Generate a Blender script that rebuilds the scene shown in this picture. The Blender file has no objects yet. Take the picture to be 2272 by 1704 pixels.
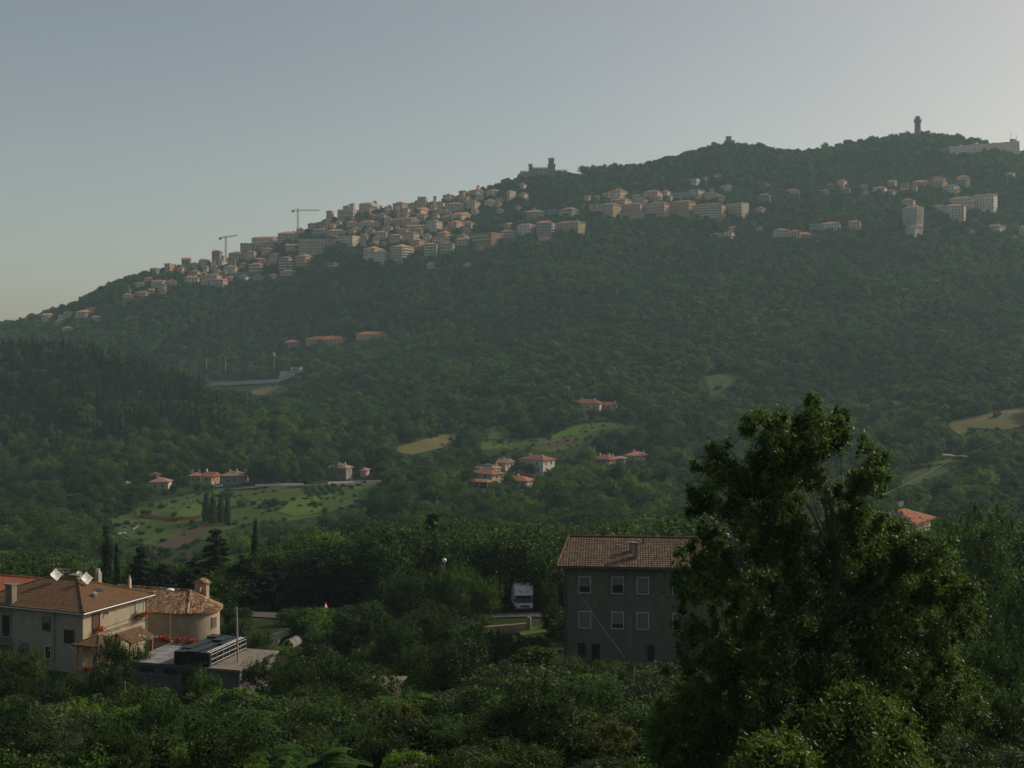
import bpy, math, random
import numpy as np
from mathutils import Vector, Matrix
from mathutils.geometry import delaunay_2d_cdt

# ------------------------------------------------------------------ camera, sky, sun, exposure
F, U0, V0 = 2742.0, 1136.0, 800.0          # focal length and horizon in photograph pixels
sc = bpy.context.scene
cam_data = bpy.data.cameras.new('camera')
cam = bpy.data.objects.new('camera', cam_data)
sc.collection.objects.link(cam)
cam.location = (0, 0, 0)
cam.rotation_euler = (math.radians(90), 0, 0)
cam_data.sensor_width = 36.0
cam_data.lens = 36.0 * F / 2272.0
cam_data.shift_y = -52.0 / 2272.0
cam_data.clip_start = 0.5
cam_data.clip_end = 20000
sc.camera = cam

SUN_EL = math.radians(33)
SUN_AZ = math.radians(66)                  # clockwise from the viewing direction (+Y) towards +X
world = bpy.data.worlds.new('World')
sc.world = world
world.use_nodes = True
wn = world.node_tree
bg = wn.nodes['Background']
sky = wn.nodes.new('ShaderNodeTexSky')
sky.sky_type = 'NISHITA'
sky.sun_disc = False
sky.sun_elevation = SUN_EL
sky.sun_rotation = SUN_AZ
sky.altitude = 500
sky.air_density = 0.8
sky.dust_density = 2.8
sky.ozone_density = 0.0
SKY_TINT = (1.21, 1.02, 0.79)
wmix = wn.nodes.new('ShaderNodeMix')          # thick summer haze takes most of the blue out of the whole sky
wmix.data_type = 'RGBA'
wmix.blend_type = 'MULTIPLY'
wmix.inputs[0].default_value = 1.0
wmix.inputs[7].default_value = (*SKY_TINT, 1)
wn.links.new(sky.outputs[0], wmix.inputs[6])
wn.links.new(wmix.outputs[2], bg.inputs[0])
bg.inputs[1].default_value = 0.142
sun_data = bpy.data.lights.new('sun', 'SUN')
sun_data.energy = 3.3
sun_data.angle = math.radians(0.6)
sun_data.color = (1.0, 0.91, 0.76)
sun = bpy.data.objects.new('sun', sun_data)
sc.collection.objects.link(sun)
sd = Vector((math.sin(SUN_AZ) * math.cos(SUN_EL), math.cos(SUN_AZ) * math.cos(SUN_EL), math.sin(SUN_EL)))
sun.rotation_euler = (-sd).to_track_quat('-Z', 'Y').to_euler()
sun.location = sd * 600
sc.view_settings.view_transform = 'Standard'
sc.view_settings.look = 'None'
sc.view_settings.gamma = 1.0
sc.view_settings.use_curve_mapping = False
sc.view_settings.exposure = -0.36
HAZE_DENSITY = 0.00014
HAZE_COLOR = (0.62, 0.88, 1.0)
HAZE_G = 0.12
sc.cycles.max_bounces = 6
sc.cycles.diffuse_bounces = 2
sc.cycles.glossy_bounces = 2
sc.cycles.transmission_bounces = 4
sc.cycles.volume_bounces = 2
sc.cycles.transparent_max_bounces = 4
sc.cycles.use_denoising = True
sc.cycles.use_adaptive_sampling = True
sc.cycles.adaptive_threshold = 0.02

rng = np.random.default_rng(7)
random.seed(7)
COL = sc.collection

# ------------------------------------------------------------------ materials
def new_mat(name):
    m = bpy.data.materials.new(name)
    m.use_nodes = True
    nt = m.node_tree
    return m, nt, nt.nodes['Principled BSDF']

def lk(nt, a, b):
    nt.links.new(a, b)

def ramp2(nt, fac, c0, c1, p0=0.3, p1=0.7):
    r = nt.nodes.new('ShaderNodeValToRGB')
    r.color_ramp.elements[0].position = p0
    r.color_ramp.elements[0].color = (*c0, 1)
    r.color_ramp.elements[1].position = p1
    r.color_ramp.elements[1].color = (*c1, 1)
    lk(nt, fac, r.inputs[0])
    return r.outputs[0]

def noise(nt, scale, detail=4, rough=0.6, vec=None):
    n = nt.nodes.new('ShaderNodeTexNoise')
    n.inputs['Scale'].default_value = scale
    n.inputs['Detail'].default_value = detail
    n.inputs['Roughness'].default_value = rough
    if vec is None:
        tc = nt.nodes.new('ShaderNodeTexCoord')
        vec = tc.outputs['Object']
    lk(nt, vec, n.inputs['Vector'])
    return n.outputs[0]

def mixc(nt, fac, a, b, mode='MIX'):
    m = nt.nodes.new('ShaderNodeMix')
    m.data_type = 'RGBA'
    m.blend_type = mode
    for s, v in ((0, fac), (6, a), (7, b)):
        if hasattr(v, 'node'):
            lk(nt, v, m.inputs[s])
        elif s == 0:
            m.inputs[0].default_value = v
        else:
            m.inputs[s].default_value = (*v, 1)
    return m.outputs[2]

def bump(nt, b, h, strength=0.3, dist=0.05):
    n = nt.nodes.new('ShaderNodeBump')
    n.inputs['Strength'].default_value = strength
    n.inputs['Distance'].default_value = dist
    lk(nt, h, n.inputs['Height'])
    lk(nt, n.outputs[0], b.inputs['Normal'])

def plain(name, col, rough=0.7, metal=0.0, var=0.15, scale=3.0, spec=0.3):
    m, nt, b = new_mat(name)
    n = noise(nt, scale)
    c = ramp2(nt, n, [x * (1 - var) for x in col], [min(1, x * (1 + var)) for x in col])
    lk(nt, c, b.inputs['Base Color'])
    b.inputs['Roughness'].default_value = rough
    b.inputs['Metallic'].default_value = metal
    b.inputs['Specular IOR Level'].default_value = spec
    return m

def plaster(name, col, scale=0.6, dirt=0.35):
    m, nt, b = new_mat(name)
    tc = nt.nodes.new('ShaderNodeTexCoord')
    n1 = noise(nt, scale, 6, 0.65, tc.outputs['Object'])
    mp = nt.nodes.new('ShaderNodeMapping')
    mp.inputs['Scale'].default_value = (1.3, 1.3, 0.28)
    lk(nt, tc.outputs['Object'], mp.inputs[0])
    n2 = noise(nt, 1.3, 5, 0.6, mp.outputs[0])
    c = ramp2(nt, n1, [x * 0.82 for x in col], [min(1, x * 1.1) for x in col])
    d = ramp2(nt, n2, (1, 1, 1), (1 - dirt, 1 - dirt, 1 - dirt * 0.95), 0.5, 0.8)
    c = mixc(nt, 1.0, c, d, 'MULTIPLY')
    oi = nt.nodes.new('ShaderNodeObjectInfo')
    rv = ramp2(nt, oi.outputs['Random'], (0.9, 0.9, 0.92), (1.06, 1.03, 1.0), 0, 1)
    c = mixc(nt, 1.0, c, rv, 'MULTIPLY')
    lk(nt, c, b.inputs['Base Color'])
    b.inputs['Roughness'].default_value = 0.92
    b.inputs['Specular IOR Level'].default_value = 0.1
    n3 = noise(nt, 14, 3, 0.6, tc.outputs['Object'])
    bump(nt, b, n3, 0.25, 0.02)
    return m

def tile_mat(name, c0, c1, c2, rough=0.85):
    """clay tile: colour per tile from the 'tint' attribute, plus lichen stains"""
    m, nt, b = new_mat(name)
    at = nt.nodes.new('ShaderNodeAttribute')
    at.attribute_name = 'tint'
    r = nt.nodes.new('ShaderNodeValToRGB')
    e = r.color_ramp.elements
    e[0].color = (*c0, 1); e[0].position = 0.1
    e[1].color = (*c2, 1); e[1].position = 0.9
    k = e.new(0.5); k.color = (*c1, 1)
    lk(nt, at.outputs['Fac'], r.inputs[0])
    n = noise(nt, 2.0, 6, 0.7)
    st = ramp2(nt, n, (1.05, 1.05, 1.05), (0.62, 0.62, 0.6), 0.5, 0.75)
    c = mixc(nt, 1.0, r.outputs[0], st, 'MULTIPLY')
    lk(nt, c, b.inputs['Base Color'])
    b.inputs['Roughness'].default_value = rough
    b.inputs['Specular IOR Level'].default_value = 0.15
    return m

def far_roof(name, col):
    m, nt, b = new_mat(name)
    oi = nt.nodes.new('ShaderNodeObjectInfo')
    rv = ramp2(nt, oi.outputs['Random'], [x * 0.72 for x in col], [min(1, x * 1.25) for x in col], 0, 1)
    tc = nt.nodes.new('ShaderNodeTexCoord')
    n = noise(nt, 0.9, 6, 0.7, tc.outputs['Object'])
    st = ramp2(nt, n, (1.1, 1.1, 1.1), (0.7, 0.72, 0.74), 0.4, 0.75)
    c = mixc(nt, 1.0, rv, st, 'MULTIPLY')
    lk(nt, c, b.inputs['Base Color'])
    b.inputs['Roughness'].default_value = 0.9
    b.inputs['Specular IOR Level'].default_value = 0.1
    w = nt.nodes.new('ShaderNodeTexWave')
    w.inputs['Scale'].default_value = 3.0
    lk(nt, tc.outputs['Object'], w.inputs[0])
    bump(nt, b, w.outputs[0], 0.4, 0.05)
    return m

def leaf_mat(name, dark, light, trans=0.3, gloss=0.16, rough=0.55):
    m, nt, b = new_mat(name)
    oi = nt.nodes.new('ShaderNodeObjectInfo')
    at = nt.nodes.new('ShaderNodeAttribute')
    at.attribute_name = 'tint'
    c = ramp2(nt, at.outputs['Fac'], dark, light, 0.15, 0.85)
    rv = nt.nodes.new('ShaderNodeValToRGB')
    e = rv.color_ramp.elements
    e[0].color = (0.55, 0.66, 0.75, 1); e[0].position = 0
    e[1].color = (1.38, 1.32, 0.85, 1); e[1].position = 1
    k = e.new(0.5); k.color = (0.95, 1.0, 0.9, 1)
    lk(nt, oi.outputs['Random'], rv.inputs[0])
    c = mixc(nt, 1.0, c, rv.outputs[0], 'MULTIPLY')
    lk(nt, c, b.inputs['Base Color'])
    b.inputs['Roughness'].default_value = rough
    b.inputs['Specular IOR Level'].default_value = gloss
    tr = nt.nodes.new('ShaderNodeBsdfTranslucent')
    c2 = mixc(nt, 1.0, c, (1.0, 1.25, 0.5), 'MULTIPLY')
    lk(nt, c2, tr.inputs[0])
    ms = nt.nodes.new('ShaderNodeMixShader')
    ms.inputs[0].default_value = trans
    lk(nt, b.outputs[0], ms.inputs[1])
    lk(nt, tr.outputs[0], ms.inputs[2])
    lk(nt, ms.outputs[0], nt.nodes['Material Output'].inputs[0])
    return m

def ground_mat(name, c0, c1, c2, scale=0.05, fine=2.0, stripes=None):
    m, nt, b = new_mat(name)
    tc = nt.nodes.new('ShaderNodeTexCoord')
    n1 = noise(nt, scale, 8, 0.65, tc.outputs['Object'])
    n2 = noise(nt, fine, 6, 0.7, tc.outputs['Object'])
    c = ramp2(nt, n1, c0, c1, 0.38, 0.62)
    f = ramp2(nt, n2, (0, 0, 0), (1, 1, 1), 0.45, 0.7)
    c = mixc(nt, f, c, c2)
    if stripes:
        mp = nt.nodes.new('ShaderNodeMapping')
        mp.inputs['Rotation'].default_value = (0, 0, stripes[0])
        lk(nt, tc.outputs['Object'], mp.inputs[0])
        w = nt.nodes.new('ShaderNodeTexWave')
        w.inputs['Scale'].default_value = stripes[1]
        w.inputs['Distortion'].default_value = 2.0
        lk(nt, mp.outputs[0], w.inputs[0])
        s = ramp2(nt, w.outputs[0], (0.8, 0.8, 0.8), (1.1, 1.1, 1.1), 0.2, 0.8)
        c = mixc(nt, 1.0, c, s, 'MULTIPLY')
    lk(nt, c, b.inputs['Base Color'])
    b.inputs['Roughness'].default_value = 0.95
    b.inputs['Specular IOR Level'].default_value = 0.05
    bump(nt, b, n2, 0.6, 0.2)
    return m

M = {}
M['cream'] = plaster('plaster_cream', (0.62, 0.49, 0.38))
M['ochre'] = plaster('plaster_ochre', (0.50, 0.33, 0.18))
M['pink'] = plaster('plaster_pink', (0.57, 0.37, 0.29))
M['grey'] = plaster('plaster_grey', (0.28, 0.27, 0.26))
M['white'] = plaster('plaster_white', (0.66, 0.61, 0.54))
M['stone'] = plaster('stone', (0.47, 0.37, 0.29), 0.9)
M['red'] = plaster('plaster_red', (0.36, 0.18, 0.13))
M['yellow'] = plaster('plaster_yellow', (0.50, 0.39, 0.21))
M['castle'] = plaster('castle_stone', (0.25, 0.22, 0.19), 0.5)
M['house_left'] = plaster('house_plaster', (0.40, 0.355, 0.265), 0.8, 0.2)
M['house_right'] = plaster('house_plaster_grey_green', (0.19, 0.19, 0.152), 0.5, 0.32)
M['chapel'] = plaster('chapel_plaster', (0.46, 0.39, 0.295), 1.2, 0.3)
M['concrete'] = plaster('concrete', (0.25, 0.225, 0.185), 1.5, 0.45)
M['shed_wall'] = plaster('shed_wall', (0.19, 0.19, 0.18), 0.8, 0.4)
M['roof_far'] = far_roof('far_roof_tile', (0.47, 0.23, 0.145))
M['roof_brown'] = far_roof('far_roof_brown', (0.30, 0.19, 0.135))
M['roof_grey'] = far_roof('far_roof_grey', (0.34, 0.34, 0.33))
M['roof_red'] = far_roof('roof_red', (0.50, 0.20, 0.11))
M['court'] = ground_mat('pale_court', (0.50, 0.48, 0.43), (0.58, 0.56, 0.51), (0.45, 0.43, 0.38), 0.2, 2)
M['roof_orange'] = far_roof('roof_orange', (0.32, 0.14, 0.085))
M['tile_brown'] = tile_mat('tile_brown', (0.132, 0.078, 0.042), (0.158, 0.094, 0.052), (0.185, 0.113, 0.065))
M['tile_dull'] = tile_mat('tile_dull', (0.098, 0.068, 0.045), (0.138, 0.096, 0.065), (0.19, 0.142, 0.105))
M['tile_chapel'] = tile_mat('tile_chapel', (0.12, 0.075, 0.05), (0.32, 0.175, 0.09), (0.55, 0.42, 0.28))
M['tile_orange'] = tile_mat('tile_orange', (0.34, 0.12, 0.06), (0.42, 0.15, 0.07), (0.48, 0.19, 0.10))
M['glass'] = plain('window_glass', (0.03, 0.035, 0.04), 0.15, 0, 0.2, 1, 0.5)
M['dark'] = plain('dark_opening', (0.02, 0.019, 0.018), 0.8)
M['frame'] = plain('white_frame', (0.55, 0.53, 0.5), 0.6)
M['shutter'] = plain('roller_shutter', (0.22, 0.22, 0.21), 0.7)
M['shutter_green'] = plain('roller_shutter_green', (0.34, 0.38, 0.27), 0.7)
M['shutter_brown'] = plain('shutter_brown', (0.11, 0.06, 0.045), 0.7)
M['wood'] = plain('wood', (0.30, 0.15, 0.07), 0.7, 0, 0.3, 4)
M['pole_wood'] = plain('pole_wood', (0.42, 0.36, 0.28), 0.85, 0, 0.25, 5)
M['metal'] = plain('galvanised_metal', (0.42, 0.43, 0.44), 0.45, 0.6)
M['metal_dark'] = plain('dark_metal', (0.07, 0.07, 0.075), 0.5, 0.4)
M['white_metal'] = plain('white_metal', (0.72, 0.72, 0.70), 0.4)
M['crane'] = plain('crane_paint', (0.36, 0.20, 0.10), 0.6)
M['black_plastic'] = plain('black_plastic', (0.022, 0.024, 0.028), 0.45)
M['cable'] = plain('cable_grey', (0.16, 0.16, 0.155), 0.6)
M['sheet'] = plain('corrugated_sheet', (0.20, 0.20, 0.20), 0.6, 0.2, 0.35, 1.2)
M['solar'] = plain('solar_glass', (0.03, 0.04, 0.06), 0.12, 0, 0.2, 1, 0.6)
M['truck'] = plain('truck_white', (0.76, 0.77, 0.78), 0.35, 0, 0.06)
M['logo_blue'] = plain('logo_grey_blue', (0.20, 0.25, 0.33), 0.5)
M['rubber'] = plain('rubber', (0.02, 0.02, 0.02), 0.8)
M['sign_red'] = plain('sign_red', (0.55, 0.05, 0.04), 0.5)
M['sign_white'] = plain('sign_white', (0.75, 0.75, 0.75), 0.5)
M['flower'] = plain('geranium_red', (0.62, 0.045, 0.03), 0.7, 0, 0.3, 30)
M['flower_white'] = plain('flower_white', (0.75, 0.72, 0.68), 0.7)
M['terracotta'] = plain('terracotta', (0.40, 0.17, 0.09), 0.85)
M['net_orange'] = plain('orange_net', (0.62, 0.16, 0.06), 0.8)
M['lamp_globe'] = plain('lamp_globe_white', (0.80, 0.80, 0.78), 0.3)
M['bark'] = plain('bark', (0.085, 0.068, 0.05), 0.95, 0, 0.4, 6)
M['bark_pale'] = plain('bark_pale', (0.20, 0.17, 0.14), 0.9, 0, 0.3, 6)
M['asphalt'] = ground_mat('asphalt', (0.10, 0.098, 0.095), (0.13, 0.127, 0.122), (0.11, 0.108, 0.10), 0.3, 6)
M['gravel'] = ground_mat('pale_gravel', (0.30, 0.26, 0.21), (0.36, 0.32, 0.26), (0.26, 0.23, 0.18), 0.4, 5)
M['terrain'] = ground_mat('undergrowth_ground', (0.022, 0.040, 0.012), (0.038, 0.056, 0.018), (0.045, 0.05, 0.022), 0.03, 0.5)
M['meadow'] = ground_mat('meadow', (0.062, 0.120, 0.020), (0.092, 0.145, 0.030), (0.105, 0.130, 0.038), 0.04, 0.6)
M['meadow_dry'] = ground_mat('meadow_dry', (0.135, 0.122, 0.045), (0.175, 0.15, 0.06), (0.115, 0.118, 0.040), 0.04, 0.6)
M['meadow_mixed'] = ground_mat('meadow_mixed', (0.048, 0.084, 0.018), (0.082, 0.106, 0.030), (0.052, 0.084, 0.022), 0.06, 0.35)
M['ploughed'] = ground_mat('ploughed_soil', (0.085, 0.062, 0.042), (0.105, 0.075, 0.05), (0.07, 0.055, 0.034), 0.05, 0.6, (0.7, 0.35))
M['lf_dark'] = leaf_mat('leaf_dark', (0.020, 0.040, 0.010), (0.060, 0.102, 0.024), 0.3)
M['lf_mid'] = leaf_mat('leaf_mid', (0.032, 0.064, 0.015), (0.085, 0.140, 0.034), 0.32)
M['lf_light'] = leaf_mat('leaf_light', (0.070, 0.130, 0.018), (0.16, 0.24, 0.045), 0.42)
M['lf_olive'] = leaf_mat('leaf_olive', (0.050, 0.065, 0.035), (0.10, 0.12, 0.07), 0.25)
M['lf_yellow'] = leaf_mat('leaf_yellowing', (0.05, 0.075, 0.015), (0.22, 0.19, 0.05), 0.35)
M['lf_fern'] = leaf_mat('leaf_fern', (0.045, 0.11, 0.018), (0.09, 0.17, 0.03), 0.4)
M['lf_oak'] = leaf_mat('leaf_oak', (0.048, 0.082, 0.018), (0.150, 0.215, 0.050), 0.40, 0.3, 0.5)
M['lf_conifer'] = leaf_mat('leaf_conifer', (0.012, 0.026, 0.012), (0.030, 0.050, 0.022), 0.15)
M['lf_far'] = leaf_mat('leaf_far', (0.040, 0.085, 0.021), (0.090, 0.160, 0.040), 0.32, 0.1)
M['lf_far2'] = leaf_mat('leaf_far_yellowish', (0.062, 0.102, 0.020), (0.130, 0.178, 0.040), 0.32, 0.1)
M['lf_far3'] = leaf_mat('leaf_far_dark', (0.022, 0.052, 0.018), (0.050, 0.098, 0.030), 0.28, 0.1)
M['lf_fcon'] = leaf_mat('needle_far', (0.016, 0.038, 0.013), (0.042, 0.072, 0.028), 0.15, 0.1)

# ------------------------------------------------------------------ mesh helpers
def tag(o, label=None, cat=None, group=None, kind=None):
    if label: o['label'] = label
    if cat: o['category'] = cat
    if group: o['group'] = group
    if kind: o['kind'] = kind
    return o

def empty(name, loc=(0, 0, 0), rz=0.0, label=None, cat=None, group=None):
    o = bpy.data.objects.new(name, None)
    o.empty_display_size = 0.5
    o.location = loc
    o.rotation_euler = (0, 0, rz)
    COL.objects.link(o)
    return tag(o, label, cat, group)

def link_obj(name, me, parent=None):
    o = bpy.data.objects.new(name, me)
    COL.objects.link(o)
    if parent is not None:
        o.parent = parent
    return o

class MB:
    def __init__(self):
        self.v, self.f, self.t, self.smooth = [], [], [], False
    def add(self, vs, fs, tint=0.5):
        n = len(self.v)
        self.v += [tuple(p) for p in vs]
        self.t += [tint] * len(vs)
        self.f += [tuple(i + n for i in q) for q in fs]
        return self
    def box(self, x0, x1, y0, y1, z0, z1, tint=0.5):
        vs = [(x0, y0, z0), (x1, y0, z0), (x1, y1, z0), (x0, y1, z0), (x0, y0, z1), (x1, y0, z1), (x1, y1, z1), (x0, y1, z1)]
        return self.add(vs, [(0, 3, 2, 1), (4, 5, 6, 7), (0, 1, 5, 4), (1, 2, 6, 5), (2, 3, 7, 6), (3, 0, 4, 7)], tint)
    def obox(self, c, ax, ay, az):
        c, ax, ay, az = Vector(c), Vector(ax), Vector(ay), Vector(az)
        vs = [c + ax * i + ay * j + az * k for k in (-1, 1) for i, j in ((-1, -1), (1, -1), (1, 1), (-1, 1))]
        return self.add(vs, [(0, 3, 2, 1), (4, 5, 6, 7), (0, 1, 5, 4), (1, 2, 6, 5), (2, 3, 7, 6), (3, 0, 4, 7)])
    def poly(self, *ps, tint=0.5):
        return self.add(ps, [tuple(range(len(ps)))], tint)
    def cyl(self, p0, p1, r0, r1=None, n=8, cap=True):
        r1 = r0 if r1 is None else r1
        p0, p1 = Vector(p0), Vector(p1)
        d = (p1 - p0)
        q = d.to_track_quat('Z', 'Y') if d.length > 1e-6 else Vector((0, 0, 1)).to_track_quat('Z', 'Y')
        ring = [q @ Vector((math.cos(2 * math.pi * i / n), math.sin(2 * math.pi * i / n), 0)) for i in range(n)]
        vs = [p0 + r * r0 for r in ring] + [p1 + r * r1 for r in ring]
        fs = [(i, (i + 1) % n, n + (i + 1) % n, n + i) for i in range(n)]
        if cap:
            fs += [tuple(range(n - 1, -1, -1)), tuple(range(n, 2 * n))]
        return self.add(vs, fs)
    def tube(self, pts, rs, n=6):
        for a, b, r0, r1 in zip(pts[:-1], pts[1:], rs[:-1], rs[1:]):
            self.cyl(a, b, r0, r1, n, False)
        return self
    def prism(self, xy, z0, z1):
        n = len(xy)
        vs = [(x, y, z0) for x, y in xy] + [(x, y, z1) for x, y in xy]
        return self.add(vs, [tuple(range(n - 1, -1, -1)), tuple(range(n, 2 * n))] + [(i, (i + 1) % n, n + (i + 1) % n, n + i) for i in range(n)])
    def sphere(self, c, rx, ry=None, rz=None, nu=10, nv=7):
        ry = rx if ry is None else ry
        rz = rx if rz is None else rz
        vs = [(c[0], c[1], c[2] - rz)]
        for j in range(1, nv):
            a = -math.pi / 2 + math.pi * j / nv
            for i in range(nu):
                b = 2 * math.pi * i / nu
                vs.append((c[0] + rx * math.cos(a) * math.cos(b), c[1] + ry * math.cos(a) * math.sin(b), c[2] + rz * math.sin(a)))
        vs.append((c[0], c[1], c[2] + rz))
        fs = [(0, 1 + (i + 1) % nu, 1 + i) for i in range(nu)]
        for j in range(nv - 2):
            for i in range(nu):
                a, b = 1 + j * nu + i, 1 + j * nu + (i + 1) % nu
                fs.append((a, b, b + nu, a + nu))
        L = len(vs) - 1
        o = 1 + (nv - 2) * nu
        fs += [(o + i, o + (i + 1) % nu, L) for i in range(nu)]
        return self.add(vs, fs)
    def mesh(self, name, mat):
        me = bpy.data.meshes.new(name)
        me.from_pydata(self.v, [], self.f)
        a = me.attributes.new('tint', 'FLOAT', 'POINT')
        a.data.foreach_set('value', self.t)
        me.materials.append(mat)
        if self.smooth:
            me.polygons.foreach_set('use_smooth', [True] * len(me.polygons))
        me.update()
        return me
    def to(self, name, mat, parent=None, label=None, cat=None, group=None, kind=None):
        return tag(link_obj(name, self.mesh(name, mat), parent), label, cat, group, kind)

def quad_mesh(name, V, tint, mat):
    """V (n,4,3) leaf quads -> one mesh"""
    n = len(V)
    me = bpy.data.meshes.new(name)
    me.vertices.add(4 * n); me.loops.add(4 * n); me.polygons.add(n)
    me.vertices.foreach_set('co', np.ascontiguousarray(V, dtype=np.float32).ravel())
    me.loops.foreach_set('vertex_index', np.arange(4 * n, dtype=np.int32))
    me.polygons.foreach_set('loop_start', np.arange(0, 4 * n, 4, dtype=np.int32))
    a = me.attributes.new('tint', 'FLOAT', 'POINT')
    a.data.foreach_set('value', np.repeat(tint.astype(np.float32), 4))
    me.materials.append(mat)
    me.update(calc_edges=True)
    return me

def copy_tree(o, parent=None):
    c = o.copy()
    COL.objects.link(c)
    c.parent = parent
    for ch in o.children:
        copy_tree(ch, c)
    return c

# ------------------------------------------------------------------ terrain heights
NEAR = [(-700, 330.0), (-300, 150.0), (-120, 58.0), (-60, 26.0), (-25, 6.0), (-8, -3.0), (0, -5.0), (12, -7.5), (30, -12.0), (60, -19.0), (84, -26.0), (100, -29.0), (115, -29.6), (128, -29.4), (145, -30.6),  # unseen hill behind the camera, added to block low sky from house fronts
        (170, -33.5), (220, -41.0), (300, -54.0), (380, -60.5)]
NEAR_R = [(-700, 330.0), (-300, 150.0), (-120, 58.0), (-60, 26.0), (-25, 6.0), (-8, -3.0), (0, -5.0), (12, -7.5), (30, -12.0), (60, -18.5), (90, -24.6), (105, -25.8), (117, -26.4), (130, -28.6), (145, -30.3),  # same added hill behind the camera for the right-hand columns
        (170, -33.5), (220, -41.0), (300, -54.0), (380, -60.5)]
FAR = {
    -500: [(480, 1145), (560, 1090), (650, 1010), (800, 900), (900, 860), (1000, 870), (1150, 830), (1300, 815), (1450, 812)],
    0: [(480, 1145), (560, 1080), (620, 1040), (690, 945), (730, 925), (780, 860), (850, 783), (900, 800), (1000, 830), (1150, 780), (1300, 735), (1380, 724)],
    150: [(480, 1145), (560, 1075), (640, 1015), (740, 900), (840, 776), (900, 800), (1000, 830), (1120, 790), (1230, 720), (1330, 692)],
    300: [(480, 1130), (560, 1070), (640, 1010), (740, 915), (820, 822), (880, 840), (1000, 850), (1120, 790), (1220, 690), (1300, 630), (1340, 618)],
    450: [(480, 1125), (560, 1072), (640, 1005), (740, 935), (800, 893), (860, 895), (960, 885), (1050, 858), (1100, 830), (1180, 730), (1260, 645), (1330, 594)],
    600: [(480, 1120), (560, 1065), (640, 1000), (740, 945), (800, 920), (900, 902), (1000, 882), (1050, 856), (1085, 852), (1150, 775), (1180, 745), (1270, 640), (1350, 558), (1400, 530)],
    870: [(480, 1120), (560, 1060), (640, 1005), (740, 935), (850, 880), (980, 810), (1100, 745), (1200, 645), (1260, 590), (1340, 520), (1430, 464)],
    1200: [(480, 1130), (560, 1075), (620, 1045), (680, 980), (760, 925), (850, 855), (980, 765), (1100, 685), (1200, 605), (1280, 540), (1370, 470), (1470, 402), (1510, 396)],
    1500: [(480, 1140), (560, 1080), (640, 1015), (720, 950), (800, 895), (900, 805), (1050, 705), (1200, 592), (1300, 515), (1400, 435), (1500, 368), (1530, 356)],
    1625: [(480, 1140), (560, 1078), (640, 1010), (730, 945), (810, 885), (900, 803), (1050, 698), (1200, 582), (1300, 505), (1400, 420), (1480, 342), (1520, 322)],
    1740: [(480, 1140), (560, 1075), (640, 1005), (740, 940), (820, 880), (900, 802), (1050, 694), (1200, 575), (1300, 495), (1400, 416), (1500, 356), (1540, 344)],
    1850: [(480, 1135), (560, 1070), (640, 1000), (740, 938), (820, 880), (900, 802), (1050, 692), (1200, 572), (1300, 492), (1400, 412), (1500, 348), (1550, 332)],
    2030: [(480, 1120), (560, 1055), (640, 992), (730, 932), (810, 880), (900, 802), (1050, 692), (1200, 572), (1300, 492), (1400, 410), (1510, 325), (1575, 302)],
    2100: [(480, 1115), (560, 1045), (640, 985), (720, 930), (800, 880), (900, 802), (1050, 692), (1200, 572), (1300, 492), (1400, 412), (1515, 328), (1580, 304)],
    2272: [(480, 1105), (560, 1035), (640, 975), (720, 915), (800, 870), (900, 800), (1050, 692), (1200, 582), (1300, 502), (1400, 425), (1500, 365), (1580, 345)],
    2800: [(480, 1120), (560, 1050), (640, 990), (720, 930), (800, 890), (900, 830), (1050, 740), (1200, 660), (1300, 600), (1400, 540), (1500, 490), (1580, 470)],
}
def build_table():
    Ys = np.concatenate([np.linspace(-700, -122, 60), np.linspace(-120, 250, 186), np.linspace(253, 1800, 516), np.geomspace(1810, 5000, 60)])
    us = np.arange(-500, 2801, 20.0)
    keys = sorted(FAR)
    cols = []
    for k in keys:
        pts = list(NEAR if k < 1000 else NEAR_R) + [(y, (V0 - v) / F * y) for y, v in FAR[k]]
        yr, zr = pts[-1]
        pts += [(yr + 60, zr - 6), (yr + 250, zr - 60), (yr + 700, min(zr - 150, -40)), (5000, -150)]
        a = np.array(pts)
        cols.append(np.interp(Ys, a[:, 0], a[:, 1]))
    cols = np.array(cols)
    Z = np.empty((len(us), len(Ys)))
    for j in range(len(Ys)):
        Z[:, j] = np.interp(us, keys, cols[:, j])
    ker = np.exp(-0.5 * (np.arange(-5, 6) / 2.2) ** 2); ker /= ker.sum()
    Zp = np.pad(Z, ((5, 5), (0, 0)), mode='edge')
    Z = sum(ker[i] * Zp[i:i + len(us)] for i in range(11))
    Zp = np.pad(Z, ((0, 0), (5, 5)), mode='edge')
    Z = sum(ker[i] * Zp[:, i:i + len(Ys)] for i in range(11))
    return us, Ys, Z
TU, TY, TZ = build_table()

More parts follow.
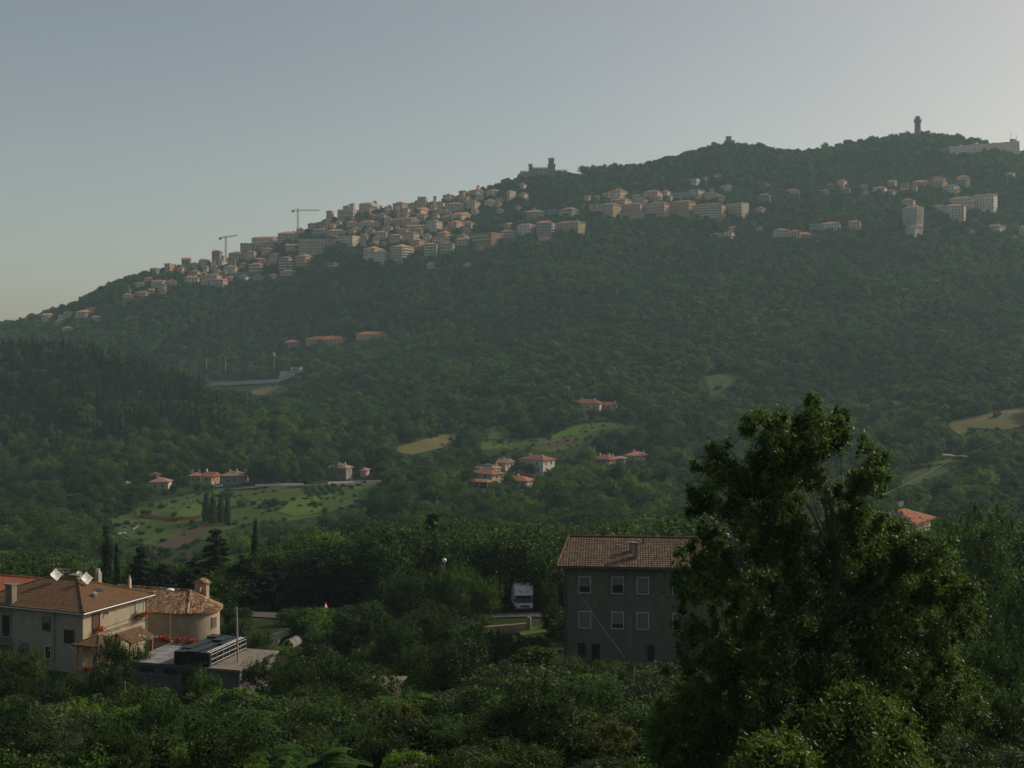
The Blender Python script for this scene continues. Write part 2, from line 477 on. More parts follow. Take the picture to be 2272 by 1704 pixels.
def H(x, y):
    x = np.asarray(x, float); y = np.asarray(y, float)
    u = np.clip(U0 + F * x / np.maximum(y, 40.0), -499, 2799)
    yy = np.clip(y, TY[0], TY[-1] - 1)
    iu = (u - TU[0]) / 20.0
    i0 = np.clip(iu.astype(int), 0, len(TU) - 2); fu = iu - i0
    j0 = np.clip(np.searchsorted(TY, yy, 'right') - 1, 0, len(TY) - 2)
    fy = (yy - TY[j0]) / (TY[j0 + 1] - TY[j0])
    z = (TZ[i0, j0] * (1 - fu) + TZ[i0 + 1, j0] * fu) * (1 - fy) + (TZ[i0, j0 + 1] * (1 - fu) + TZ[i0 + 1, j0 + 1] * fu) * fy
    a = np.clip((y - 200) / 400, 0, 1) * np.clip((2600 - y) / 800, 0, 1)
    nz = 2.0 * np.sin(x / 41 + 1.3 * np.sin(y / 57)) + 1.6 * np.sin(y / 33 + 1.1 * np.sin(x / 29 + 2)) + 1.0 * np.sin((x + y) / 19 + 0.7) * np.cos((x - y) / 23)
    nb = 0.25 * np.sin(x / 5.1 + y / 7.3) + 0.2 * np.sin(y / 3.7 - x / 6.1)
    return z + a * nz + nb * (1 - 0.5 * a)

def h1(x, y):
    return float(H(x, y))

def ray(u, v, ymin=25.0, ymax=1750.0):
    Ys = np.linspace(ymin, ymax, 3500)
    g = H((u - U0) / F * Ys, Ys) - (V0 - v) / F * Ys
    k = np.nonzero(g >= 0)[0]
    return float(Ys[k[0]]) if len(k) else float(Ys[np.argmax(g)])

def P(u, v, Y):
    return Vector(((u - U0) / F * Y, Y, (V0 - v) / F * Y))

def G(u, Y, dz=0.0):
    x = (u - U0) / F * Y
    return Vector((x, Y, h1(x, Y) + dz))

def pip(px, py, poly):
    """points in polygon, vectorised"""
    inside = np.zeros(len(px), bool)
    n = len(poly)
    j = n - 1
    for i in range(n):
        xi, yi = poly[i]; xj, yj = poly[j]
        c = ((yi > py) != (yj > py)) & (px < (xj - xi) * (py - yi) / (yj - yi + 1e-12) + xi)
        inside ^= c
        j = i
    return inside

KEEP = []          # (pixel polygon, depth): what must stay in sight
FOOT = []          # ground polygons where no tree stands

# ---- ground sheet
def make_terrain():
    ys = np.concatenate([np.linspace(-640, -120, 30), np.linspace(-110, 20, 40), np.geomspace(22, 1800, 300), np.geomspace(1830, 3550, 30)])
    ss = np.linspace(-1.15, 1.15, 250)
    S, Yg = np.meshgrid(ss, ys)
    X = S * (np.maximum(Yg, 0) + 90 + 0.9 * np.maximum(-Yg, 0))
    Z = H(X, Yg)
    nr, nc = X.shape
    V = np.stack([X, Yg, Z], -1).reshape(-1, 3)
    idx = np.arange(nr * nc).reshape(nr, nc)
    q = np.stack([idx[:-1, :-1], idx[:-1, 1:], idx[1:, 1:], idx[1:, :-1]], -1).reshape(-1, 4)
    me = bpy.data.meshes.new('terrain')
    me.vertices.add(len(V)); me.loops.add(q.size); me.polygons.add(len(q))
    me.vertices.foreach_set('co', V.astype(np.float32).ravel())
    me.loops.foreach_set('vertex_index', q.astype(np.int32).ravel())
    me.polygons.foreach_set('loop_start', np.arange(0, q.size, 4, dtype=np.int32))
    me.polygons.foreach_set('use_smooth', np.ones(len(q), bool))
    me.materials.append(M['terrain'])
    me.update(calc_edges=True)
    return tag(link_obj('terrain', me), 'wooded hillside terrain under the trees and houses', kind='structure')
make_terrain()

def drape(name, xy, mat, off, label, step=4.0):
    """a sheet that follows the ground inside the polygon xy"""
    pts = []
    n = len(xy)
    for i in range(n):
        a, b = Vector(xy[i]), Vector(xy[(i + 1) % n])
        k = max(1, int((b - a).length / step))
        pts += [a.lerp(b, t / k) for t in range(k)]
    nb = len(pts)
    arr = np.array(xy)
    gx = np.arange(arr[:, 0].min(), arr[:, 0].max(), step)
    gy = np.arange(arr[:, 1].min(), arr[:, 1].max(), step)
    A, B = [q.ravel() for q in np.meshgrid(gx, gy)]
    ins = pip(A, B, xy)
    pts += [Vector((a, b)) for a, b in zip(A[ins], B[ins])]
    vs, _, fs, *_ = delaunay_2d_cdt(pts, [], [list(range(nb))], 1, 1e-4)
    V = [(p.x, p.y, h1(p.x, p.y) + off) for p in vs]
    me = bpy.data.meshes.new(name)
    me.from_pydata(V, [], [tuple(f) for f in fs])
    me.materials.append(mat)
    me.polygons.foreach_set('use_smooth', [True] * len(me.polygons))
    me.update()
    # make sure it faces up
    if len(me.polygons) and me.polygons[0].normal.z < 0:
        me.flip_normals()
    return tag(link_obj(name, me), label, kind='structure')

def zoomed(pts, ox, oy, k):
    return [(ox + x / k, oy + y / k) for x, y in pts]

def field(name, px, mat, label, ymin=300.0, off=0.35, keep=True):
    xy, Ymax = [], 0
    n = len(px)
    dense = []
    for i in range(n):
        a, b = px[i], px[(i + 1) % n]
        k = max(1, int(math.hypot(b[0] - a[0], b[1] - a[1]) / 25))
        dense += [(a[0] + (b[0] - a[0]) * t / k, a[1] + (b[1] - a[1]) * t / k) for t in range(k)]
    for u, v in dense:
        Y = ray(u, v, ymin)
        Ymax = max(Ymax, Y)
        xy.append(((u - U0) / F * Y, Y))
    FOOT.append(xy)
    if keep:
        KEEP.append((px, Ymax))
    return drape(name, xy, mat, off, label)

ZH = (850, 800, 3.687); ZG = (380, 700, 3.687); ZF = (0, 1000, 3.687); ZD = (1500, 850, 2.86)
field('meadow', [(250, 1150), (330, 1120), (420, 1096), (480, 1092), (560, 1088), (690, 1084), (840, 1078), (830, 1100), (760, 1128), (700, 1148), (640, 1158), (540, 1162), (450, 1200), (340, 1218), (255, 1190)], M['meadow_mixed'], 'wide grassy slope of the left valley around the smaller plots', 300, 0.18)
field('meadow', zoomed([(790, 740), (800, 690), (880, 550), (1090, 515), (1060, 600), (1130, 650), (1330, 640), (1480, 570), (1620, 512), (1820, 512), (2100, 505), (2060, 555), (1800, 570), (1600, 690), (1380, 765), (1180, 740)], *ZH), M['meadow_mixed'], 'wide grassy slope between the valley villas and the upper villa', 300, 0.18)
field('dry_meadow', zoomed([(80, 730), (300, 660), (470, 612), (620, 590), (560, 660), (480, 720), (230, 775), (130, 762)], *ZH), M['meadow_dry'], 'tan mown field on the slope above the valley villas')
field('dry_meadow', zoomed([(600, 590), (640, 520), (680, 475), (700, 520), (650, 585)], *ZH), M['meadow_dry'], 'thin tan strip of field climbing into the wood')
field('meadow', zoomed([(890, 550), (1090, 515), (1060, 600), (1110, 640), (1000, 720), (800, 740), (790, 700), (880, 620)], *ZH), M['meadow'], 'bright green meadow below the upper villa')
field('meadow', zoomed([(1330, 640), (1480, 570), (1620, 515), (1820, 515), (1800, 565), (1590, 605), (1370, 645)], *ZH), M['meadow'], 'green meadow strip under the upper villa garden')
field('ploughed_field', zoomed([(1355, 682), (1575, 617), (1575, 672), (1370, 720)], *ZH), M['ploughed'], 'small brown ploughed plot between green meadows')
field('meadow', zoomed([(1110, 665), (1325, 650), (1345, 720), (1380, 730), (1600, 685), (1590, 705), (1380, 765), (1180, 720)], *ZH), M['meadow_mixed'], 'rough green meadow behind the tall white villa')
field('dry_meadow', zoomed([(1715, 250), (2050, 185), (2250, 145), (2250, 260), (2100, 300), (1900, 290), (1820, 340), (1750, 300)], *ZD), M['meadow_dry'], 'dry tan field at the far right of the slope')
field('meadow', zoomed([(1400, 625), (1560, 545), (1700, 485), (1900, 485), (1740, 565), (1500, 655), (1400, 645)], *ZD), M['meadow_mixed'], 'green grassy bank under the power line')
field('dry_meadow', [(1562, 838), (1615, 826), (1650, 830), (1605, 868), (1578, 882)], M['meadow_mixed'], 'small pale clearing in the mountain forest')
field('dry_meadow', zoomed([(600, 632), (760, 590), (880, 572), (990, 600), (880, 645), (720, 655)], *ZG), M['meadow_dry'], 'tan grass bank below the sports ground', 900)
field('sports_court', zoomed([(315, 580), (500, 572), (790, 557), (885, 550), (880, 536), (790, 538), (500, 552), (325, 560)], *ZG), M['court'], 'pale strip of the sports ground in front of its wall', 980, 0.5)
field('meadow', zoomed([(1350, 560), (1500, 485), (1665, 395), (1670, 510), (1560, 562)], *ZF), M['meadow'], 'bright green field beside the poplars')
field('meadow', zoomed([(1210, 530), (1400, 425), (1640, 360), (1655, 388), (1480, 482), (1340, 552)], *ZF), M['meadow_mixed'], 'rough grass slope above the orange net')
field('meadow', zoomed([(900, 560), (1160, 572), (1320, 585), (1290, 680), (1220, 725), (1100, 740), (1030, 700), (930, 640)], *ZF), M['meadow_mixed'], 'garden meadow with a line of white stones')
field('ploughed_field', zoomed([(1240, 860), (1330, 745), (1650, 605), (1740, 615), (1640, 720), (1500, 790), (1350, 850)], *ZF), M['ploughed'], 'brown ploughed slope in the valley')
field('meadow', zoomed([(590, 1470), (880, 1395), (1000, 1400), (880, 1432), (600, 1482)], *ZG), M['meadow_mixed'], 'long grass strip under the valley road')
field('meadow', zoomed([(840, 1565), (1100, 1475), (1130, 1405), (1390, 1395), (1390, 1465), (1210, 1505), (1235, 1620), (1000, 1650), (850, 1605)], *ZG), M['meadow'], 'green meadow with dark vine rows')
field('meadow', zoomed([(1480, 1385), (1710, 1372), (1620, 1425), (1500, 1432)], *ZG), M['meadow'], 'green strip beside the white parapet')
field('meadow', zoomed([(330, 1430), (470, 1425), (500, 1480), (400, 1500)], *ZG), M['meadow'], 'green patch below the brown-roofed villa')

# ---- roads
def strip(name, pts, width, mat, off, label, step=2.0):
    """road ribbon along xy points"""
    P2 = [Vector(p) for p in pts]
    dense = []
    for a, b in zip(P2[:-1], P2[1:]):
        k = max(1, int((b - a).length / step))
        dense += [a.lerp(b, t / k) for t in range(k)]
    dense.append(P2[-1])
    V, Fc = [], []
    nw = 5
    for i, p in enumerate(dense):
        d = (dense[min(i + 1, len(dense) - 1)] - dense[max(i - 1, 0)]).normalized()
        nrm = Vector((-d.y, d.x))
        for k in range(nw):
            q = p + nrm * width * (k / (nw - 1) - 0.5)
            V.append((q.x, q.y, h1(q.x, q.y) + off))
    for i in range(len(dense) - 1):
        for k in range(nw - 1):
            a = i * nw + k
            Fc.append((a, a + nw, a + nw + 1, a + 1))
    me = bpy.data.meshes.new(name)
    me.from_pydata(V, [], Fc)
    me.materials.append(mat)
    me.update()
    if me.polygons[0].normal.z < 0:
        me.flip_normals()
    poly = [(p.x - 0.0, p.y + width / 2 + 1.5) for p in dense] + [(p.x, p.y - width / 2 - 1.5) for p in dense[::-1]]
    FOOT.append(poly)
    return tag(link_obj(name, me), label, kind='structure')

strip('road', [(-90, 160), (-45, 152), (-20, 148), (10, 146), (40, 148), (90, 156), (150, 170)], 6.5, M['asphalt'], 0.12, 'grey asphalt road running behind the near houses')
strip('footpath', [(-20, 146), (-23, 138), (-25.5, 130), (-25, 118)], 2.6, M['gravel'], 0.14, 'pale paved path beside the chapel')
strip('track', [tuple(G(u, ray(u, v, 300)).xy) for u, v in ((2085, 1010), (2130, 1013), (2180, 1016), (2222, 1018))], 4.0, M['gravel'], 0.45, 'pale gravel track on the slope near the power pole')
strip('road', [tuple(G(u, ray(u, v, 300)).xy) for u, v in ((480, 1088), (560, 1083), (640, 1080), (700, 1078), (780, 1075), (850, 1071))], 5.0, M['asphalt'], 0.45, 'valley road passing below the villas')
# ------------------------------------------------------------------ buildings far and middle
REG = {1: (0, 560, 4.608), 2: (240, 440, 4.608), 3: (640, 400, 4.608), 4: (960, 330, 4.608), 5: (1300, 280, 4.608), 6: (1740, 230, 4.147)}
WALL = {'c': 'cream', 'o': 'ochre', 'p': 'pink', 'g': 'grey', 'w': 'white', 's': 'stone', 'r': 'red', 'y': 'yellow'}
brng = random.Random(11)

def place(ul, uc, ur, vt, vb, Y=None, depth=None, ymin=900):
    """footprint of a box whose front spans ul..uc and whose right side spans uc..ur in the photograph"""
    fixed = Y is not None
    if Y is None:
        Y = ray((ul + ur) / 2, vb, ymin)
    ta = (uc - U0) / F
    al = math.atan(ta)
    pf, ps = max(uc - ul, 2), max(ur - uc, 0.6)
    for _ in range(9):
        d = depth or min(20, max(8, 0.7 * min(pf * Y / F, 18), ps * Y / F / 0.6))
        th = al + math.asin(min(0.85, max(0.03, ps * Y * math.cos(al) / (F * d))))
        th = max(th, al + 0.03)
        w = pf * Y / F / max(0.3, (math.cos(th) + ta * math.sin(th)))
        zb = (V0 - vb) / F * Y
        x0 = (uc - U0) / F * Y
        c, s = math.cos(th), math.sin(th)
        # step towards the viewer until the front stands clear of the slope
        pts = [(x0, Y), (x0 - w * c / 2, Y + w * s / 2), (x0 - w * c, Y + w * s), (x0 + d * s * 0.6, Y + d * c * 0.6)]
        if fixed or max(h1(*p) for p in pts[:3]) < zb + 0.8:
            break
        Y -= 3.0
    h = max(2.6, (vb - vt) * Y / F)
    return Vector((x0, Y, zb)), -th, w, d, h, Y

def footing(org, th, w, d):
    c, s = math.cos(th), math.sin(th)
    return min(-3.0, min(h1(org.x + c * x - s * y, org.y + s * x + c * y) for x in (-w, -w / 2, 0) for y in (0, d)) - org.z - 1.5)

def hip_roof(mb, w, d, h, over=0.55, pitch=0.36, kind='h', thick=0.25):
    x0, x1, y0, y1 = -w - over, over, -over, d + over
    W, D = x1 - x0, y1 - y0
    z = h
    e = [(x0, y0, z), (x1, y0, z), (x1, y1, z), (x0, y1, z)]
    if kind == 'f':
        mb.box(-w - 0.15, 0.15, -0.15, d + 0.15, h, h + 0.45)
        return 0.5
    r = min(W, D) / 2 * pitch
    if kind == 'h':
        if W >= D:
            a, b = (x0 + D / 2, (y0 + y1) / 2, z + r), (x1 - D / 2, (y0 + y1) / 2, z + r)
        else:
            a, b = ((x0 + x1) / 2, y0 + W / 2, z + r), ((x0 + x1) / 2, y1 - W / 2, z + r)
    else:
        r = D / 2 * pitch
        a, b = (x0, (y0 + y1) / 2, z + r), (x1, (y0 + y1) / 2, z + r)
    lo = [(p[0], p[1], z - thick) for p in e]
    vs = e + [a, b] + lo
    if kind == 'g' or W >= D:
        fs = [(0, 1, 5, 4), (1, 2, 5), (2, 3, 4, 5), (3, 0, 4)]
    else:
        fs = [(0, 1, 4), (1, 2, 5, 4), (2, 3, 5), (3, 0, 4, 5)]
    fs += [(6, 7, 1, 0), (7, 8, 2, 1), (8, 9, 3, 2), (9, 6, 0, 3), (9, 8, 7, 6)]
    mb.add(vs, fs)
    return r

def facade_windows(mb, w, d, h, stepx=2.9, fh=3.0, ww=1.0, wh=1.45, skip=0.06, front=True, side=True):
    nf = max(1, int(round(h / fh)))
    for k in range(nf):
        zc = h - (k + 0.55) * h / nf
        if front:
            nb = max(1, int(w / stepx))
            for i in range(nb):
                if brng.random() < skip: continue
                x = -w + (i + 0.5) * w / nb
                mb.box(x - ww / 2, x + ww / 2, -0.06, 0.02, zc - wh / 2, zc + wh / 2)
        if side:
            nb = max(1, int(d / (stepx + 0.4)))
            for i in range(nb):
                if brng.random() < skip + 0.1: continue
                y = (i + 0.5) * d / nb
                mb.box(-0.02, 0.06, y - ww / 2, y + ww / 2, zc - wh / 2, zc + wh / 2)

def register(ul, ur, vt, vb, Y, org, th, w, d, roofpx=6, frac=0.8):
    KEEP.append(([(ul, vt - roofpx), (ur, vt - roofpx), (ur, vt + (vb - vt) * frac), (ul, vt + (vb - vt) * frac)], Y - 1))
    c, s = math.cos(th), math.sin(th)
    f = lambda x, y: (org.x + c * x - s * y, org.y + s * x + c * y)
    FOOT.append([f(-w - 2.5, -2.5), f(2.5, -2.5), f(2.5, d + 2.5), f(-w - 2.5, d + 2.5)])

TOWN = []
def town(reg, ul, uc, ur, vt, vb, wall='c', roof='h', balc=0, label=None, name='town_house', rmat=None, keep=0.62, depth=None):
    ox, oy, k = REG[reg]
    ul, uc, ur, vt, vb = ox + ul / k, ox + uc / k, ox + ur / k, oy + vt / k, oy + vb / k
    org, th, w, d, h, Y = place(ul, uc, ur, vt, vb, depth=depth)
    if h > 14 and name == 'town_house':
        name = 'apartment_block'
    e = empty(name, org, th)
    mb = MB().box(-w, 0, 0, d, footing(org, th, w, d), h)
    mb.to('wall', M[WALL[wall]], e)
    rb = MB()
    kind = roof
    hip_roof(rb, w, d, h + (0.004 if roof == 'f' else 0), kind=kind, pitch=0.33 + 0.1 * brng.random())
    if rmat is None:
        rmat = 'roof_grey' if roof == 'f' else ('roof_far' if brng.random() < 0.6 else 'roof_brown')
    if roof == 'g':          # gable wall triangles
        r = (d / 2 + 0.55) * 0.36
        MB().add([(0.0, 0, h), (0.0, d, h), (0.0, d / 2, h + d / 2 * 0.33)], [(0, 1, 2)]).to('gable', M[WALL[wall]], e)
    ro = rb.to('roof', M[rmat], e)
    wb = MB()
    facade_windows(wb, w, d, h)
    wb.to('window_openings', M['glass'], e, kind='stuff')
    if roof != 'f':
        for _ in range(brng.choice((1, 1, 2))):
            cb = MB()
            cx, cy = -w * brng.uniform(0.15, 0.85), d * brng.uniform(0.3, 0.7)
            cb.box(cx - 0.35, cx + 0.35, cy - 0.3, cy + 0.3, h + 0.3, h + 1.3 + min(w, d) * 0.15)
            cb.to('chimney', M['cream'], ro)
    if balc:
        nf = max(2, int(round(h / 3.0)))
        bb = MB()
        for q in range(nf):
            z = h - (q + 1) * h / nf
            if z < 1: continue
            if balc & 1:
                bb.box(-w * 0.92, -w * 0.08, -1.15, -0.01, z - 0.12, z)
                bb.box(-w * 0.92, -w * 0.08, -1.15, -1.05, z, z + 0.95)
            if balc & 2:
                bb.box(0.01, 1.15, d * 0.1, d * 0.9, z - 0.12, z)
                bb.box(1.05, 1.15, d * 0.1, d * 0.9, z, z + 0.95)
        bb.to('balcony', M['white' if wall != 'w' else 'pink'], e)
    register(ul, ur, vt, vb, Y, org, th, w, d, 0.5 * min(w, d) * 0.36 * F / Y, keep)
    TOWN.append(dict(e=e, u=(ul + ur) / 2, v=(vt + vb) / 2, wall=WALL[wall], roof=roof, h=h, w=w, label=label, rmat=rmat, balc=balc, Y=Y))
    RECTS.append((ul, ur, vt - 4, vb))
    return e, w, d, h

RECTS = []
T = town
# far left hamlet
for a in [(1, 420, 500, 560, 640, 690, 'w', 'g'), (1, 430, 480, 535, 668, 706, 'w', 'h'), (1, 595, 665, 702, 645, 690, 'w', 'g'), (1, 650, 738, 762, 622, 660, 'c', 'g'),
          (1, 770, 885, 960, 608, 662, 'c', 'h'), (1, 880, 960, 1005, 578, 606, 'c', 'g'), (1, 785, 812, 832, 640, 670, 'y', 'h'), (1, 858, 882, 905, 632, 668, 'w', 'h'),
          (1, 635, 738, 752, 775, 800, 'c', 'h'), (1, 940, 1020, 1030, 668, 692, 'p', 'g'), (1, 565, 622, 632, 700, 725, 'c', 'h')]:
    T(*a)
# left shoulder of the town
for a in [(2, 575, 630, 695, 668, 785, 'o', 'f'), (2, 750, 835, 850, 622, 668, 'g', 'g'), (2, 700, 755, 802, 705, 765, 'p', 'h'), (2, 820, 908, 958, 745, 800, 'y', 'h', 2),
          (2, 780, 920, 948, 808, 862, 'w', 'h'), (2, 995, 1112, 1160, 785, 855, 'c', 'h'), (2, 1070, 1132, 1172, 735, 778, 'c', 'h'), (2, 1068, 1098, 1126, 628, 685, 'w', 'h'),
          (2, 1130, 1165, 1217, 635, 680, 'w', 'h'), (2, 925, 1005, 1042, 630, 672, 'c', 'h'), (2, 1135, 1185, 1217, 600, 616, 'w', 'f'), (2, 1218, 1300, 1312, 628, 700, 'g', 'f'),
          (2, 1345, 1388, 1430, 668, 722, 'y', 'h'), (2, 1435, 1545, 1602, 675, 775, 'g', 'h', 3), (2, 1460, 1570, 1606, 795, 835, 'o', 'h'), (2, 1312, 1405, 1446, 795, 842, 'w', 'h', 1),
          (2, 1230, 1425, 1440, 762, 802, 'g', 'f'), (2, 1617, 1708, 1736, 638, 675, 'y', 'h'), (2, 1742, 1835, 1892, 605, 745, 'g', 'h', 3), (2, 1755, 1885, 1922, 745, 785, 'p', 'h'),
          (2, 1905, 2015, 2135, 592, 705, 'p', 'h', 2), (2, 1400, 1492, 1528, 545, 625, 'c', 'h'), (2, 1230, 1392, 1402, 565, 625, 's', 'h'), (2, 1562, 1660, 1722, 518, 575, 'c', 'h'),
          (2, 1465, 1682, 1730, 405, 445, 'c', 'g'), (2, 1350, 1470, 1478, 462, 522, 's', 'f'), (2, 1735, 1932, 1946, 360, 445, 's', 'h'), (2, 1815, 1925, 1938, 480, 535, 'c', 'g'),
          (2, 190, 222, 250, 908, 960, 'w', 'h'), (2, 368, 455, 470, 818, 845, 'c', 'h'), (2, 440, 560, 605, 850, 905, 'w', 'g', 1), (2, 520, 588, 602, 880, 935, 'g', 'f', 1),
          (2, 602, 692, 712, 845, 892, 'c', 'h', 1), (2, 150, 255, 272, 988, 1038, 'g', 'h', 1), (2, 280, 385, 432, 962, 1012, 'o', 'h'), (2, 260, 362, 402, 872, 898, 'c', 'h'),
          (2, 2040, 2115, 2132, 262, 302, 's', 'h'), (2, 1945, 2205, 2212, 435, 560, 's', 'f'), (2, 1480, 1600, 1640, 620, 665, 'c', 'h'), (2, 1640, 1730, 1790, 575, 625, 's', 'h'),
          (2, 1180, 1300, 1340, 700, 750, 'c', 'h'), (2, 1560, 1690, 1730, 450, 500, 's', 'h'), (2, 1440, 1560, 1590, 480, 530, 's', 'h'), (2, 2080, 2190, 2212, 320, 375, 's', 'h')]:
    T(*a)
# the old town
for a in [(3, 325, 388, 395, 502, 550, 's', 'h'), (3, 385, 572, 598, 515, 562, 'c', 'h'), (3, 480, 655, 752, 565, 692, 'c', 'f'), (3, 590, 715, 728, 428, 465, 's', 'h'),
          (3, 730, 832, 892, 425, 475, 'c', 'g'), (3, 665, 742, 755, 485, 522, 'w', 'h'), (3, 960, 1052, 1076, 475, 522, 'c', 'h'), (3, 1090, 1132, 1152, 468, 495, 'w', 'h'),
          (3, 1105, 1132, 1152, 335, 385, 'w', 'h'), (3, 1180, 1222, 1247, 285, 335, 'c', 'h'), (3, 1255, 1352, 1452, 295, 345, 'c', 'g'), (3, 1065, 1162, 1252, 230, 292, 's', 'h'),
          (3, 980, 1042, 1055, 272, 302, 'c', 'h'), (3, 1320, 1402, 1422, 170, 218, 's', 'f'), (3, 1410, 1582, 1612, 225, 265, 'c', 'h'), (3, 1480, 1512, 1522, 165, 198, 'w', 'f'),
          (3, 1600, 1790, 1802, 242, 322, 's', 'h'), (3, 1810, 1905, 1962, 212, 292, 'c', 'h'), (3, 2000, 2082, 2122, 205, 268, 'w', 'h'), (3, 2020, 2085, 2210, 100, 168, 'c', 'h'),
          (3, 1050, 1252, 1332, 395, 442, 's', 'g'), (3, 1170, 1332, 1345, 425, 465, 's', 'g'), (3, 1210, 1402, 1415, 470, 505, 'c', 'g'), (3, 1405, 1512, 1577, 415, 505, 'c', 'h'),
          (3, 1630, 1718, 1806, 425, 505, 'p', 'h'), (3, 1660, 1772, 1872, 345, 402, 'c', 'g'), (3, 1510, 1605, 1692, 535, 592, 'o', 'h', 2), (3, 1470, 1640, 1655, 588, 632, 'w', 'h'),
          (3, 1030, 1142, 1166, 560, 652, 's', 'h'), (3, 1170, 1278, 1336, 535, 645, 's', 'h'), (3, 1252, 1338, 1396, 610, 672, 'o', 'h'), (3, 765, 882, 985, 695, 805, 'c', 'h'),
          (3, 880, 978, 1036, 728, 845, 'w', 'h', 2), (3, 1037, 1157, 1286, 675, 842, 'o', 'h', 3), (3, 1286, 1372, 1384, 675, 725, 'r', 'h'), (3, 1382, 1508, 1532, 652, 795, 'g', 'h', 1),
          (3, 1532, 1678, 1706, 645, 745, 's', 'h', 1), (3, 1702, 1842, 1858, 605, 685, 'g', 'h', 1), (3, 1858, 2072, 2200, 535, 635, 'r', 'f', 1), (3, 1865, 1965, 2082, 648, 702, 'p', 'h'),
          (3, 355, 468, 545, 845, 905, 'g', 'f', 3), (3, 1410, 1472, 1502, 852, 892, 'w', 'h'), (3, 1720, 1800, 1850, 560, 605, 'w', 'h'), (3, 900, 980, 1010, 345, 395, 's', 'h'),
          (3, 760, 870, 905, 350, 405, 's', 'h'), (3, 1300, 1390, 1440, 350, 395, 's', 'h'), (3, 840, 930, 960, 430, 480, 's', 'h'), (3, 1560, 1640, 1660, 370, 410, 's', 'h'),
          (3, 780, 860, 890, 500, 550, 's', 'h'), (3, 880, 1000, 1025, 530, 600, 's', 'h'), (3, 1780, 1870, 1905, 430, 480, 'c', 'h'), (3, 740, 800, 830, 560, 620, 's', 'h'),
          (3, 1100, 1200, 1240, 500, 545, 's', 'h'), (3, 1280, 1360, 1390, 500, 560, 's', 'h'), (3, 105, 465, 472, 605, 692, 's', 'f'), (3, 1790, 1860, 1880, 850, 885, 'w', 'h'),
          (3, 1500, 1530, 1570, 690, 700, 'c', 'h')]:
    T(*a)
# below the castle
for a in [(4, 865, 930, 962, 358, 402, 'c', 'h'), (4, 930, 1140, 1152, 645, 702, 's', 'h'), (4, 1165, 1262, 1272, 625, 665, 'g', 'f'), (4, 1280, 1422, 1512, 615, 705, 'g', 'h', 1),
          (4, 720, 778, 862, 765, 825, 'c', 'h'), (4, 860, 992, 1052, 775, 895, 'w', 'h', 2), (4, 1060, 1215, 1247, 752, 905, 'g', 'h', 2), (4, 1247, 1487, 1562, 748, 835, 'y', 'h'),
          (4, 1080, 1205, 1215, 908, 945, 'w', 'h'), (4, 692, 852, 872, 845, 935, 'g', 'h', 1), (4, 1020, 1045, 1070, 610, 645, 'c', 'h'), (4, 760, 790, 850, 430, 540, 'c', 'f')]:
    T(*a)
# right-hand terraces
for a in [(5, 240, 352, 427, 655, 745, 'c', 'h'), (5, 475, 562, 577, 708, 742, 'c', 'g'), (5, 580, 732, 782, 665, 732, 'p', 'h'), (5, 780, 832, 867, 662, 722, 'w', 'h'),
          (5, 30, 118, 125, 795, 905, 's', 'f'), (5, 120, 277, 362, 798, 905, 'y', 'h'), (5, 362, 552, 607, 795, 885, 'o', 'h'), (5, 345, 592, 602, 885, 955, 's', 'f'),
          (5, 607, 802, 862, 785, 905, 'p', 'h', 1), (5, 862, 1052, 1122, 765, 905, 'o', 'h'), (5, 1090, 1387, 1432, 795, 955, 'y', 'h', 1), (5, 1435, 1592, 1667, 782, 905, 'c', 'f', 1),
          (5, 862, 1075, 1082, 682, 742, 'g', 'f'), (5, 1015, 1132, 1172, 535, 582, 'w', 'f'), (5, 1205, 1232, 1247, 522, 572, 'w', 'h'), (5, 1310, 1380, 1387, 498, 515, 'c', 'h'),
          (5, 1375, 1472, 1512, 605, 662, 'w', 'h'), (5, 1110, 1152, 1227, 648, 692, 'w', 'h'), (5, 1205, 1342, 1362, 685, 742, 'c', 'h'), (5, 1260, 1312, 1332, 648, 665, 'c', 'h'),
          (5, 1765, 1877, 1892, 698, 775, 'g', 'h'), (5, 1830, 1858, 1882, 582, 620, 'p', 'h'), (5, 1725, 1802, 1842, 832, 865, 'c', 'h'), (5, 1275, 1382, 1402, 1108, 1128, 'c', 'h'),
          (5, 1400, 1492, 1527, 1085, 1135, 'w', 'h'), (5, 1460, 1512, 1537, 1038, 1066, 'w', 'g'), (5, 1745, 1802, 1812, 1028, 1072, 'p', 'h'), (5, 1912, 2082, 2092, 1062, 1152, 'p', 'h', 1),
          (5, 2092, 2190, 2202, 1072, 1152, 'o', 'h'), (5, 2015, 2182, 2207, 655, 705, 'c', 'h'), (5, 480, 600, 640, 745, 790, 'c', 'h'), (5, 240, 400, 470, 745, 790, 'c', 'h')]:
    T(*a)
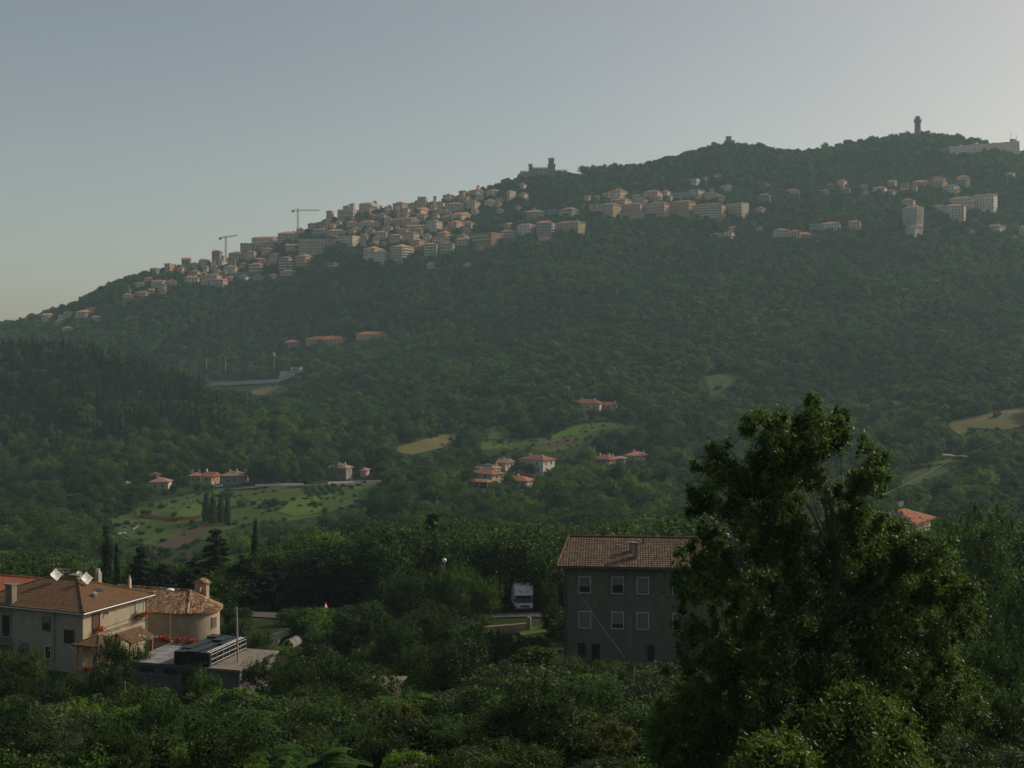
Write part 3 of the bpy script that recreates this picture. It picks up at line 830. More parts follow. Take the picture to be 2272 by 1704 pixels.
for a in [(6, 310, 405, 414, 798, 845, 'g', 'h'), (6, 510, 602, 614, 778, 812, 'g', 'h'), (6, 690, 762, 777, 752, 795, 'g', 'h'), (6, 712, 772, 782, 816, 832, 'c', 'h'),
          (6, 815, 922, 947, 768, 815, 'w', 'h'), (6, 1060, 1140, 1146, 732, 782, 'g', 'f'), (6, 1060, 1132, 1138, 787, 808, 'r', 'h'), (6, 1180, 1332, 1340, 718, 735, 'c', 'h'),
          (6, 1335, 1462, 1502, 703, 748, 'y', 'h'), (6, 1355, 1472, 1492, 682, 702, 'c', 'h'), (6, 1570, 1672, 1712, 693, 748, 'g', 'h'), (6, 1590, 1692, 1702, 667, 692, 'w', 'h'),
          (6, 1450, 1562, 1612, 753, 795, 'w', 'h'), (6, 1075, 1187, 1207, 883, 928, 'c', 'h'), (6, 1085, 1222, 1282, 948, 1108, 'w', 'h', 3), (6, 1350, 1482, 1490, 943, 985, 'c', 'h'),
          (6, 1475, 1652, 1672, 933, 1062, 'c', 'h'), (6, 1505, 1732, 1747, 868, 925, 'c', 'h', 2), (6, 1740, 1927, 1962, 838, 965, 'w', 'g'), (6, 230, 345, 352, 1108, 1172, 'g', 'f'),
          (6, 345, 512, 520, 1100, 1152, 'w', 'h'), (6, 590, 697, 707, 1083, 1142, 'p', 'h'), (6, 120, 257, 264, 1198, 1235, 'p', 'h'), (6, 1115, 1202, 1277, 1138, 1185, 'w', 'g'),
          (6, 1810, 1982, 2042, 1122, 1155, 'w', 'h'), (6, 2090, 2152, 2162, 1218, 1245, 'w', 'h'), (6, 2160, 2206, 2220, 1132, 1205, 'w', 'h'), (6, 1700, 1752, 1762, 1172, 1205, 'p', 'h'),
          (6, 2040, 2110, 2125, 635, 660, 'w', 'h')]:
    T(*a)

# smaller houses that crowd the gaps between the larger ones
def infill():
    r = random.Random(77)
    zones = [([(260, 640), (380, 590), (500, 560), (640, 520), (700, 500), (700, 600), (560, 630), (420, 640), (300, 670)], 15),
             ([(700, 520), (720, 480), (780, 470), (900, 455), (1030, 440), (1060, 480), (1030, 540), (900, 560), (760, 545)], 30),
             ([(1000, 440), (1080, 425), (1180, 430), (1180, 470), (1050, 490)], 8), ([(1300, 440), (1500, 430), (1640, 440), (1640, 470), (1420, 450), (1300, 455)], 8),
             ([(1700, 420), (2100, 400), (2140, 440), (1800, 430)], 6)]
    for poly, n in zones:
        a = np.array(poly); got = 0
        for _ in range(600):
            if got >= n: break
            u, v = r.uniform(a[:, 0].min(), a[:, 0].max()), r.uniform(a[:, 1].min(), a[:, 1].max())
            if not pip(np.array([u]), np.array([v]), poly)[0]: continue
            w, h = r.uniform(13, 26), r.uniform(8, 15)
            rc = (u - w / 2, u + w / 2, v - h, v)
            ov = 0
            for q in RECTS:
                ox = max(0, min(rc[1], q[1]) - max(rc[0], q[0])); oy = max(0, min(rc[3], q[3]) - max(rc[2], q[2]))
                ov = max(ov, ox * oy / (w * h))
            if ov > 0.3: continue
            k = 4.608
            T(1, rc[0] * k, (rc[0] + w * r.uniform(0.55, 0.8)) * k, rc[1] * k, (rc[2] - 560) * k, (rc[3] - 560) * k, r.choice('ccssgyp'), r.choice('hhhg'))
            got += 1
infill()

# labels for the town: colour, size, roof, then where it stands
def town_labels():
    zones = [(0, 240, 'in far-left hamlet'), (240, 480, 'on left shoulder'), (480, 655, 'near the cranes'), (655, 860, 'under the palace'),
             (860, 1075, 'in town centre'), (1075, 1290, 'below the castle'), (1290, 1480, 'right of castle'), (1480, 1700, 'below wooded summit'),
             (1700, 1990, 'below summit tower'), (1990, 2400, 'below the hotel')]
    ordn = ['first', 'second', 'third', 'fourth', 'fifth', 'sixth', 'seventh', 'eighth', 'ninth', 'tenth', 'eleventh', 'twelfth', 'thirteenth', 'fourteenth', 'fifteenth', 'sixteenth', 'seventeenth', 'eighteenth', 'nineteenth', 'twentieth']
    seen = {}
    for t in sorted(TOWN, key=lambda t: t['u']):
        if t['label']:
            continue
        z = next(z[2] for z in zones if z[0] <= t['u'] < z[1])
        n = max(1, int(round(t['h'] / 3)))
        size = 'low' if n <= 2 else ('mid-height' if n <= 4 else 'tall')
        nm = 'apartment block' if t['h'] > 14 else 'house'
        rf = {'f': 'flat roof', 'g': 'gabled roof', 'h': 'hipped roof'}[t['roof']]
        if t['balc']: rf += ' and balconies'
        seen.setdefault((f"{t['wall']} {size} {nm} with {rf}", z), []).append(t)
    for (a, z), L in seen.items():
        for i, t in enumerate(L):
            if len(L) == 1:
                t['label'] = f'{a}, {z}'
            else:
                t['label'] = f'{a}, {z}, {ordn[min(i, 19)]} from left'
    for t in TOWN:
        words = t['label'].split()
        tag(t['e'], t['label'], 'building', 'houses of the hill town')
town_labels()

# ---- battlements helper
def merlons(mb, x0, x1, y0, y1, z, n, h=0.9, axis='x', t=0.5):
    for i in range(n):
        c = (i + 0.5) / n
        if axis == 'x':
            xc = x0 + (x1 - x0) * c; hw = (x1 - x0) / n * 0.3
            mb.box(xc - hw, xc + hw, y0, y0 + t, z, z + h)
        else:
            yc = y0 + (y1 - y0) * c; hw = (y1 - y0) / n * 0.3
            mb.box(x0, x0 + t, yc - hw, yc + hw, z, z + h)

def crenel_box(e, name, mat, x0, x1, y0, y1, z0, z1, nx, ny, mh=1.0, corbel=0.0):
    mb = MB().box(x0, x1, y0, y1, z0, z1)
    if corbel:
        mb.box(x0 - corbel, x1 + corbel, y0 - corbel, y1 + corbel, z1, z1 + 1.2)
        x0, x1, y0, y1, z1 = x0 - corbel, x1 + corbel, y0 - corbel, y1 + corbel, z1 + 1.2
    o = mb.to(name, mat, e)
    m2 = MB()
    merlons(m2, x0, x1, y0, y0, z1 + 0.002, nx, mh)
    merlons(m2, x0, x1, y1 - 0.5, y1, z1 + 0.002, nx, mh)
    merlons(m2, x0, x0, y0, y1, z1 + 0.002, ny, mh, 'y')
    merlons(m2, x1 - 0.5, x1, y0, y1, z1 + 0.002, ny, mh, 'y')
    m2.to('battlements', mat, o)
    return o

# ---- castle on the ridge (source px: keep 1216..1231 x 349..377)
def castle():
    Y = 1490.0
    s = Y / F
    c0 = P(1200, 392, Y)
    e = empty('castle', c0, 0, 'dark stone castle with a tall keep on the ridge above the town', 'castle')
    X = lambda zx: ((960 + zx / 4.608) - 1200) * s
    Z = lambda zy: (392 - (330 + zy / 4.608)) * s
    st = M['castle']
    crenel_box(e, 'bastion', st, X(895), X(1010), -6, 8, -25, Z(244), 6, 5, 1.5)
    crenel_box(e, 'watch_tower', st, X(982), X(1018), 4, 9, -20, Z(165), 3, 3, 0.9, 0.4)
    crenel_box(e, 'curtain_wall', st, X(1018), X(1182), 0, 10, -25, Z(201), 9, 4, 1.8)
    crenel_box(e, 'lower_wall', st, X(1000), X(1260), -10, -5, -30, Z(262), 12, 3)
    k = crenel_box(e, 'keep', st, X(1184), X(1252), 2, 13, -25, Z(170), 5, 4, 0.9, 0.6)
    crenel_box(e, 'keep_top', st, X(1186), X(1243), 4, 11, Z(170) + 1.25, Z(104), 4, 4, 1.0, 0.3)
    crenel_box(e, 'east_wall', st, X(1256), X(1372), 0, 7, -25, Z(228), 7, 3, 1.8)
    crenel_box(e, 'outer_wall', st, X(1374), X(1546), -3, 2, -25, Z(270), 10, 2, 1.8)
    MB().box(X(1318), X(1352), -9, -4, -35, Z(255)).to('buttress', st, e)
    MB().box(X(1056), X(1086), -14, -9, -40, Z(330)).to('buttress', st, e)
    w = MB()
    for zx, zy in ((1210, 130), (1225, 190), (1000, 190), (1060, 215), (1110, 215), (1150, 215)):
        w.box(X(zx) - 0.5, X(zx) + 0.5, -0.2 if zy > 200 else 1.9, 4.2, Z(zy) - 0.9, Z(zy) + 0.9)
    w.to('loopholes', M['dark'], e, kind='stuff')
    MB().cyl((X(1215), 7, Z(104)), (X(1215), 7, Z(80)), 0.15, 0.08, 5).to('flagpole', M['metal'], e)
    KEEP.append((zoomed([(895, 235), (980, 145), (1250, 90), (1260, 205), (1375, 210), (1545, 250), (1545, 262), (1375, 232), (1180, 215), (1010, 215), (895, 255)], *REG[4]), 1600))
    KEEP.append((zoomed([(1175, 90), (1260, 90), (1260, 205), (1175, 205)], *REG[4]), 1600))
castle()

# ---- single tower on the right summit
def summit_tower():
    Y = 1560.0
    s = Y / F
    p = P(2036, 292, Y)
    e = empty('summit_tower', p, 0, 'slender grey stone tower alone on the wooded right summit', 'tower')
    st = M['castle']
    Z = lambda zy: (292 - (230 + zy / 4.147)) * s
    R = 30 / 4.147 * s
    MB().cyl((0, 0, -25), (0, 0, Z(180)), R * 1.08, R * 0.92, 9).to('shaft', st, e)
    MB().cyl((0, 0, Z(180)), (0, 0, Z(168)), R * 0.95, R * 1.18, 9).cyl((0, 0, Z(168)), (0, 0, Z(150)), R * 1.18, R * 1.18, 9).to('corbelled_head', st, e)
    m = MB()
    for i in range(9):
        a = 2 * math.pi * i / 9
        m.obox((R * 1.05 * math.cos(a), R * 1.05 * math.sin(a), Z(150) + 0.75), (0.25 * math.cos(a), 0.25 * math.sin(a), 0), (-0.55 * math.sin(a), 0.55 * math.cos(a), 0), (0, 0, 0.74))
    m.to('battlements', st, e)
    MB().cyl((0, 0, Z(150)), (0, 0, Z(120)), R * 0.72, R * 0.72, 9).cyl((0, 0, Z(120)), (0, 0, Z(112)), R * 0.82, R * 0.1, 9).to('turret', st, e)
    MB().cyl((0, 0, Z(112)), (0, 0, Z(98)), 0.12, 0.06, 5).to('mast', M['metal'], e)
    MB().box(-1, 1, -R - 0.2, -R + 1, Z(215), Z(205)).to('window', M['dark'], e)
    e2 = empty('summit_wall', P(2020, 298, Y), 0, 'low battlemented wall beside the summit tower', 'wall')
    crenel_box(e2, 'wall', st, -14, -1, 0, 2, -15, 1.2, 10, 2, 0.8)
    KEEP.append((zoomed([(1190, 110), (1265, 110), (1265, 235), (1190, 235)], *REG[6]), 1700))
summit_tower()

# ---- small ruined fort on the tree-topped knoll
def knoll_fort():
    p = P(1622, 318, 1525)
    e = empty('hill_fort', p, 0.2, 'small grey stone fort half hidden by trees on the middle summit', 'fort')
    crenel_box(e, 'wall', M['castle'], -6, 5, 0, 8, -20, 3.5, 8, 5, 0.8)
    crenel_box(e, 'turret', M['castle'], -4, 1, 2, 7, 3.52, 7.2, 4, 4, 0.9, 0.3)
    MB().box(-2.0, -1.2, 1.93, 2.1, 4.6, 5.8).to('window', M['dark'], e)
    KEEP.append(([(1612, 302), (1632, 302), (1632, 312), (1612, 312)], 1600))
knoll_fort()

# ---- battlemented palace and basilica of the old town
def palace():
    ox, oy, k = REG[3]
    org, th, w, d, h, Y = place(ox + 500 / k, ox + 662 / k, ox + 722 / k, oy + 300 / k, oy + 412 / k, depth=16)
    e = empty('palace', org, th, 'stone palace with battlements and a bell tower on the town skyline', 'building')
    crenel_box(e, 'wall', M['stone'], -w, 0, 0, d, -15, h, 16, 8, 1.1)
    wb = MB()
    for z in (h * 0.35, h * 0.7):
        for y in (0.2, 0.5, 0.8):
            wb.box(-0.02, 0.06, y * d - 0.8, y * d + 0.8, z - 1.4, z + 1.6)
        for i in range(6):
            x = -w * (i + 0.5) / 6
            wb.box(x - 0.6, x + 0.6, -0.06, 0.02, z - 1.2, z + 1.2)
    wb.to('window_openings', M['glass'], e, kind='stuff')
    tw = 4.6
    t = crenel_box(e, 'bell_tower', M['stone'], -tw - 0.3, -0.3, 1, 1 + tw, h + 0.003, h + 65 / k * Y / F - 2.0, 4, 4, 1.0, 0.4)
    MB().cyl((-tw / 2, 3, h + 65 / k * Y / F - 0.9), (-tw / 2, 3, h + 90 / k * Y / F), 0.15, 0.06, 5).to('flagpole', M['metal'], e)
    register(ox + 500 / k, ox + 722 / k, oy + 300 / k, oy + 412 / k, Y, org, th, w, d, 16, 0.9)
    org, th, w, d, h, Y = place(ox + 720 / k, ox + 830 / k, ox + 905 / k, oy + 240 / k, oy + 315 / k, depth=20)
    e = empty('basilica', org, th, 'pale neoclassical basilica with a columned porch on the town skyline', 'church')
    MB().box(-w, 0, 0, d, -12, h).to('wall', M['stone'], e)
    rb = MB(); hip_roof(rb, w, d, h, 0.4, 0.28, 'g'); rb.to('roof', M['roof_brown'], e)
    MB().add([(0.05, 0, h), (0.05, d, h), (0.05, d / 2, h + d / 2 * 0.26), (0.6, 0, h), (0.6, d, h), (0.6, d / 2, h + d / 2 * 0.26)],
             [(3, 4, 5), (0, 2, 1), (0, 1, 4, 3), (1, 2, 5, 4), (2, 0, 3, 5)]).to('pediment', M['cream'], e)
    for i in range(6):
        y = 0.8 + i * (d - 1.6) / 5
        MB().cyl((2.2, y, -4), (2.2, y, h * 0.72), 0.5, 0.42, 8).to('column', M['cream'], e)
    MB().box(0.01, 3.0, 0, d, h * 0.72, h * 0.86).to('portico', M['cream'], e)
    for x, y in ((-w * 0.2, d + 2),):
        MB().box(x - 2.2, x + 2.2, y - 2.2, y + 2.2, -10, h + 5).to('bell_tower', M['stone'], e)
        MB().add([(x - 2.5, y - 2.5, h + 5), (x + 2.5, y - 2.5, h + 5), (x + 2.5, y + 2.5, h + 5), (x - 2.5, y + 2.5, h + 5), (x, y, h + 6.6)], [(0, 1, 4), (1, 2, 4), (2, 3, 4), (3, 0, 4), (3, 2, 1, 0)]).to('bell_tower_roof', M['roof_brown'], e)
    register(ox + 720 / k, ox + 930 / k, oy + 240 / k, oy + 315 / k, Y, org, th, w, d, 10, 0.9)
    org, th, w, d, h, Y = place(ox + 930 / k, ox + 941 / k, ox + 960 / k, oy + 258 / k, oy + 318 / k, depth=4)
    e = empty('bell_tower', org, th, 'small stone bell tower beside the basilica', 'tower')
    MB().box(-w, 0, 0, d, -12, h).to('wall', M['stone'], e)
    rb = MB(); hip_roof(rb, w, d, h, 0.3, 0.5, 'h'); rb.to('roof', M['roof_brown'], e)
    MB().box(-0.03, 0.05, d * 0.3, d * 0.7, h - 2.6, h - 0.8).to('bell_opening', M['dark'], e)
    # church with a rose window
    org, th, w, d, h, Y = place(ox + 1830 / k, ox + 1925 / k, ox + 2002 / k, oy + 105 / k, oy + 192 / k, depth=13)
    e = empty('church', org, th, 'stone church with a round rose window near the castle', 'church')
    MB().box(-w, 0, 0, d, -14, h).to('wall', M['stone'], e)
    rb = MB(); hip_roof(rb, w, d, h, 0.4, 0.4, 'g'); rb.to('roof', M['roof_far'], e)
    MB().add([(0.0, 0, h), (0.0, d, h), (0.0, d / 2, h + d / 2 * 0.37)], [(0, 1, 2)]).to('gable', M['stone'], e)
    MB().cyl((-0.05, d / 2, h * 0.72), (0.12, d / 2, h * 0.72), 2.0, 2.0, 14).to('rose_window', M['cream'], e)
    MB().cyl((0.12, d / 2, h * 0.72), (0.2, d / 2, h * 0.72), 1.3, 1.3, 14).to('window', M['glass'], e)
    MB().box(0.0, 0.1, d / 2 - 1.2, d / 2 + 1.2, 0, 3.2).to('door', M['dark'], e)
    MB().box(-4, -1.2, 4, 7, h, h + 7).to('bell_tower', M['cream'], e)
    register(ox + 1830 / k, ox + 2002 / k, oy + 105 / k, oy + 192 / k, Y, org, th, w, d, 8, 0.85)
palace()

# ---- long pale hotel at the right edge
def hotel():
    a, b = P(2107, 350, 1478), P(2262, 336, 1555)
    d = (b - a); L = d.xy.length
    th = math.atan2(d.y, d.x)
    e = empty('hotel', (a.x, a.y, a.z), th, 'long pale concrete hotel near the right summit', 'building')
    hgt = 21
    V = []
    dz = d.z
    mb = MB()
    n = 8
    zt = lambda x: 26 / F * 1400 + dz * x / L
    zl = lambda x: -32 + dz * x / L
    mb.add([(0, 0, zl(0)), (L, 0, zl(L)), (L, 13, zl(L)), (0, 13, zl(0)), (0, 0, zt(0)), (L, 0, zt(L)), (L, 13, zt(L)), (0, 13, zt(0))],
           [(0, 3, 2, 1), (4, 5, 6, 7), (0, 1, 5, 4), (1, 2, 6, 5), (2, 3, 7, 6), (3, 0, 4, 7)])
    mb.to('wall', M['grey'], e)
    wb = MB()
    for i in range(n):
        z1 = 26 / F * 1400 + dz * (i + 0.5) / n
        for q in range(4):
            for j in range(3):
                x = L * i / n + (j + 0.5) * L / n / 3
                wb.box(x - 1.0, x + 1.0, -0.05, 0.1, z1 - 3.0 - q * 3.2, z1 - 1.6 - q * 3.2)
    wb.to('window_openings', M['glass'], e, kind='stuff')
    rb = MB()
    for x, w2, hh in ((8, 3, 1.5), (26, 4, 2.0), (48, 3, 1.6), (L - 6, 8, 3.5)):
        z1 = zt(x) - 0.4
        rb.box(x - w2 / 2, x + w2 / 2, 3, 7, z1, z1 + hh)
    rb.to('roof_plant', M['grey'], e)
    KEEP.append(([(2107, 324), (2262, 309), (2272, 312), (2272, 318), (2180, 328), (2107, 338)], 1550))
    c, s = math.cos(th), math.sin(th)
    f = lambda x, y: (a.x + c * x - s * y, a.y + s * x + c * y)
    FOOT.append([f(-3, -3), f(L + 3, -3), f(L + 3, 17), f(-3, 17)])
    for u, v0, v1 in ((2243, 310, 288), (2255, 308, 298)):
        p = P(u, v0 + 8, 1590)
        m = MB().cyl((0, 0, -4), (0, 0, (v0 + 8 - v1) / F * 1590), 0.35, 0.12, 5)
        for q in range(4):
            z = (v0 + 8 - v1) / F * 1500 * (0.55 + 0.12 * q)
            m.cyl((-0.9, 0, z), (0.9, 0, z), 0.08, 0.08, 4)
        o = m.to('radio_mast', M['metal'], None, 'tall thin radio mast behind the hotel' if u == 2243 else 'shorter thin radio mast at the hotel end', 'mast')
        o.location = p
hotel()

# ---- tower cranes
def lattice(mb, a, b, w, n, r):
    a, b = Vector(a), Vector(b)
    q = (b - a).to_track_quat('Z', 'Y')
    cs = [q @ Vector((sx * w / 2, sy * w / 2, 0)) for sx, sy in ((-1, -1), (1, -1), (1, 1), (-1, 1))]
    for c in cs:
        mb.cyl(a + c, b + c, r, r, 4)
    for i in range(n):
        p, r2 = a.lerp(b, i / n), a.lerp(b, (i + 1) / n)
        for j in range(4):
            mb.cyl(p + cs[j], r2 + cs[(j + 1) % 4], r * 0.6, r * 0.6, 4, False)
def crane(u, vbase, vjib, vtop, ujib, ucj, Y, tilt, label):
    p = P(u, vbase, Y)
    s = Y / F
    e = empty('tower_crane', p, 0, label, 'crane', 'tower cranes over the town')
    zj, zt = (vbase - vjib) * s, (vbase - vtop) * s
    m = MB(); lattice(m, (0, 0, -10), (0, 0, zj), 1.5, 16, 0.16); m.to('mast', M['crane'], e)
    m = MB(); lattice(m, (0, 0, zj), (0, 0, zt), 1.0, 3, 0.14); m.to('tower_head', M['crane'], e)
    xj, xc = (ujib - u) * s, (ucj - u) * s
    m = MB(); lattice(m, (0.5, 0, zj), (xj, -2, zj + tilt * xj), 1.0, 18, 0.12); m.to('jib', M['crane'], e)
    m = MB(); lattice(m, (-0.5, 0, zj), (xc, 0.5, zj + tilt * xc), 1.0, 5, 0.12); m.to('counter_jib', M['crane'], e)
    MB().box(xc - 0.8, xc + 1.6, -0.8, 0.8, zj + tilt * xc - 2.0, zj + tilt * xc + 0.4).to('counterweight', M['concrete'], e)
    m = MB().cyl((0, 0, zt), (xj * 0.6, -1.2, zj + tilt * xj * 0.6 + 0.5), 0.06, 0.06, 4).cyl((0, 0, zt), (xc * 0.8, 0.3, zj + tilt * xc * 0.8 + 0.5), 0.06, 0.06, 4)
    m.to('tie_rod', M['crane'], e)
    MB().box(-0.9, 0.9, -1.9, -0.6, zj - 2.4, zj - 0.3).to('cab', M['white_metal'], e)
    KEEP.append(([(u - 4, vtop), (u + 4, vtop), (u + 4, vbase - 10), (u - 4, vbase - 10)], Y + 50))
crane(661, 522, 467, 462, 709, 649, 1395, 0.0, 'larger tower crane standing on the town skyline')
crane(501, 555, 526, 523, 528, 488, 1330, 0.13, 'smaller tower crane left on the town skyline with tilted jib')

# ------------------------------------------------------------------ villas of the valley and middle slope
WIN_M = None
def window_unit(e, x, z, w, h, axis='f', off=0.0, frame='frame', pane='glass', shut=0.0, shutm='shutter', sill=True, d=0.08):
    """one window as a part: the frame with a pane (and a half-lowered shutter) as sub-parts; axis 'f' front, 's' right side"""
    fb = MB()
    t = 0.075 * max(1, w)
    def bx(m, a0, a1, z0, z1, o0, o1):
        if axis == 'f': m.box(a0, a1, off - o1, off - o0, z0, z1)
        else: m.box(off + o0, off + o1, a0, a1, z0, z1)
    bx(fb, x - w / 2 - t, x - w / 2, z - h / 2 - t, z + h / 2 + t, -0.03, d)
    bx(fb, x + w / 2, x + w / 2 + t, z - h / 2 - t, z + h / 2 + t, -0.03, d)
    bx(fb, x - w / 2, x + w / 2, z + h / 2, z + h / 2 + t, -0.03, d)
    bx(fb, x - w / 2, x + w / 2, z - h / 2 - t, z - h / 2, -0.03, d * (1.8 if sill else 1))
    f = fb.to('window', M[frame], e)
    pb = MB(); bx(pb, x - w / 2, x + w / 2, z - h / 2, z + h / 2 - shut * h, -0.02, 0.015); pb.to('pane', M[pane], f)
    if shut > 0:
        sb = MB()
        k = max(2, int(shut * h / 0.09))
        for i in range(k):
            z1 = z + h / 2 - i * shut * h / k
            bx(sb, x - w / 2 + 0.005, x + w / 2 - 0.005, z1 - shut * h / k + 0.008, z1 - 0.004, -0.02, 0.035)
        sb.to('shutter', M[shutm], f)
    return f

def villa(name, ul, uc, ur, vt, vb, wall, rmat, roof, label, cat='house', wins=(), swins=(), chim=(), Y=None, depth=None, ymin=420, pitch=0.38, over=0.7, keep=0.55, group=None, solar=0):
    org, th, w, d, h, Y = place(ul, uc, ur, vt, vb, Y, depth, ymin)
    e = empty(name, org, th, label, cat, group)
    MB().box(-w, 0, 0, d, footing(org, th, w, d), h).to('wall', M[wall], e)
    rb = MB(); r = hip_roof(rb, w, d, h, over, pitch, roof)
    ro = rb.to('roof', M[rmat], e)
    if roof == 'g':
        MB().add([(0, 0, h), (0, d, h), (0, d / 2, h + d / 2 * pitch * 0.97)], [(0, 1, 2)]).to('gable', M[wall], e)
    for fx, fy, hh in chim:
        cx, cy = -w * (1 - fx), d * fy
        c = MB().box(cx - 0.4, cx + 0.4, cy - 0.35, cy + 0.35, h, h + r + hh)
        co = c.to('chimney', M['cream'], ro)
        MB().box(cx - 0.55, cx + 0.55, cy - 0.5, cy + 0.5, h + r + hh + 0.25, h + r + hh + 0.4).box(cx - 0.4, cx - 0.25, cy - 0.35, cy + 0.35, h + r + hh, h + r + hh + 0.25).box(cx + 0.25, cx + 0.4, cy - 0.35, cy + 0.35, h + r + hh, h + r + hh + 0.25)
    for fx, fz, ww, wh in wins:
        window_unit(e, -w * (1 - fx), h * fz, ww, wh, 'f', 0.0, 'frame', 'glass', brng.choice((0, 0, 0.4)))
    for fy, fz, ww, wh in swins:
        window_unit(e, d * fy, h * fz, ww, wh, 's', 0.0, 'frame', 'glass', brng.choice((0, 0, 0.4)))
    for i in range(solar):
        y0, zz = -over, h
        sl = pitch
        x0 = -w * 0.85 + i * (w * 0.7 / solar)
        x1 = x0 + w * 0.7 / solar - 0.12
        pts = [(x0, 0.6, h + sl * (0.6 + over) + 0.12), (x1, 0.6, h + sl * (0.6 + over) + 0.12), (x1, d * 0.38, h + sl * (d * 0.38 + over) + 0.12), (x0, d * 0.38, h + sl * (d * 0.38 + over) + 0.12)]
        low = [(p[0], p[1], p[2] - 0.08) for p in pts]
        MB().add(pts + low, [(0, 1, 2, 3), (4, 7, 6, 5), (0, 4, 5, 1), (1, 5, 6, 2), (2, 6, 7, 3), (3, 7, 4, 0)]).to('solar_panel', M['solar'], ro)
    register(ul, ur, vt, vb, Y, org, th, w, d, r * F / Y, keep)
    return e, w, d, h, r

zh = lambda x, y: (850 + x / 3.687, 800 + y / 3.687)
def VH(name, xl, xc, xr, yt, yb, *a, **k):
    return villa(name, zh(xl, 0)[0], zh(xc, 0)[0], zh(xr, 0)[0], zh(0, yt)[1], zh(0, yb)[1], *a, **k)
def VG(name, xl, xc, xr, yt, yb, *a, **k):
    g = lambda x, y: (380 + x / 3.687, 700 + y / 3.687)
    return villa(name, g(xl, 0)[0], g(xc, 0)[0], g(xr, 0)[0], g(0, yt)[1], g(0, yb)[1], *a, **k)
def VF(name, xl, xc, xr, yt, yb, *a, **k):
    g = lambda x, y: (0 + x / 3.687, 1000 + y / 3.687)
    return villa(name, g(xl, 0)[0], g(xc, 0)[0], g(xr, 0)[0], g(0, yt)[1], g(0, yb)[1], *a, **k)

e, w, d, h, r = VH('tall_villa', 1115, 1308, 1405, 815, 960, 'white', 'roof_orange', 'h', 'tall white villa with an orange hipped roof in the valley',
   wins=((0.2, 0.8, 1.1, 1.5), (0.75, 0.8, 1.1, 1.5), (0.2, 0.45, 1.1, 1.5), (0.8, 0.45, 1.1, 1.5)), swins=((0.25, 0.8, 1.0, 1.5), (0.7, 0.8, 1.0, 1.5), (0.3, 0.45, 1.0, 1.9), (0.75, 0.45, 1.0, 1.5), (0.4, 0.15, 1.0, 1.6)), chim=((0.9, 0.2, 0.3), (0.1, 0.7, 0.3)))
MB().box(0.01, 1.3, d * 0.1, d * 0.75, h * 0.32, h * 0.36).box(1.2, 1.3, d * 0.1, d * 0.75, h * 0.36, h * 0.46).to('balcony', M['white'], e)
VH('twin_gable_villa', 705, 890, 990, 930, 985, 'cream', 'roof_orange', 'h', 'cream villa with twin orange gables and a veranda below the white villa', depth=8,
   wins=((0.22, 0.5, 1.3, 1.7), (0.7, 0.5, 1.4, 1.7)), swins=((0.4, 0.5, 0.8, 1.2), (0.8, 0.5, 0.8, 1.2)), chim=((0.15, 0.6, 0.4), (0.95, 0.7, 0.6)))
e, w, d, h, r = VH('veranda', 665, 855, 905, 995, 1045, 'dark', 'roof_orange', 'h', 'shady veranda with an orange roof in front of the twin-gabled villa', 'veranda', depth=6, pitch=0.3)  # near-black wall colour paints in the shade under the veranda roof
for i in range(4):
    MB().box(-w + i * w / 3 - 0.15, -w + i * w / 3 + 0.15, -0.5, -0.2, -1, h - 0.25).to('post', M['cream'], e)
VH('low_wing', 960, 1175, 1240, 985, 1040, 'cream', 'roof_orange', 'h', 'low cream wing with orange roof right of the veranda', wins=((0.6, 0.5, 1.2, 1.3), (0.85, 0.5, 1.2, 1.3)), swins=((0.5, 0.5, 1.0, 1.2),), chim=((0.55, 0.4, 0.9),))
VH('solar_villa', 755, 905, 960, 885, 925, 'cream', 'roof_brown', 'h', 'villa whose roof carries a row of solar panels, behind the twin gables', solar=5, chim=((0.95, 0.5, 0.5),))
VH('beige_villa', 930, 1000, 1070, 835, 905, 'cream', 'roof_brown', 'g', 'beige gabled house between the solar roof and the white villa', wins=((0.5, 0.7, 1.1, 1.4),), swins=((0.3, 0.6, 1.0, 1.4), (0.7, 0.6, 1.0, 1.4)), chim=((0.3, 0.5, 0.5),))
VH('broad_villa', 1705, 1850, 1935, 808, 860, 'pink', 'roof_orange', 'h', 'broad villa with orange hipped roof and several chimneys right of the white villa', chim=((0.3, 0.3, 0.7), (0.7, 0.5, 0.6), (0.95, 0.4, 0.5)), wins=((0.3, 0.5, 1.2, 1.3), (0.7, 0.5, 1.2, 1.3)), solar=0)
VH('panel_house', 1860, 1975, 2020, 800, 850, 'pink', 'roof_grey', 'h', 'low annexe with a pale panelled roof beside the broad villa', pitch=0.2)
VH('end_villa', 1980, 2130, 2165, 778, 830, 'cream', 'roof_far', 'h', 'house with faded tile roof at the right end of the villa row', chim=((0.35, 0.5, 0.8), (0.9, 0.4, 0.5)), wins=((0.4, 0.5, 1.1, 1.2),))
VH('upper_villa', 1525, 1770, 1820, 352, 415, 'cream', 'roof_orange', 'h', 'long villa with orange roof alone above the meadows', ymin=560, wins=((0.15, 0.5, 1.2, 1.5), (0.38, 0.5, 1.2, 1.5), (0.6, 0.5, 1.2, 1.5), (0.85, 0.5, 1.2, 1.5)), chim=((0.3, 0.5, 0.6), (0.75, 0.5, 0.6)))
VH('upper_villa_wing', 1805, 1895, 1918, 362, 408, 'pink', 'roof_orange', 'g', 'pink gabled wing at the right end of the upper villa', ymin=560, wins=((0.4, 0.5, 1.6, 1.6),), chim=((0.95, 0.4, 1.0),))
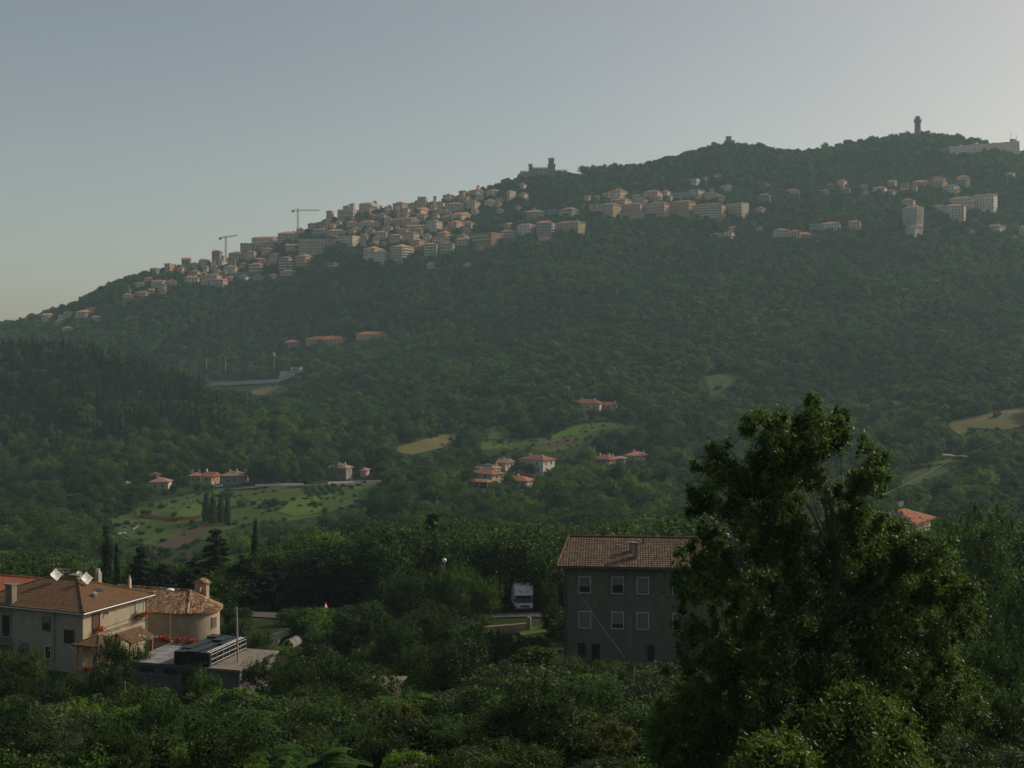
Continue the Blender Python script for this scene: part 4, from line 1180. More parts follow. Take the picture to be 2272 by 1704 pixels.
VF('yellow_house', 1650, 1728, 1800, 212, 282, 'yellow', 'roof_orange', 'g', 'bright yellow gabled house in the left valley', wins=((0.5, 0.6, 1.1, 1.4),), swins=((0.3, 0.6, 0.9, 1.3), (0.7, 0.6, 0.9, 1.3), (0.5, 0.2, 0.9, 1.3)), chim=((0.05, 0.5, 1.2),))
VF('ochre_house', 1550, 1640, 1650, 205, 275, 'yellow', 'roof_brown', 'h', 'dull ochre house attached left of the yellow house', wins=((0.3, 0.6, 1.0, 1.3), (0.7, 0.6, 1.0, 1.3)), chim=((0.2, 0.5, 1.0), (0.85, 0.5, 1.3)))
VF('brown_roof_villa', 1805, 2000, 2035, 205, 280, 'grey', 'roof_brown', 'h', 'dark villa under a broad brown roof right of the yellow house', wins=((0.3, 0.5, 1.2, 1.3), (0.6, 0.5, 1.2, 1.3)), chim=((0.3, 0.5, 0.6), (0.6, 0.4, 0.9), (0.95, 0.5, 0.6)))
VF('bungalow', 1225, 1375, 1405, 255, 315, 'cream', 'roof_brown', 'h', 'low cream bungalow with brown roof behind the trees at left', wins=((0.3, 0.5, 1.1, 1.3), (0.7, 0.5, 1.1, 1.3)), chim=((0.3, 0.5, 0.6),))
VF('bungalow', 1215, 1290, 1312, 212, 250, 'grey', 'roof_brown', 'h', 'small flat-pitched house just behind the cream bungalow')
VF('bungalow', 990, 1062, 1075, 282, 325, 'grey', 'roof_brown', 'h', 'brown-roofed outbuilding at the left end of the villa row')
VG('hipped_house', 1262, 1430, 1480, 1248, 1335, 'grey', 'roof_brown', 'h', 'grey house with dark brown hipped roof beside the valley road', wins=((0.3, 0.6, 1.1, 1.3), (0.7, 0.6, 1.1, 1.3)), swins=((0.5, 0.6, 1.0, 1.3),), chim=((0.5, 0.5, 0.6), (0.85, 0.3, 0.7)))
VG('white_cottage', 1548, 1590, 1620, 1268, 1325, 'white', 'roof_far', 'h', 'small white cottage right of the grey hipped house', swins=((0.5, 0.6, 0.8, 1.2),), chim=((0.3, 0.5, 0.5),))
# convent above the sports ground
VG('convent', 1095, 1400, 1460, 192, 240, 'pink', 'roof_red', 'h', 'long convent building with a red roof in the forest', 'building', ymin=1000, wins=tuple((0.08 + 0.12 * i, 0.5, 1.0, 1.4) for i in range(8)), swins=((0.3, 0.5, 1, 1.4), (0.7, 0.5, 1, 1.4)), depth=14, chim=((0.6, 0.5, 0.8),))
VG('convent_wing', 930, 1052, 1062, 217, 255, 'grey', 'roof_red', 'h', 'lower red-roofed wing left of the convent', 'building', ymin=1000)
VG('convent_outbuilding', 1510, 1770, 1780, 155, 180, 'pink', 'roof_red', 'h', 'faded red roof half hidden right of the convent', 'building', ymin=1000)
VG('convent_outbuilding', 1905, 1962, 1968, 152, 172, 'pink', 'roof_red', 'h', 'tiny red roof among trees far right of the convent', 'building', ymin=1000)
# sports ground
VG('grandstand', 890, 975, 985, 458, 490, 'white', 'roof_grey', 'f', 'flat grey changing block beside the sports ground', 'building', ymin=980)
VG('grandstand', 975, 1055, 1090, 425, 485, 'white', 'roof_grey', 'f', 'pale stepped clubhouse beside the sports ground', 'building', ymin=980, wins=((0.5, 0.7, 5, 1.0), (0.5, 0.35, 5, 1.0)))
def mid_wall(pts, hgt, name, mat, label, ymin=300, thick=0.4, Y=None, keep=True):
    ps = [G(u, Y or ray(u, v, ymin)) for u, v in pts]
    m = MB()
    for a, b in zip(ps[:-1], ps[1:]):
        dv = (b - a); dv.z = 0; n = Vector((-dv.y, dv.x, 0)).normalized() * thick / 2
        m.add([a - n, b - n, b + n, a + n, a - n + Vector((0, 0, hgt)), b - n + Vector((0, 0, hgt)), b + n + Vector((0, 0, hgt)), a + n + Vector((0, 0, hgt))],
              [(0, 1, 5, 4), (1, 2, 6, 5), (2, 3, 7, 6), (3, 0, 4, 7), (4, 5, 6, 7)])
    if keep:
        KEEP.append(([(u, v - hgt * F / p.y - 5) for (u, v), p in zip(pts, ps)] + [(u, v + 6) for u, v in pts[::-1]], max(p.y for p in ps)))
    return m.to(name, mat, None, label, 'wall')
g2 = lambda x, y: (380 + x / 3.687, 700 + y / 3.687)
mid_wall([g2(310, 575), g2(500, 570), g2(790, 555), g2(880, 548)], 3.2, 'perimeter_wall', M['white'], 'long white perimeter wall of the sports ground', 980)
mid_wall([g2(885, 540), g2(990, 500)], 5.0, 'retaining_wall', M['white'], 'short white retaining wall under the clubhouse', 980)
mid_wall([g2(690, 1400), g2(900, 1393), g2(1080, 1390)], 0.9, 'parapet_wall', M['white'], 'low white parapet along the valley road', 420)
mid_wall([g2(1280, 1378), g2(1500, 1370), g2(1730, 1362)], 0.9, 'parapet_wall', M['white'], 'low white parapet at the right end of the valley road', 420)
def floodlight(zx, zb, zt, label, big=False):
    u, v = g2(zx, zb)
    Y = ray(u, v, 980)
    p = G(u, Y)
    hgt = (v - g2(0, zt)[1]) * Y / F
    e = empty('floodlight_mast', p, 0, label, 'floodlight', 'floodlights of the sports ground')
    MB().cyl((0, 0, -1), (0, 0, hgt), 0.45, 0.25, 6).to('mast', M['metal'], e)
    MB().obox((0, -0.3, hgt + 1.5), (0.9, 0, -0.5 if big else 0), (0, 0.15, 0), (-0.5 if big else 0, 0.3, 1.6)).to('lamp_head', M['white_metal' if big else 'metal_dark'], e)
    KEEP.append(([(u - 10, v - hgt * F / Y - 10), (u + 10, v - hgt * F / Y - 10), (u + 7, v - 4), (u - 7, v - 4)], Y))
floodlight(290, 510, 345, 'leftmost floodlight mast of the sports ground')
floodlight(445, 500, 335, 'middle floodlight mast of the sports ground')
floodlight(842, 480, 330, 'right floodlight mast with a pale tilted lamp head', True)
# ------------------------------------------------------------------ near houses
trng = np.random.default_rng(21)
def tile_slope(mb, A, ex, up, nrm, W, L, k0, k1, tw, tl, arc, lift=0.035, spread=0.22):
    """rows of overlapping clay tiles on a roof slope; A eave start, k0/k1 how fast the left/right edges run in"""
    A, ex, up, nrm = Vector(A), Vector(ex), Vector(up), Vector(nrm)
    nr = int(L / tl)
    for r in range(nr):
        t = r * tl
        s0, s1 = t * k0, W - t * k1
        n0, n1 = int(math.ceil(s0 / tw)), int((s1) / tw)
        for c in range(n0, n1):
            p = A + ex * (c + 0.5) * tw + up * t
            ti = float(np.clip(0.5 + spread * trng.standard_normal(), 0, 1))
            vs = []
            for e2, q in ((0.0, lift), (tl * 1.12, 0.004)):
                for j in range(4):
                    f = j / 3 * 2 - 1
                    vs.append(p + ex * f * tw * 0.5 + up * e2 + nrm * (q + arc * (1 - f * f)))
            vs += [p + ex * (j / 3 * 2 - 1) * tw * 0.5 + nrm * 0.0 for j in range(4)]
            mb.add(vs, [(0, 1, 5, 4), (1, 2, 6, 5), (2, 3, 7, 6), (8, 9, 1, 0), (9, 10, 2, 1), (10, 11, 3, 2)], ti)

def ridge_tiles(mb, a, b, r=0.12, step=0.4):
    a, b = Vector(a), Vector(b)
    n = max(1, int((b - a).length / step))
    d = (b - a).normalized()
    for i in range(n):
        p, q = a.lerp(b, i / n), a.lerp(b, (i + 1.12) / n)
        m0 = len(mb.v)
        mb.cyl(p, q, r * 1.1, r * 0.92, 7)
        ti = float(np.clip(0.55 + 0.2 * trng.standard_normal(), 0, 1))
        mb.t[m0:] = [ti] * (len(mb.v) - m0)

def roof_hip_tiled(e, w, d, h, over, pitch, mat, tw, tl, arc, inset=None, slabm='tile', spread=0.22):
    """hip roof with real tiles; returns (roof, left ridge end, right ridge end)"""
    x0, x1, y0, y1 = -w - over, over, -over, d + over
    D = y1 - y0
    ins = D / 2 if inset is None else inset
    r = D / 2 * pitch
    ym = (y0 + y1) / 2
    a, b = Vector((x0 + ins, ym, h + r)), Vector((x1 - ins, ym, h + r))
    c = [Vector((x0, y0, h)), Vector((x1, y0, h)), Vector((x1, y1, h)), Vector((x0, y1, h))]
    lo = [p - Vector((0, 0, 0.16)) for p in c]
    mb = MB()
    mb.add(c + [a, b] + lo, [(0, 1, 5, 4), (1, 2, 5), (2, 3, 4, 5), (3, 0, 4), (6, 7, 1, 0), (7, 8, 2, 1), (8, 9, 3, 2), (9, 6, 0, 3), (9, 8, 7, 6)])
    ro = mb.to('roof', mat, e)
    tb = MB()
    def slope(p, q, apexmid, kl, kr):
        ex = (q - p).normalized(); W = (q - p).length
        m = p + ex * ((apexmid - p).dot(ex))
        up = (apexmid - m); L = up.length; up.normalize()
        n = ex.cross(up).normalized()
        if n.z < 0: n = -n
        tile_slope(tb, p + n * 0.02, ex, up, n, W, L, kl / L, kr / L, tw, tl, arc, spread=spread)
    slope(c[0], c[1], (a + b) / 2, ins, ins)
    slope(c[2], c[3], (a + b) / 2, ins, ins)
    slope(c[1], c[2], b, D / 2, D / 2)
    slope(c[3], c[0], a, D / 2, D / 2)
    tb.to('roof_tiles', mat, ro, kind='stuff')
    rb = MB()
    up = Vector((0, 0, 0.05))
    for p, q in ((a, b), (c[0], a), (c[3], a), (c[1], b), (c[2], b)):
        ridge_tiles(rb, p + up, q + up)
    rb.to('ridge_tiles', mat, ro, kind='stuff')
    return ro, a, b

def to_local(e, p):
    c, s = math.cos(-e.rotation_euler.z), math.sin(-e.rotation_euler.z)
    q = Vector(p) - e.location
    return Vector((c * q.x - s * q.y, s * q.x + c * q.y, q.z))

def cable(pts, r, name, label, sag=0.0, parent=None, mat='cable'):
    m = MB()
    P3 = []
    for a, b in zip(pts[:-1], pts[1:]):
        a, b = Vector(a), Vector(b)
        for i in range(12):
            t = i / 12
            p = a.lerp(b, t); p.z -= sag * 4 * t * (1 - t)
            P3.append(p)
    P3.append(Vector(pts[-1]))
    m.tube(P3, [r] * len(P3), 5)
    return m.to(name, M[mat], parent, label, 'cable' if label else None)

def dish(e, p, size, square=True, yaw=0.0):
    """satellite dish facing the camera side, on a short mast"""
    m = MB()
    q = Matrix.Rotation(yaw, 3, 'Z') @ Matrix.Rotation(math.radians(25), 3, 'X').inverted()
    n = 8
    if square:
        k = size / 2
        g = [[(-k + 2 * k * i / n, -k + 2 * k * j / n) for i in range(n + 1)] for j in range(n + 1)]
        rot = Matrix.Rotation(math.radians(38), 2)
        vs = []
        for row in g:
            for x, z in row:
                v2 = rot @ Vector((x, z))
                vs.append(q @ Vector((v2.x, -0.35 * (x * x + z * z) / size, v2.y)) + p)
        fs = [(j * (n + 1) + i, j * (n + 1) + i + 1, (j + 1) * (n + 1) + i + 1, (j + 1) * (n + 1) + i) for j in range(n) for i in range(n)]
    else:
        vs = [q @ Vector((0, 0.0, 0)) + p]
        for k in (0.5, 1.0):
            vs += [q @ Vector((size / 2 * k * math.cos(2 * math.pi * i / 16), -0.2 * size * k * k, size / 2 * k * math.sin(2 * math.pi * i / 16))) + p for i in range(16)]
        fs = [(0, 1 + (i + 1) % 16, 1 + i) for i in range(16)] + [(1 + i, 1 + (i + 1) % 16, 17 + (i + 1) % 16, 17 + i) for i in range(16)]
    nv = len(vs)
    back = [v + q @ Vector((0, 0.03, 0)) for v in vs]
    m.add(vs + back, fs + [tuple(i + nv for i in reversed(f)) for f in fs])
    o = m.to('satellite_dish', M['white_metal'], e)
    a = MB().cyl(p + q @ Vector((0, 0, -size * 0.35)), p + q @ Vector((0, -size * 0.55, -size * 0.05)), 0.018, 0.018, 5)
    a.cyl(p + q @ Vector((0, -size * 0.6, -size * 0.05)), p + q @ Vector((0, -size * 0.48, -size * 0.03)), 0.05, 0.04, 6)
    a.to('receiver_arm', M['metal'], o)
    MB().cyl(p + Vector((0, 0.06, 0.1)), p + Vector((0, 0.12, -size * 0.9)), 0.03, 0.03, 6).to('mast', M['metal'], o)
    return o

def antenna(e, p, hgt, yaw=0.3):
    m = MB().cyl(p, p + Vector((0, 0, hgt)), 0.022, 0.018, 5)
    c, s = math.cos(yaw), math.sin(yaw)
    for z, L, n in ((hgt * 0.97, 1.3, 7), (hgt * 0.7, 0.9, 5)):
        m.cyl(p + Vector((-L / 2 * c, -L / 2 * s, z)), p + Vector((L / 2 * c, L / 2 * s, z + 0.06)), 0.014, 0.014, 4)
        for i in range(n):
            t = (i / (n - 1) - 0.5) * L
            b = p + Vector((t * c, t * s, z + 0.03))
            m.cyl(b + Vector((-0.22 * s, 0.22 * c, 0)), b + Vector((0.22 * s, -0.22 * c, 0)), 0.008, 0.008, 4)
    return m.to('aerial', M['metal'], e)

def quads(centers, size, seed, squash=1.0):
    r = np.random.default_rng(seed)
    n = len(centers)
    N = r.standard_normal((n, 3)); N /= np.linalg.norm(N, axis=1)[:, None]
    T = np.cross(N, r.standard_normal((n, 3))); T /= np.linalg.norm(T, axis=1)[:, None]
    B = np.cross(N, T)
    s = size * (0.7 + 0.6 * r.random((n, 1)))
    V = np.stack([centers - T * s, centers + B * s * 0.7, centers + T * s, centers - B * s * 0.7], 1)
    return V, np.clip(0.5 + 0.25 * r.standard_normal(n), 0, 1)

def flower_planter(p, w, label, yaw=0.0, white=False, box='terracotta', hgt=0.3, seed=0, long_=True):
    e = empty('flower_box' if long_ else 'flower_pot', p, yaw, label, 'planter', 'geranium planters')
    if long_:
        MB().box(-w / 2, w / 2, -0.1, 0.1, 0, 0.17).to('box', M[box], e)
    else:
        MB().cyl((0, 0, 0), (0, 0, 0.26), w * 0.26, w * 0.36, 10).to('pot', M[box], e)
    r = np.random.default_rng(seed)
    n = int(260 * max(0.5, w))
    c = r.standard_normal((n, 3)) * np.array([w * 0.26, 0.13, 0.11]) + np.array([0, -0.06, 0.27])
    V, t = quads(c, 0.055, seed + 1)
    link_obj('foliage', quad_mesh('foliage', V, t, M['lf_mid']), e)
    n = int(190 * max(0.5, w))
    c = r.standard_normal((n, 3)) * np.array([w * 0.25, 0.14, 0.11]) + np.array([0, -0.10, 0.33])
    V, t = quads(c, 0.06, seed + 2)
    link_obj('blossom', quad_mesh('blossom', V, t, M['flower_white' if white else 'flower']), e)
    return e

# ---- left house
def left_house():
    C = P(184, 1360, 115)
    hh = 6.0
    e = empty('hip_roof_house', (C.x, C.y, C.z - hh), math.radians(-22), 'plastered house with brown hipped tile roof and satellite dishes at the lower left', 'house')
    w, d = 13.0, 9.2
    lx = -8.4                              # the left part of the front is a recessed loggia
    m = MB()
    m.box(lx, 0, 0, d, -4, hh)
    m.box(-w, lx - 0.002, 1.4, d - 0.01, -4, hh)
    m.to('wall', M['house_left'], e)
    ro, a, b = roof_hip_tiled(e, w, d, hh + 0.1, 0.5, 0.37, M['tile_brown'], 0.30, 0.36, 0.02, spread=0.13)
    W = lambda x, zt, ww, wh, **k: window_unit(e, x, hh - zt - wh / 2, ww, wh, 'f', 0.0, **k)
    W(-4.3, 0.7, 0.85, 1.25, shut=0.45, frame='shutter', pane='glass')
    W(-1.6, 1.75, 1.05, 1.15, frame='shutter_brown', pane='glass')
    W(-4.1, 3.5, 0.62, 1.1, frame='frame', pane='glass')
    W(-6.9, 3.4, 0.8, 1.1, shut=0.4, frame='shutter')
    S = lambda y, zt, ww, wh, **k: window_unit(e, y, hh - zt - wh / 2, ww, wh, 's', 0.0, **k)
    S(1.75, 0.42, 0.9, 1.35, frame='shutter_brown', pane='shutter_brown', shut=0.98, shutm='shutter_brown')
    S(8.05, 0.45, 1.15, 1.05, frame='frame', pane='glass', shut=0.98, shutm='shutter_green')
    S(8.15, 3.35, 1.0, 1.1, frame='frame', pane='glass', shut=0.2)
    S(4.6, 3.3, 0.9, 1.9, frame='shutter_brown', pane='glass', sill=False)
    # gutters and downpipes
    m = MB().cyl((-w - 0.5, -0.56, hh), (0.56, -0.56, hh), 0.07, 0.07, 8).cyl((0.56, -0.56, hh), (0.56, d + 0.5, hh), 0.07, 0.07, 8)
    m.to('gutter', M['metal'], e)
    MB().cyl((-3.35, -0.08, hh - 0.25), (-3.35, -0.08, -2), 0.05, 0.05, 8).cyl((-3.35, -0.08, hh - 0.25), (-3.35, -0.5, hh - 0.05), 0.05, 0.05, 8).to('downpipe', M['metal'], e)
    MB().cyl((0.08, d - 0.15, hh - 0.3), (0.08, d - 0.15, -1), 0.05, 0.05, 8).to('downpipe', M['metal'], e)
    # cables along the lit wall
    for dz in (0.0, 0.16):
        cable([(0.06, 2.4, 3.55 + dz), (0.06, 5.5, 3.62 + dz), (0.06, d, 3.6 + dz)], 0.02, 'wall_cable', None, 0.02, e, 'metal_dark')
    cable([(0.06, 2.0, 4.05), (0.06, 8.9, 4.35)], 0.014, 'wall_cable', None, 0.03, e, 'metal_dark')
    MB().box(0.0, 0.25, 3.0, 3.12, hh - 0.6, hh - 0.5).cyl((0.25, 3.06, hh - 0.55), (0.3, 3.06, hh - 0.7), 0.07, 0.1, 8).to('wall_lamp', M['metal_dark'], e)
    # balcony in the loggia
    bl = MB().box(-w + 0.2, lx - 0.05, -0.6, 1.39, 2.4, 2.55).to('balcony', M['concrete'], e)
    rb = MB()
    for i in range(24):
        x = -w + 0.3 + i * (w + lx - 0.4) / 23
        rb.cyl((x, -0.52, 2.55), (x, -0.52, 3.5), 0.012, 0.012, 4)
    rb.box(-w + 0.2, lx - 0.05, -0.55, -0.49, 3.5, 3.55)
    rb.to('railing', M['metal_dark'], bl)
    window_unit(e, -10.6, 3.7, 1.0, 2.1, 'f', 1.4, frame='frame', sill=False)
    # slab chimney at the eave, chimneys and vents on the roof
    c1 = MB().box(-9.05, -8.25, -0.3, 0.35, hh + 0.2, hh + 2.05).to('chimney', M['concrete'], ro)
    MB().box(-9.15, -8.15, -0.4, 0.45, hh + 2.053, hh + 2.16).to('chimney_cap', M['concrete'], c1)
    c2 = MB().box(-4.6, -4.1, 6.9, 7.4, hh + 0.4, hh + 2.35).to('chimney', M['house_left'], ro)
    MB().cyl((-4.35, 7.15, hh + 2.35), (-4.35, 7.15, hh + 2.75), 0.26, 0.16, 10).to('chimney_pot', M['metal'], c2)
    c3 = MB().box(-5.9, -5.1, 5.0, 5.5, hh + 1.2, hh + 2.15).to('chimney', M['house_left'], ro)
    MB().box(-6.1, -4.9, 4.8, 5.7, hh + 2.3, hh + 2.4).box(-5.85, -5.75, 5.05, 5.45, hh + 2.15, hh + 2.3).box(-5.25, -5.15, 5.05, 5.45, hh + 2.15, hh + 2.3).to('chimney_cap', M['concrete'], c3)
    c4 = MB().box(-1.4, -1.15, 8.0, 8.25, hh + 0.5, hh + 1.75).cyl((-1.28, 8.12, hh + 1.75), (-1.28, 8.12, hh + 2.1), 0.14, 0.05, 8).to('chimney', M['cream'], ro)
    pr = 0.37
    zr = lambda x: hh + 0.1 + (0.5 - x) * pr          # height of the right roof face at local x
    v = MB()
    v.add([(-1.55, 3.0, zr(-1.55) + 0.02), (-1.2, 3.0, zr(-1.2) + 0.02), (-1.2, 3.5, zr(-1.2) + 0.02), (-1.55, 3.5, zr(-1.55) + 0.02), (-1.55, 3.0, zr(-1.2) + 0.55), (-1.2, 3.0, zr(-1.2) + 0.45), (-1.2, 3.5, zr(-1.2) + 0.45), (-1.55, 3.5, zr(-1.2) + 0.55)],
          [(4, 5, 6, 7), (0, 1, 5, 4), (1, 2, 6, 5), (2, 3, 7, 6), (3, 0, 4, 7)])
    v.to('roof_vent', M['metal'], ro)
    for k in range(4):
        MB().box(-1.21 + 0.0, -1.17, 3.02, 3.48, zr(-1.2) + 0.08 + 0.1 * k, zr(-1.2) + 0.12 + 0.1 * k).to('vent_slat', M['metal_dark'], ro)
    MB().add([(-2.4, 4.4, zr(-2.4) + 0.12), (-1.9, 4.4, zr(-1.9) + 0.12), (-1.9, 5.1, zr(-1.9) + 0.12), (-2.4, 5.1, zr(-2.4) + 0.12), (-2.4, 4.4, zr(-2.4)), (-1.9, 4.4, zr(-1.9)), (-1.9, 5.1, zr(-1.9)), (-2.4, 5.1, zr(-2.4))],
             [(0, 1, 2, 3), (4, 5, 1, 0), (5, 6, 2, 1), (6, 7, 3, 2), (7, 4, 0, 3)]).to('skylight', M['glass'], ro)
    sg = MB()
    for i in range(9):
        x = -7.6 + i * 0.82
        sg.box(x - 0.05, x + 0.05, 0.42, 0.5, hh + 0.5, hh + 0.66)
    sg.to('snow_guard', M['tile_brown'], ro)
    # dishes, aerial
    def at(zx, zy, Y):
        return to_local(e, P(zx / 3.687, 1200 + zy / 3.687, Y))
    dish(ro, at(457, 278, 121.2), 0.92, True, math.radians(68))
    dish(ro, at(707, 308, 120.3), 0.92, True, math.radians(68))
    dish(ro, at(646, 272, 122.5), 0.62, False, math.radians(68))
    antenna(ro, at(440, 330, 121.4), 2.3, 0.5)
    antenna(ro, at(520, 320, 124), 1.1, 0.2)
    antenna(ro, at(705, 330, 124), 1.8, 0.9)
    # timber porch: little hipped roof plus a gabled roof on posts
    po = MB().box(0.15, 2.6, -0.8, 2.6, 0.2, 0.5).to('porch_floor', M['concrete'], e)
    ap = Vector((1.5, 0.5, 3.9))
    c = [Vector((-0.2, -1.3, 3.3)), Vector((2.9, -1.3, 3.3)), Vector((2.9, 2.3, 3.3)), Vector((0.02, 2.3, 3.3))]
    pr_ = MB().add(c + [ap] + [p - Vector((0, 0, 0.12)) for p in c], [(0, 1, 4), (1, 2, 4), (2, 3, 4), (3, 0, 4), (5, 6, 1, 0), (6, 7, 2, 1), (7, 8, 3, 2), (8, 5, 0, 3), (8, 7, 6, 5)]).to('porch_roof', M['tile_brown'], e)
    tb = MB()
    for i in range(4):
        p, q = c[i], c[(i + 1) % 4]
        ex = (q - p).normalized(); L0 = (q - p).length
        s0 = (ap - p).dot(ex)
        up = ap - (p + ex * s0); L = up.length; up.normalize()
        n = ex.cross(up)
        if n.z < 0: n = -n
        tile_slope(tb, p + n * 0.02, ex, up, n, L0, L, s0 / L, (L0 - s0) / L, 0.26, 0.3, 0.03)
    for p in c:
        ridge_tiles(tb, p + Vector((0, 0, 0.05)), ap + Vector((0, 0, 0.05)), 0.09, 0.3)
    tb.to('roof_tiles', M['tile_brown'], pr_, kind='stuff')
    for x, y in ((0.3, -1.0), (2.5, -1.0), (2.5, 2.1)):
        MB().box(x - 0.07, x + 0.07, y - 0.07, y + 0.07, -2.0, 3.2).to('post', M['wood'], pr_)
    g = [Vector((0.02, 2.6, 2.35)), Vector((3.4, 2.6, 2.15)), Vector((3.4, 8.2, 2.15)), Vector((0.02, 8.2, 2.35))]
    ra, rb2 = Vector((1.7, 2.6, 3.6)), Vector((1.7, 6.2, 3.6))
    ga, gb, gc, gd = Vector((0.02, 2.6, 2.95)), Vector((3.4, 2.6, 2.85)), Vector((3.4, 6.2, 2.85)), Vector((0.02, 6.2, 2.95))
    dn = Vector((0, 0, 0.12))
    g2r = MB().add([ga, gb, gc, gd, ra, rb2, ga - dn, gb - dn, gc - dn, gd - dn, ra - dn, rb2 - dn],
             [(1, 2, 5, 4), (0, 4, 5, 3), (7, 10, 11, 8), (6, 9, 11, 10), (6, 10, 4, 0), (10, 7, 1, 4), (8, 11, 5, 2), (11, 9, 3, 5), (7, 8, 2, 1)]).to('canopy_roof', M['tile_brown'], e)
    tb = MB()
    for p, q, apx in ((gb, gc, ra), (gd, ga, ra)):
        ex = (q - p).normalized(); L0 = (q - p).length
        m0 = p + ex * ((apx - p).dot(ex))
        up = apx - m0; L = up.length; up.normalize()
        n = ex.cross(up)
        if n.z < 0: n = -n
        tile_slope(tb, p + n * 0.02, ex, up, n, L0, L, 0, 0, 0.26, 0.3, 0.03)
    ridge_tiles(tb, ra + Vector((0, 0, 0.05)), rb2 + Vector((0, 0, 0.05)), 0.09, 0.3)
    tb.to('roof_tiles', M['tile_brown'], g2r, kind='stuff')
    for y in (2.8, 6.0):
        MB().box(3.05, 3.2, y - 0.07, y + 0.07, -2, 2.75).to('post', M['wood'], g2r)
    for x0, y0 in ((0.1, 2.3),):
        pass
    # planters on its sills
    c_, s_ = math.cos(e.rotation_euler.z), math.sin(e.rotation_euler.z)
    wp = lambda x, y, z: e.location + Vector((c_ * x - s_ * y, s_ * x + c_ * y, z))
    ya = e.rotation_euler.z + math.radians(90)
    flower_planter(wp(0.3, 1.85, hh - 2.15), 1.0, 'red geranium box under the brown shuttered window of the hip-roofed house', ya, seed=1)
    flower_planter(wp(0.3, 8.0, hh - 1.95), 1.5, 'red geranium box under the green shuttered window', ya, seed=2)
    flower_planter(wp(2.7, -1.05, 1.0), 1.0, 'red geraniums on the porch corner beside the wooden post', e.rotation_euler.z, seed=3)
    flower_planter(wp(1.6, -1.15, 1.0), 0.9, 'red geraniums on the porch rail nearest the house corner', e.rotation_euler.z, seed=4)
    flower_planter(wp(2.6, -1.0, 0.2), 0.9, 'white flowers in a box below the porch geraniums', e.rotation_euler.z, True, seed=5)
    rl = MB().box(0.2, 2.65, -1.1, -1.0, 0.9, 1.0).box(2.55, 2.65, -1.0, 2.2, 0.9, 1.0).box(0.2, 2.65, -1.08, -1.02, 0.2, 0.9)
    rl.to('porch_rail', M['concrete'], e)
    FOOT.append([tuple(wp(x, y, 0).xy) for x, y in ((-w - 2, -3), (5, -3), (5, d + 2), (-w - 2, d + 2))])
    return e
LEFT = left_house()

# neighbour behind with bright orange roof
def neighbour():
    org = P(78, 1345, 136)
    e = empty('orange_roof_house', (org.x, org.y, org.z - 6), math.radians(-20), 'house with a bright orange tile roof behind the hip-roofed house', 'house')
    w, d, hh = 14, 9, 6.0
    MB().box(-w, 0, 0, d, -4, hh).to('wall', M['cream'], e)
    roof_hip_tiled(e, w, d, hh + 0.1, 0.5, 0.40, M['tile_orange'], 0.3, 0.38, 0.03, 0.4, spread=0.15)
    for x in (-10, -6, -2):
        window_unit(e, x, 4.2, 1.0, 1.3)
neighbour()

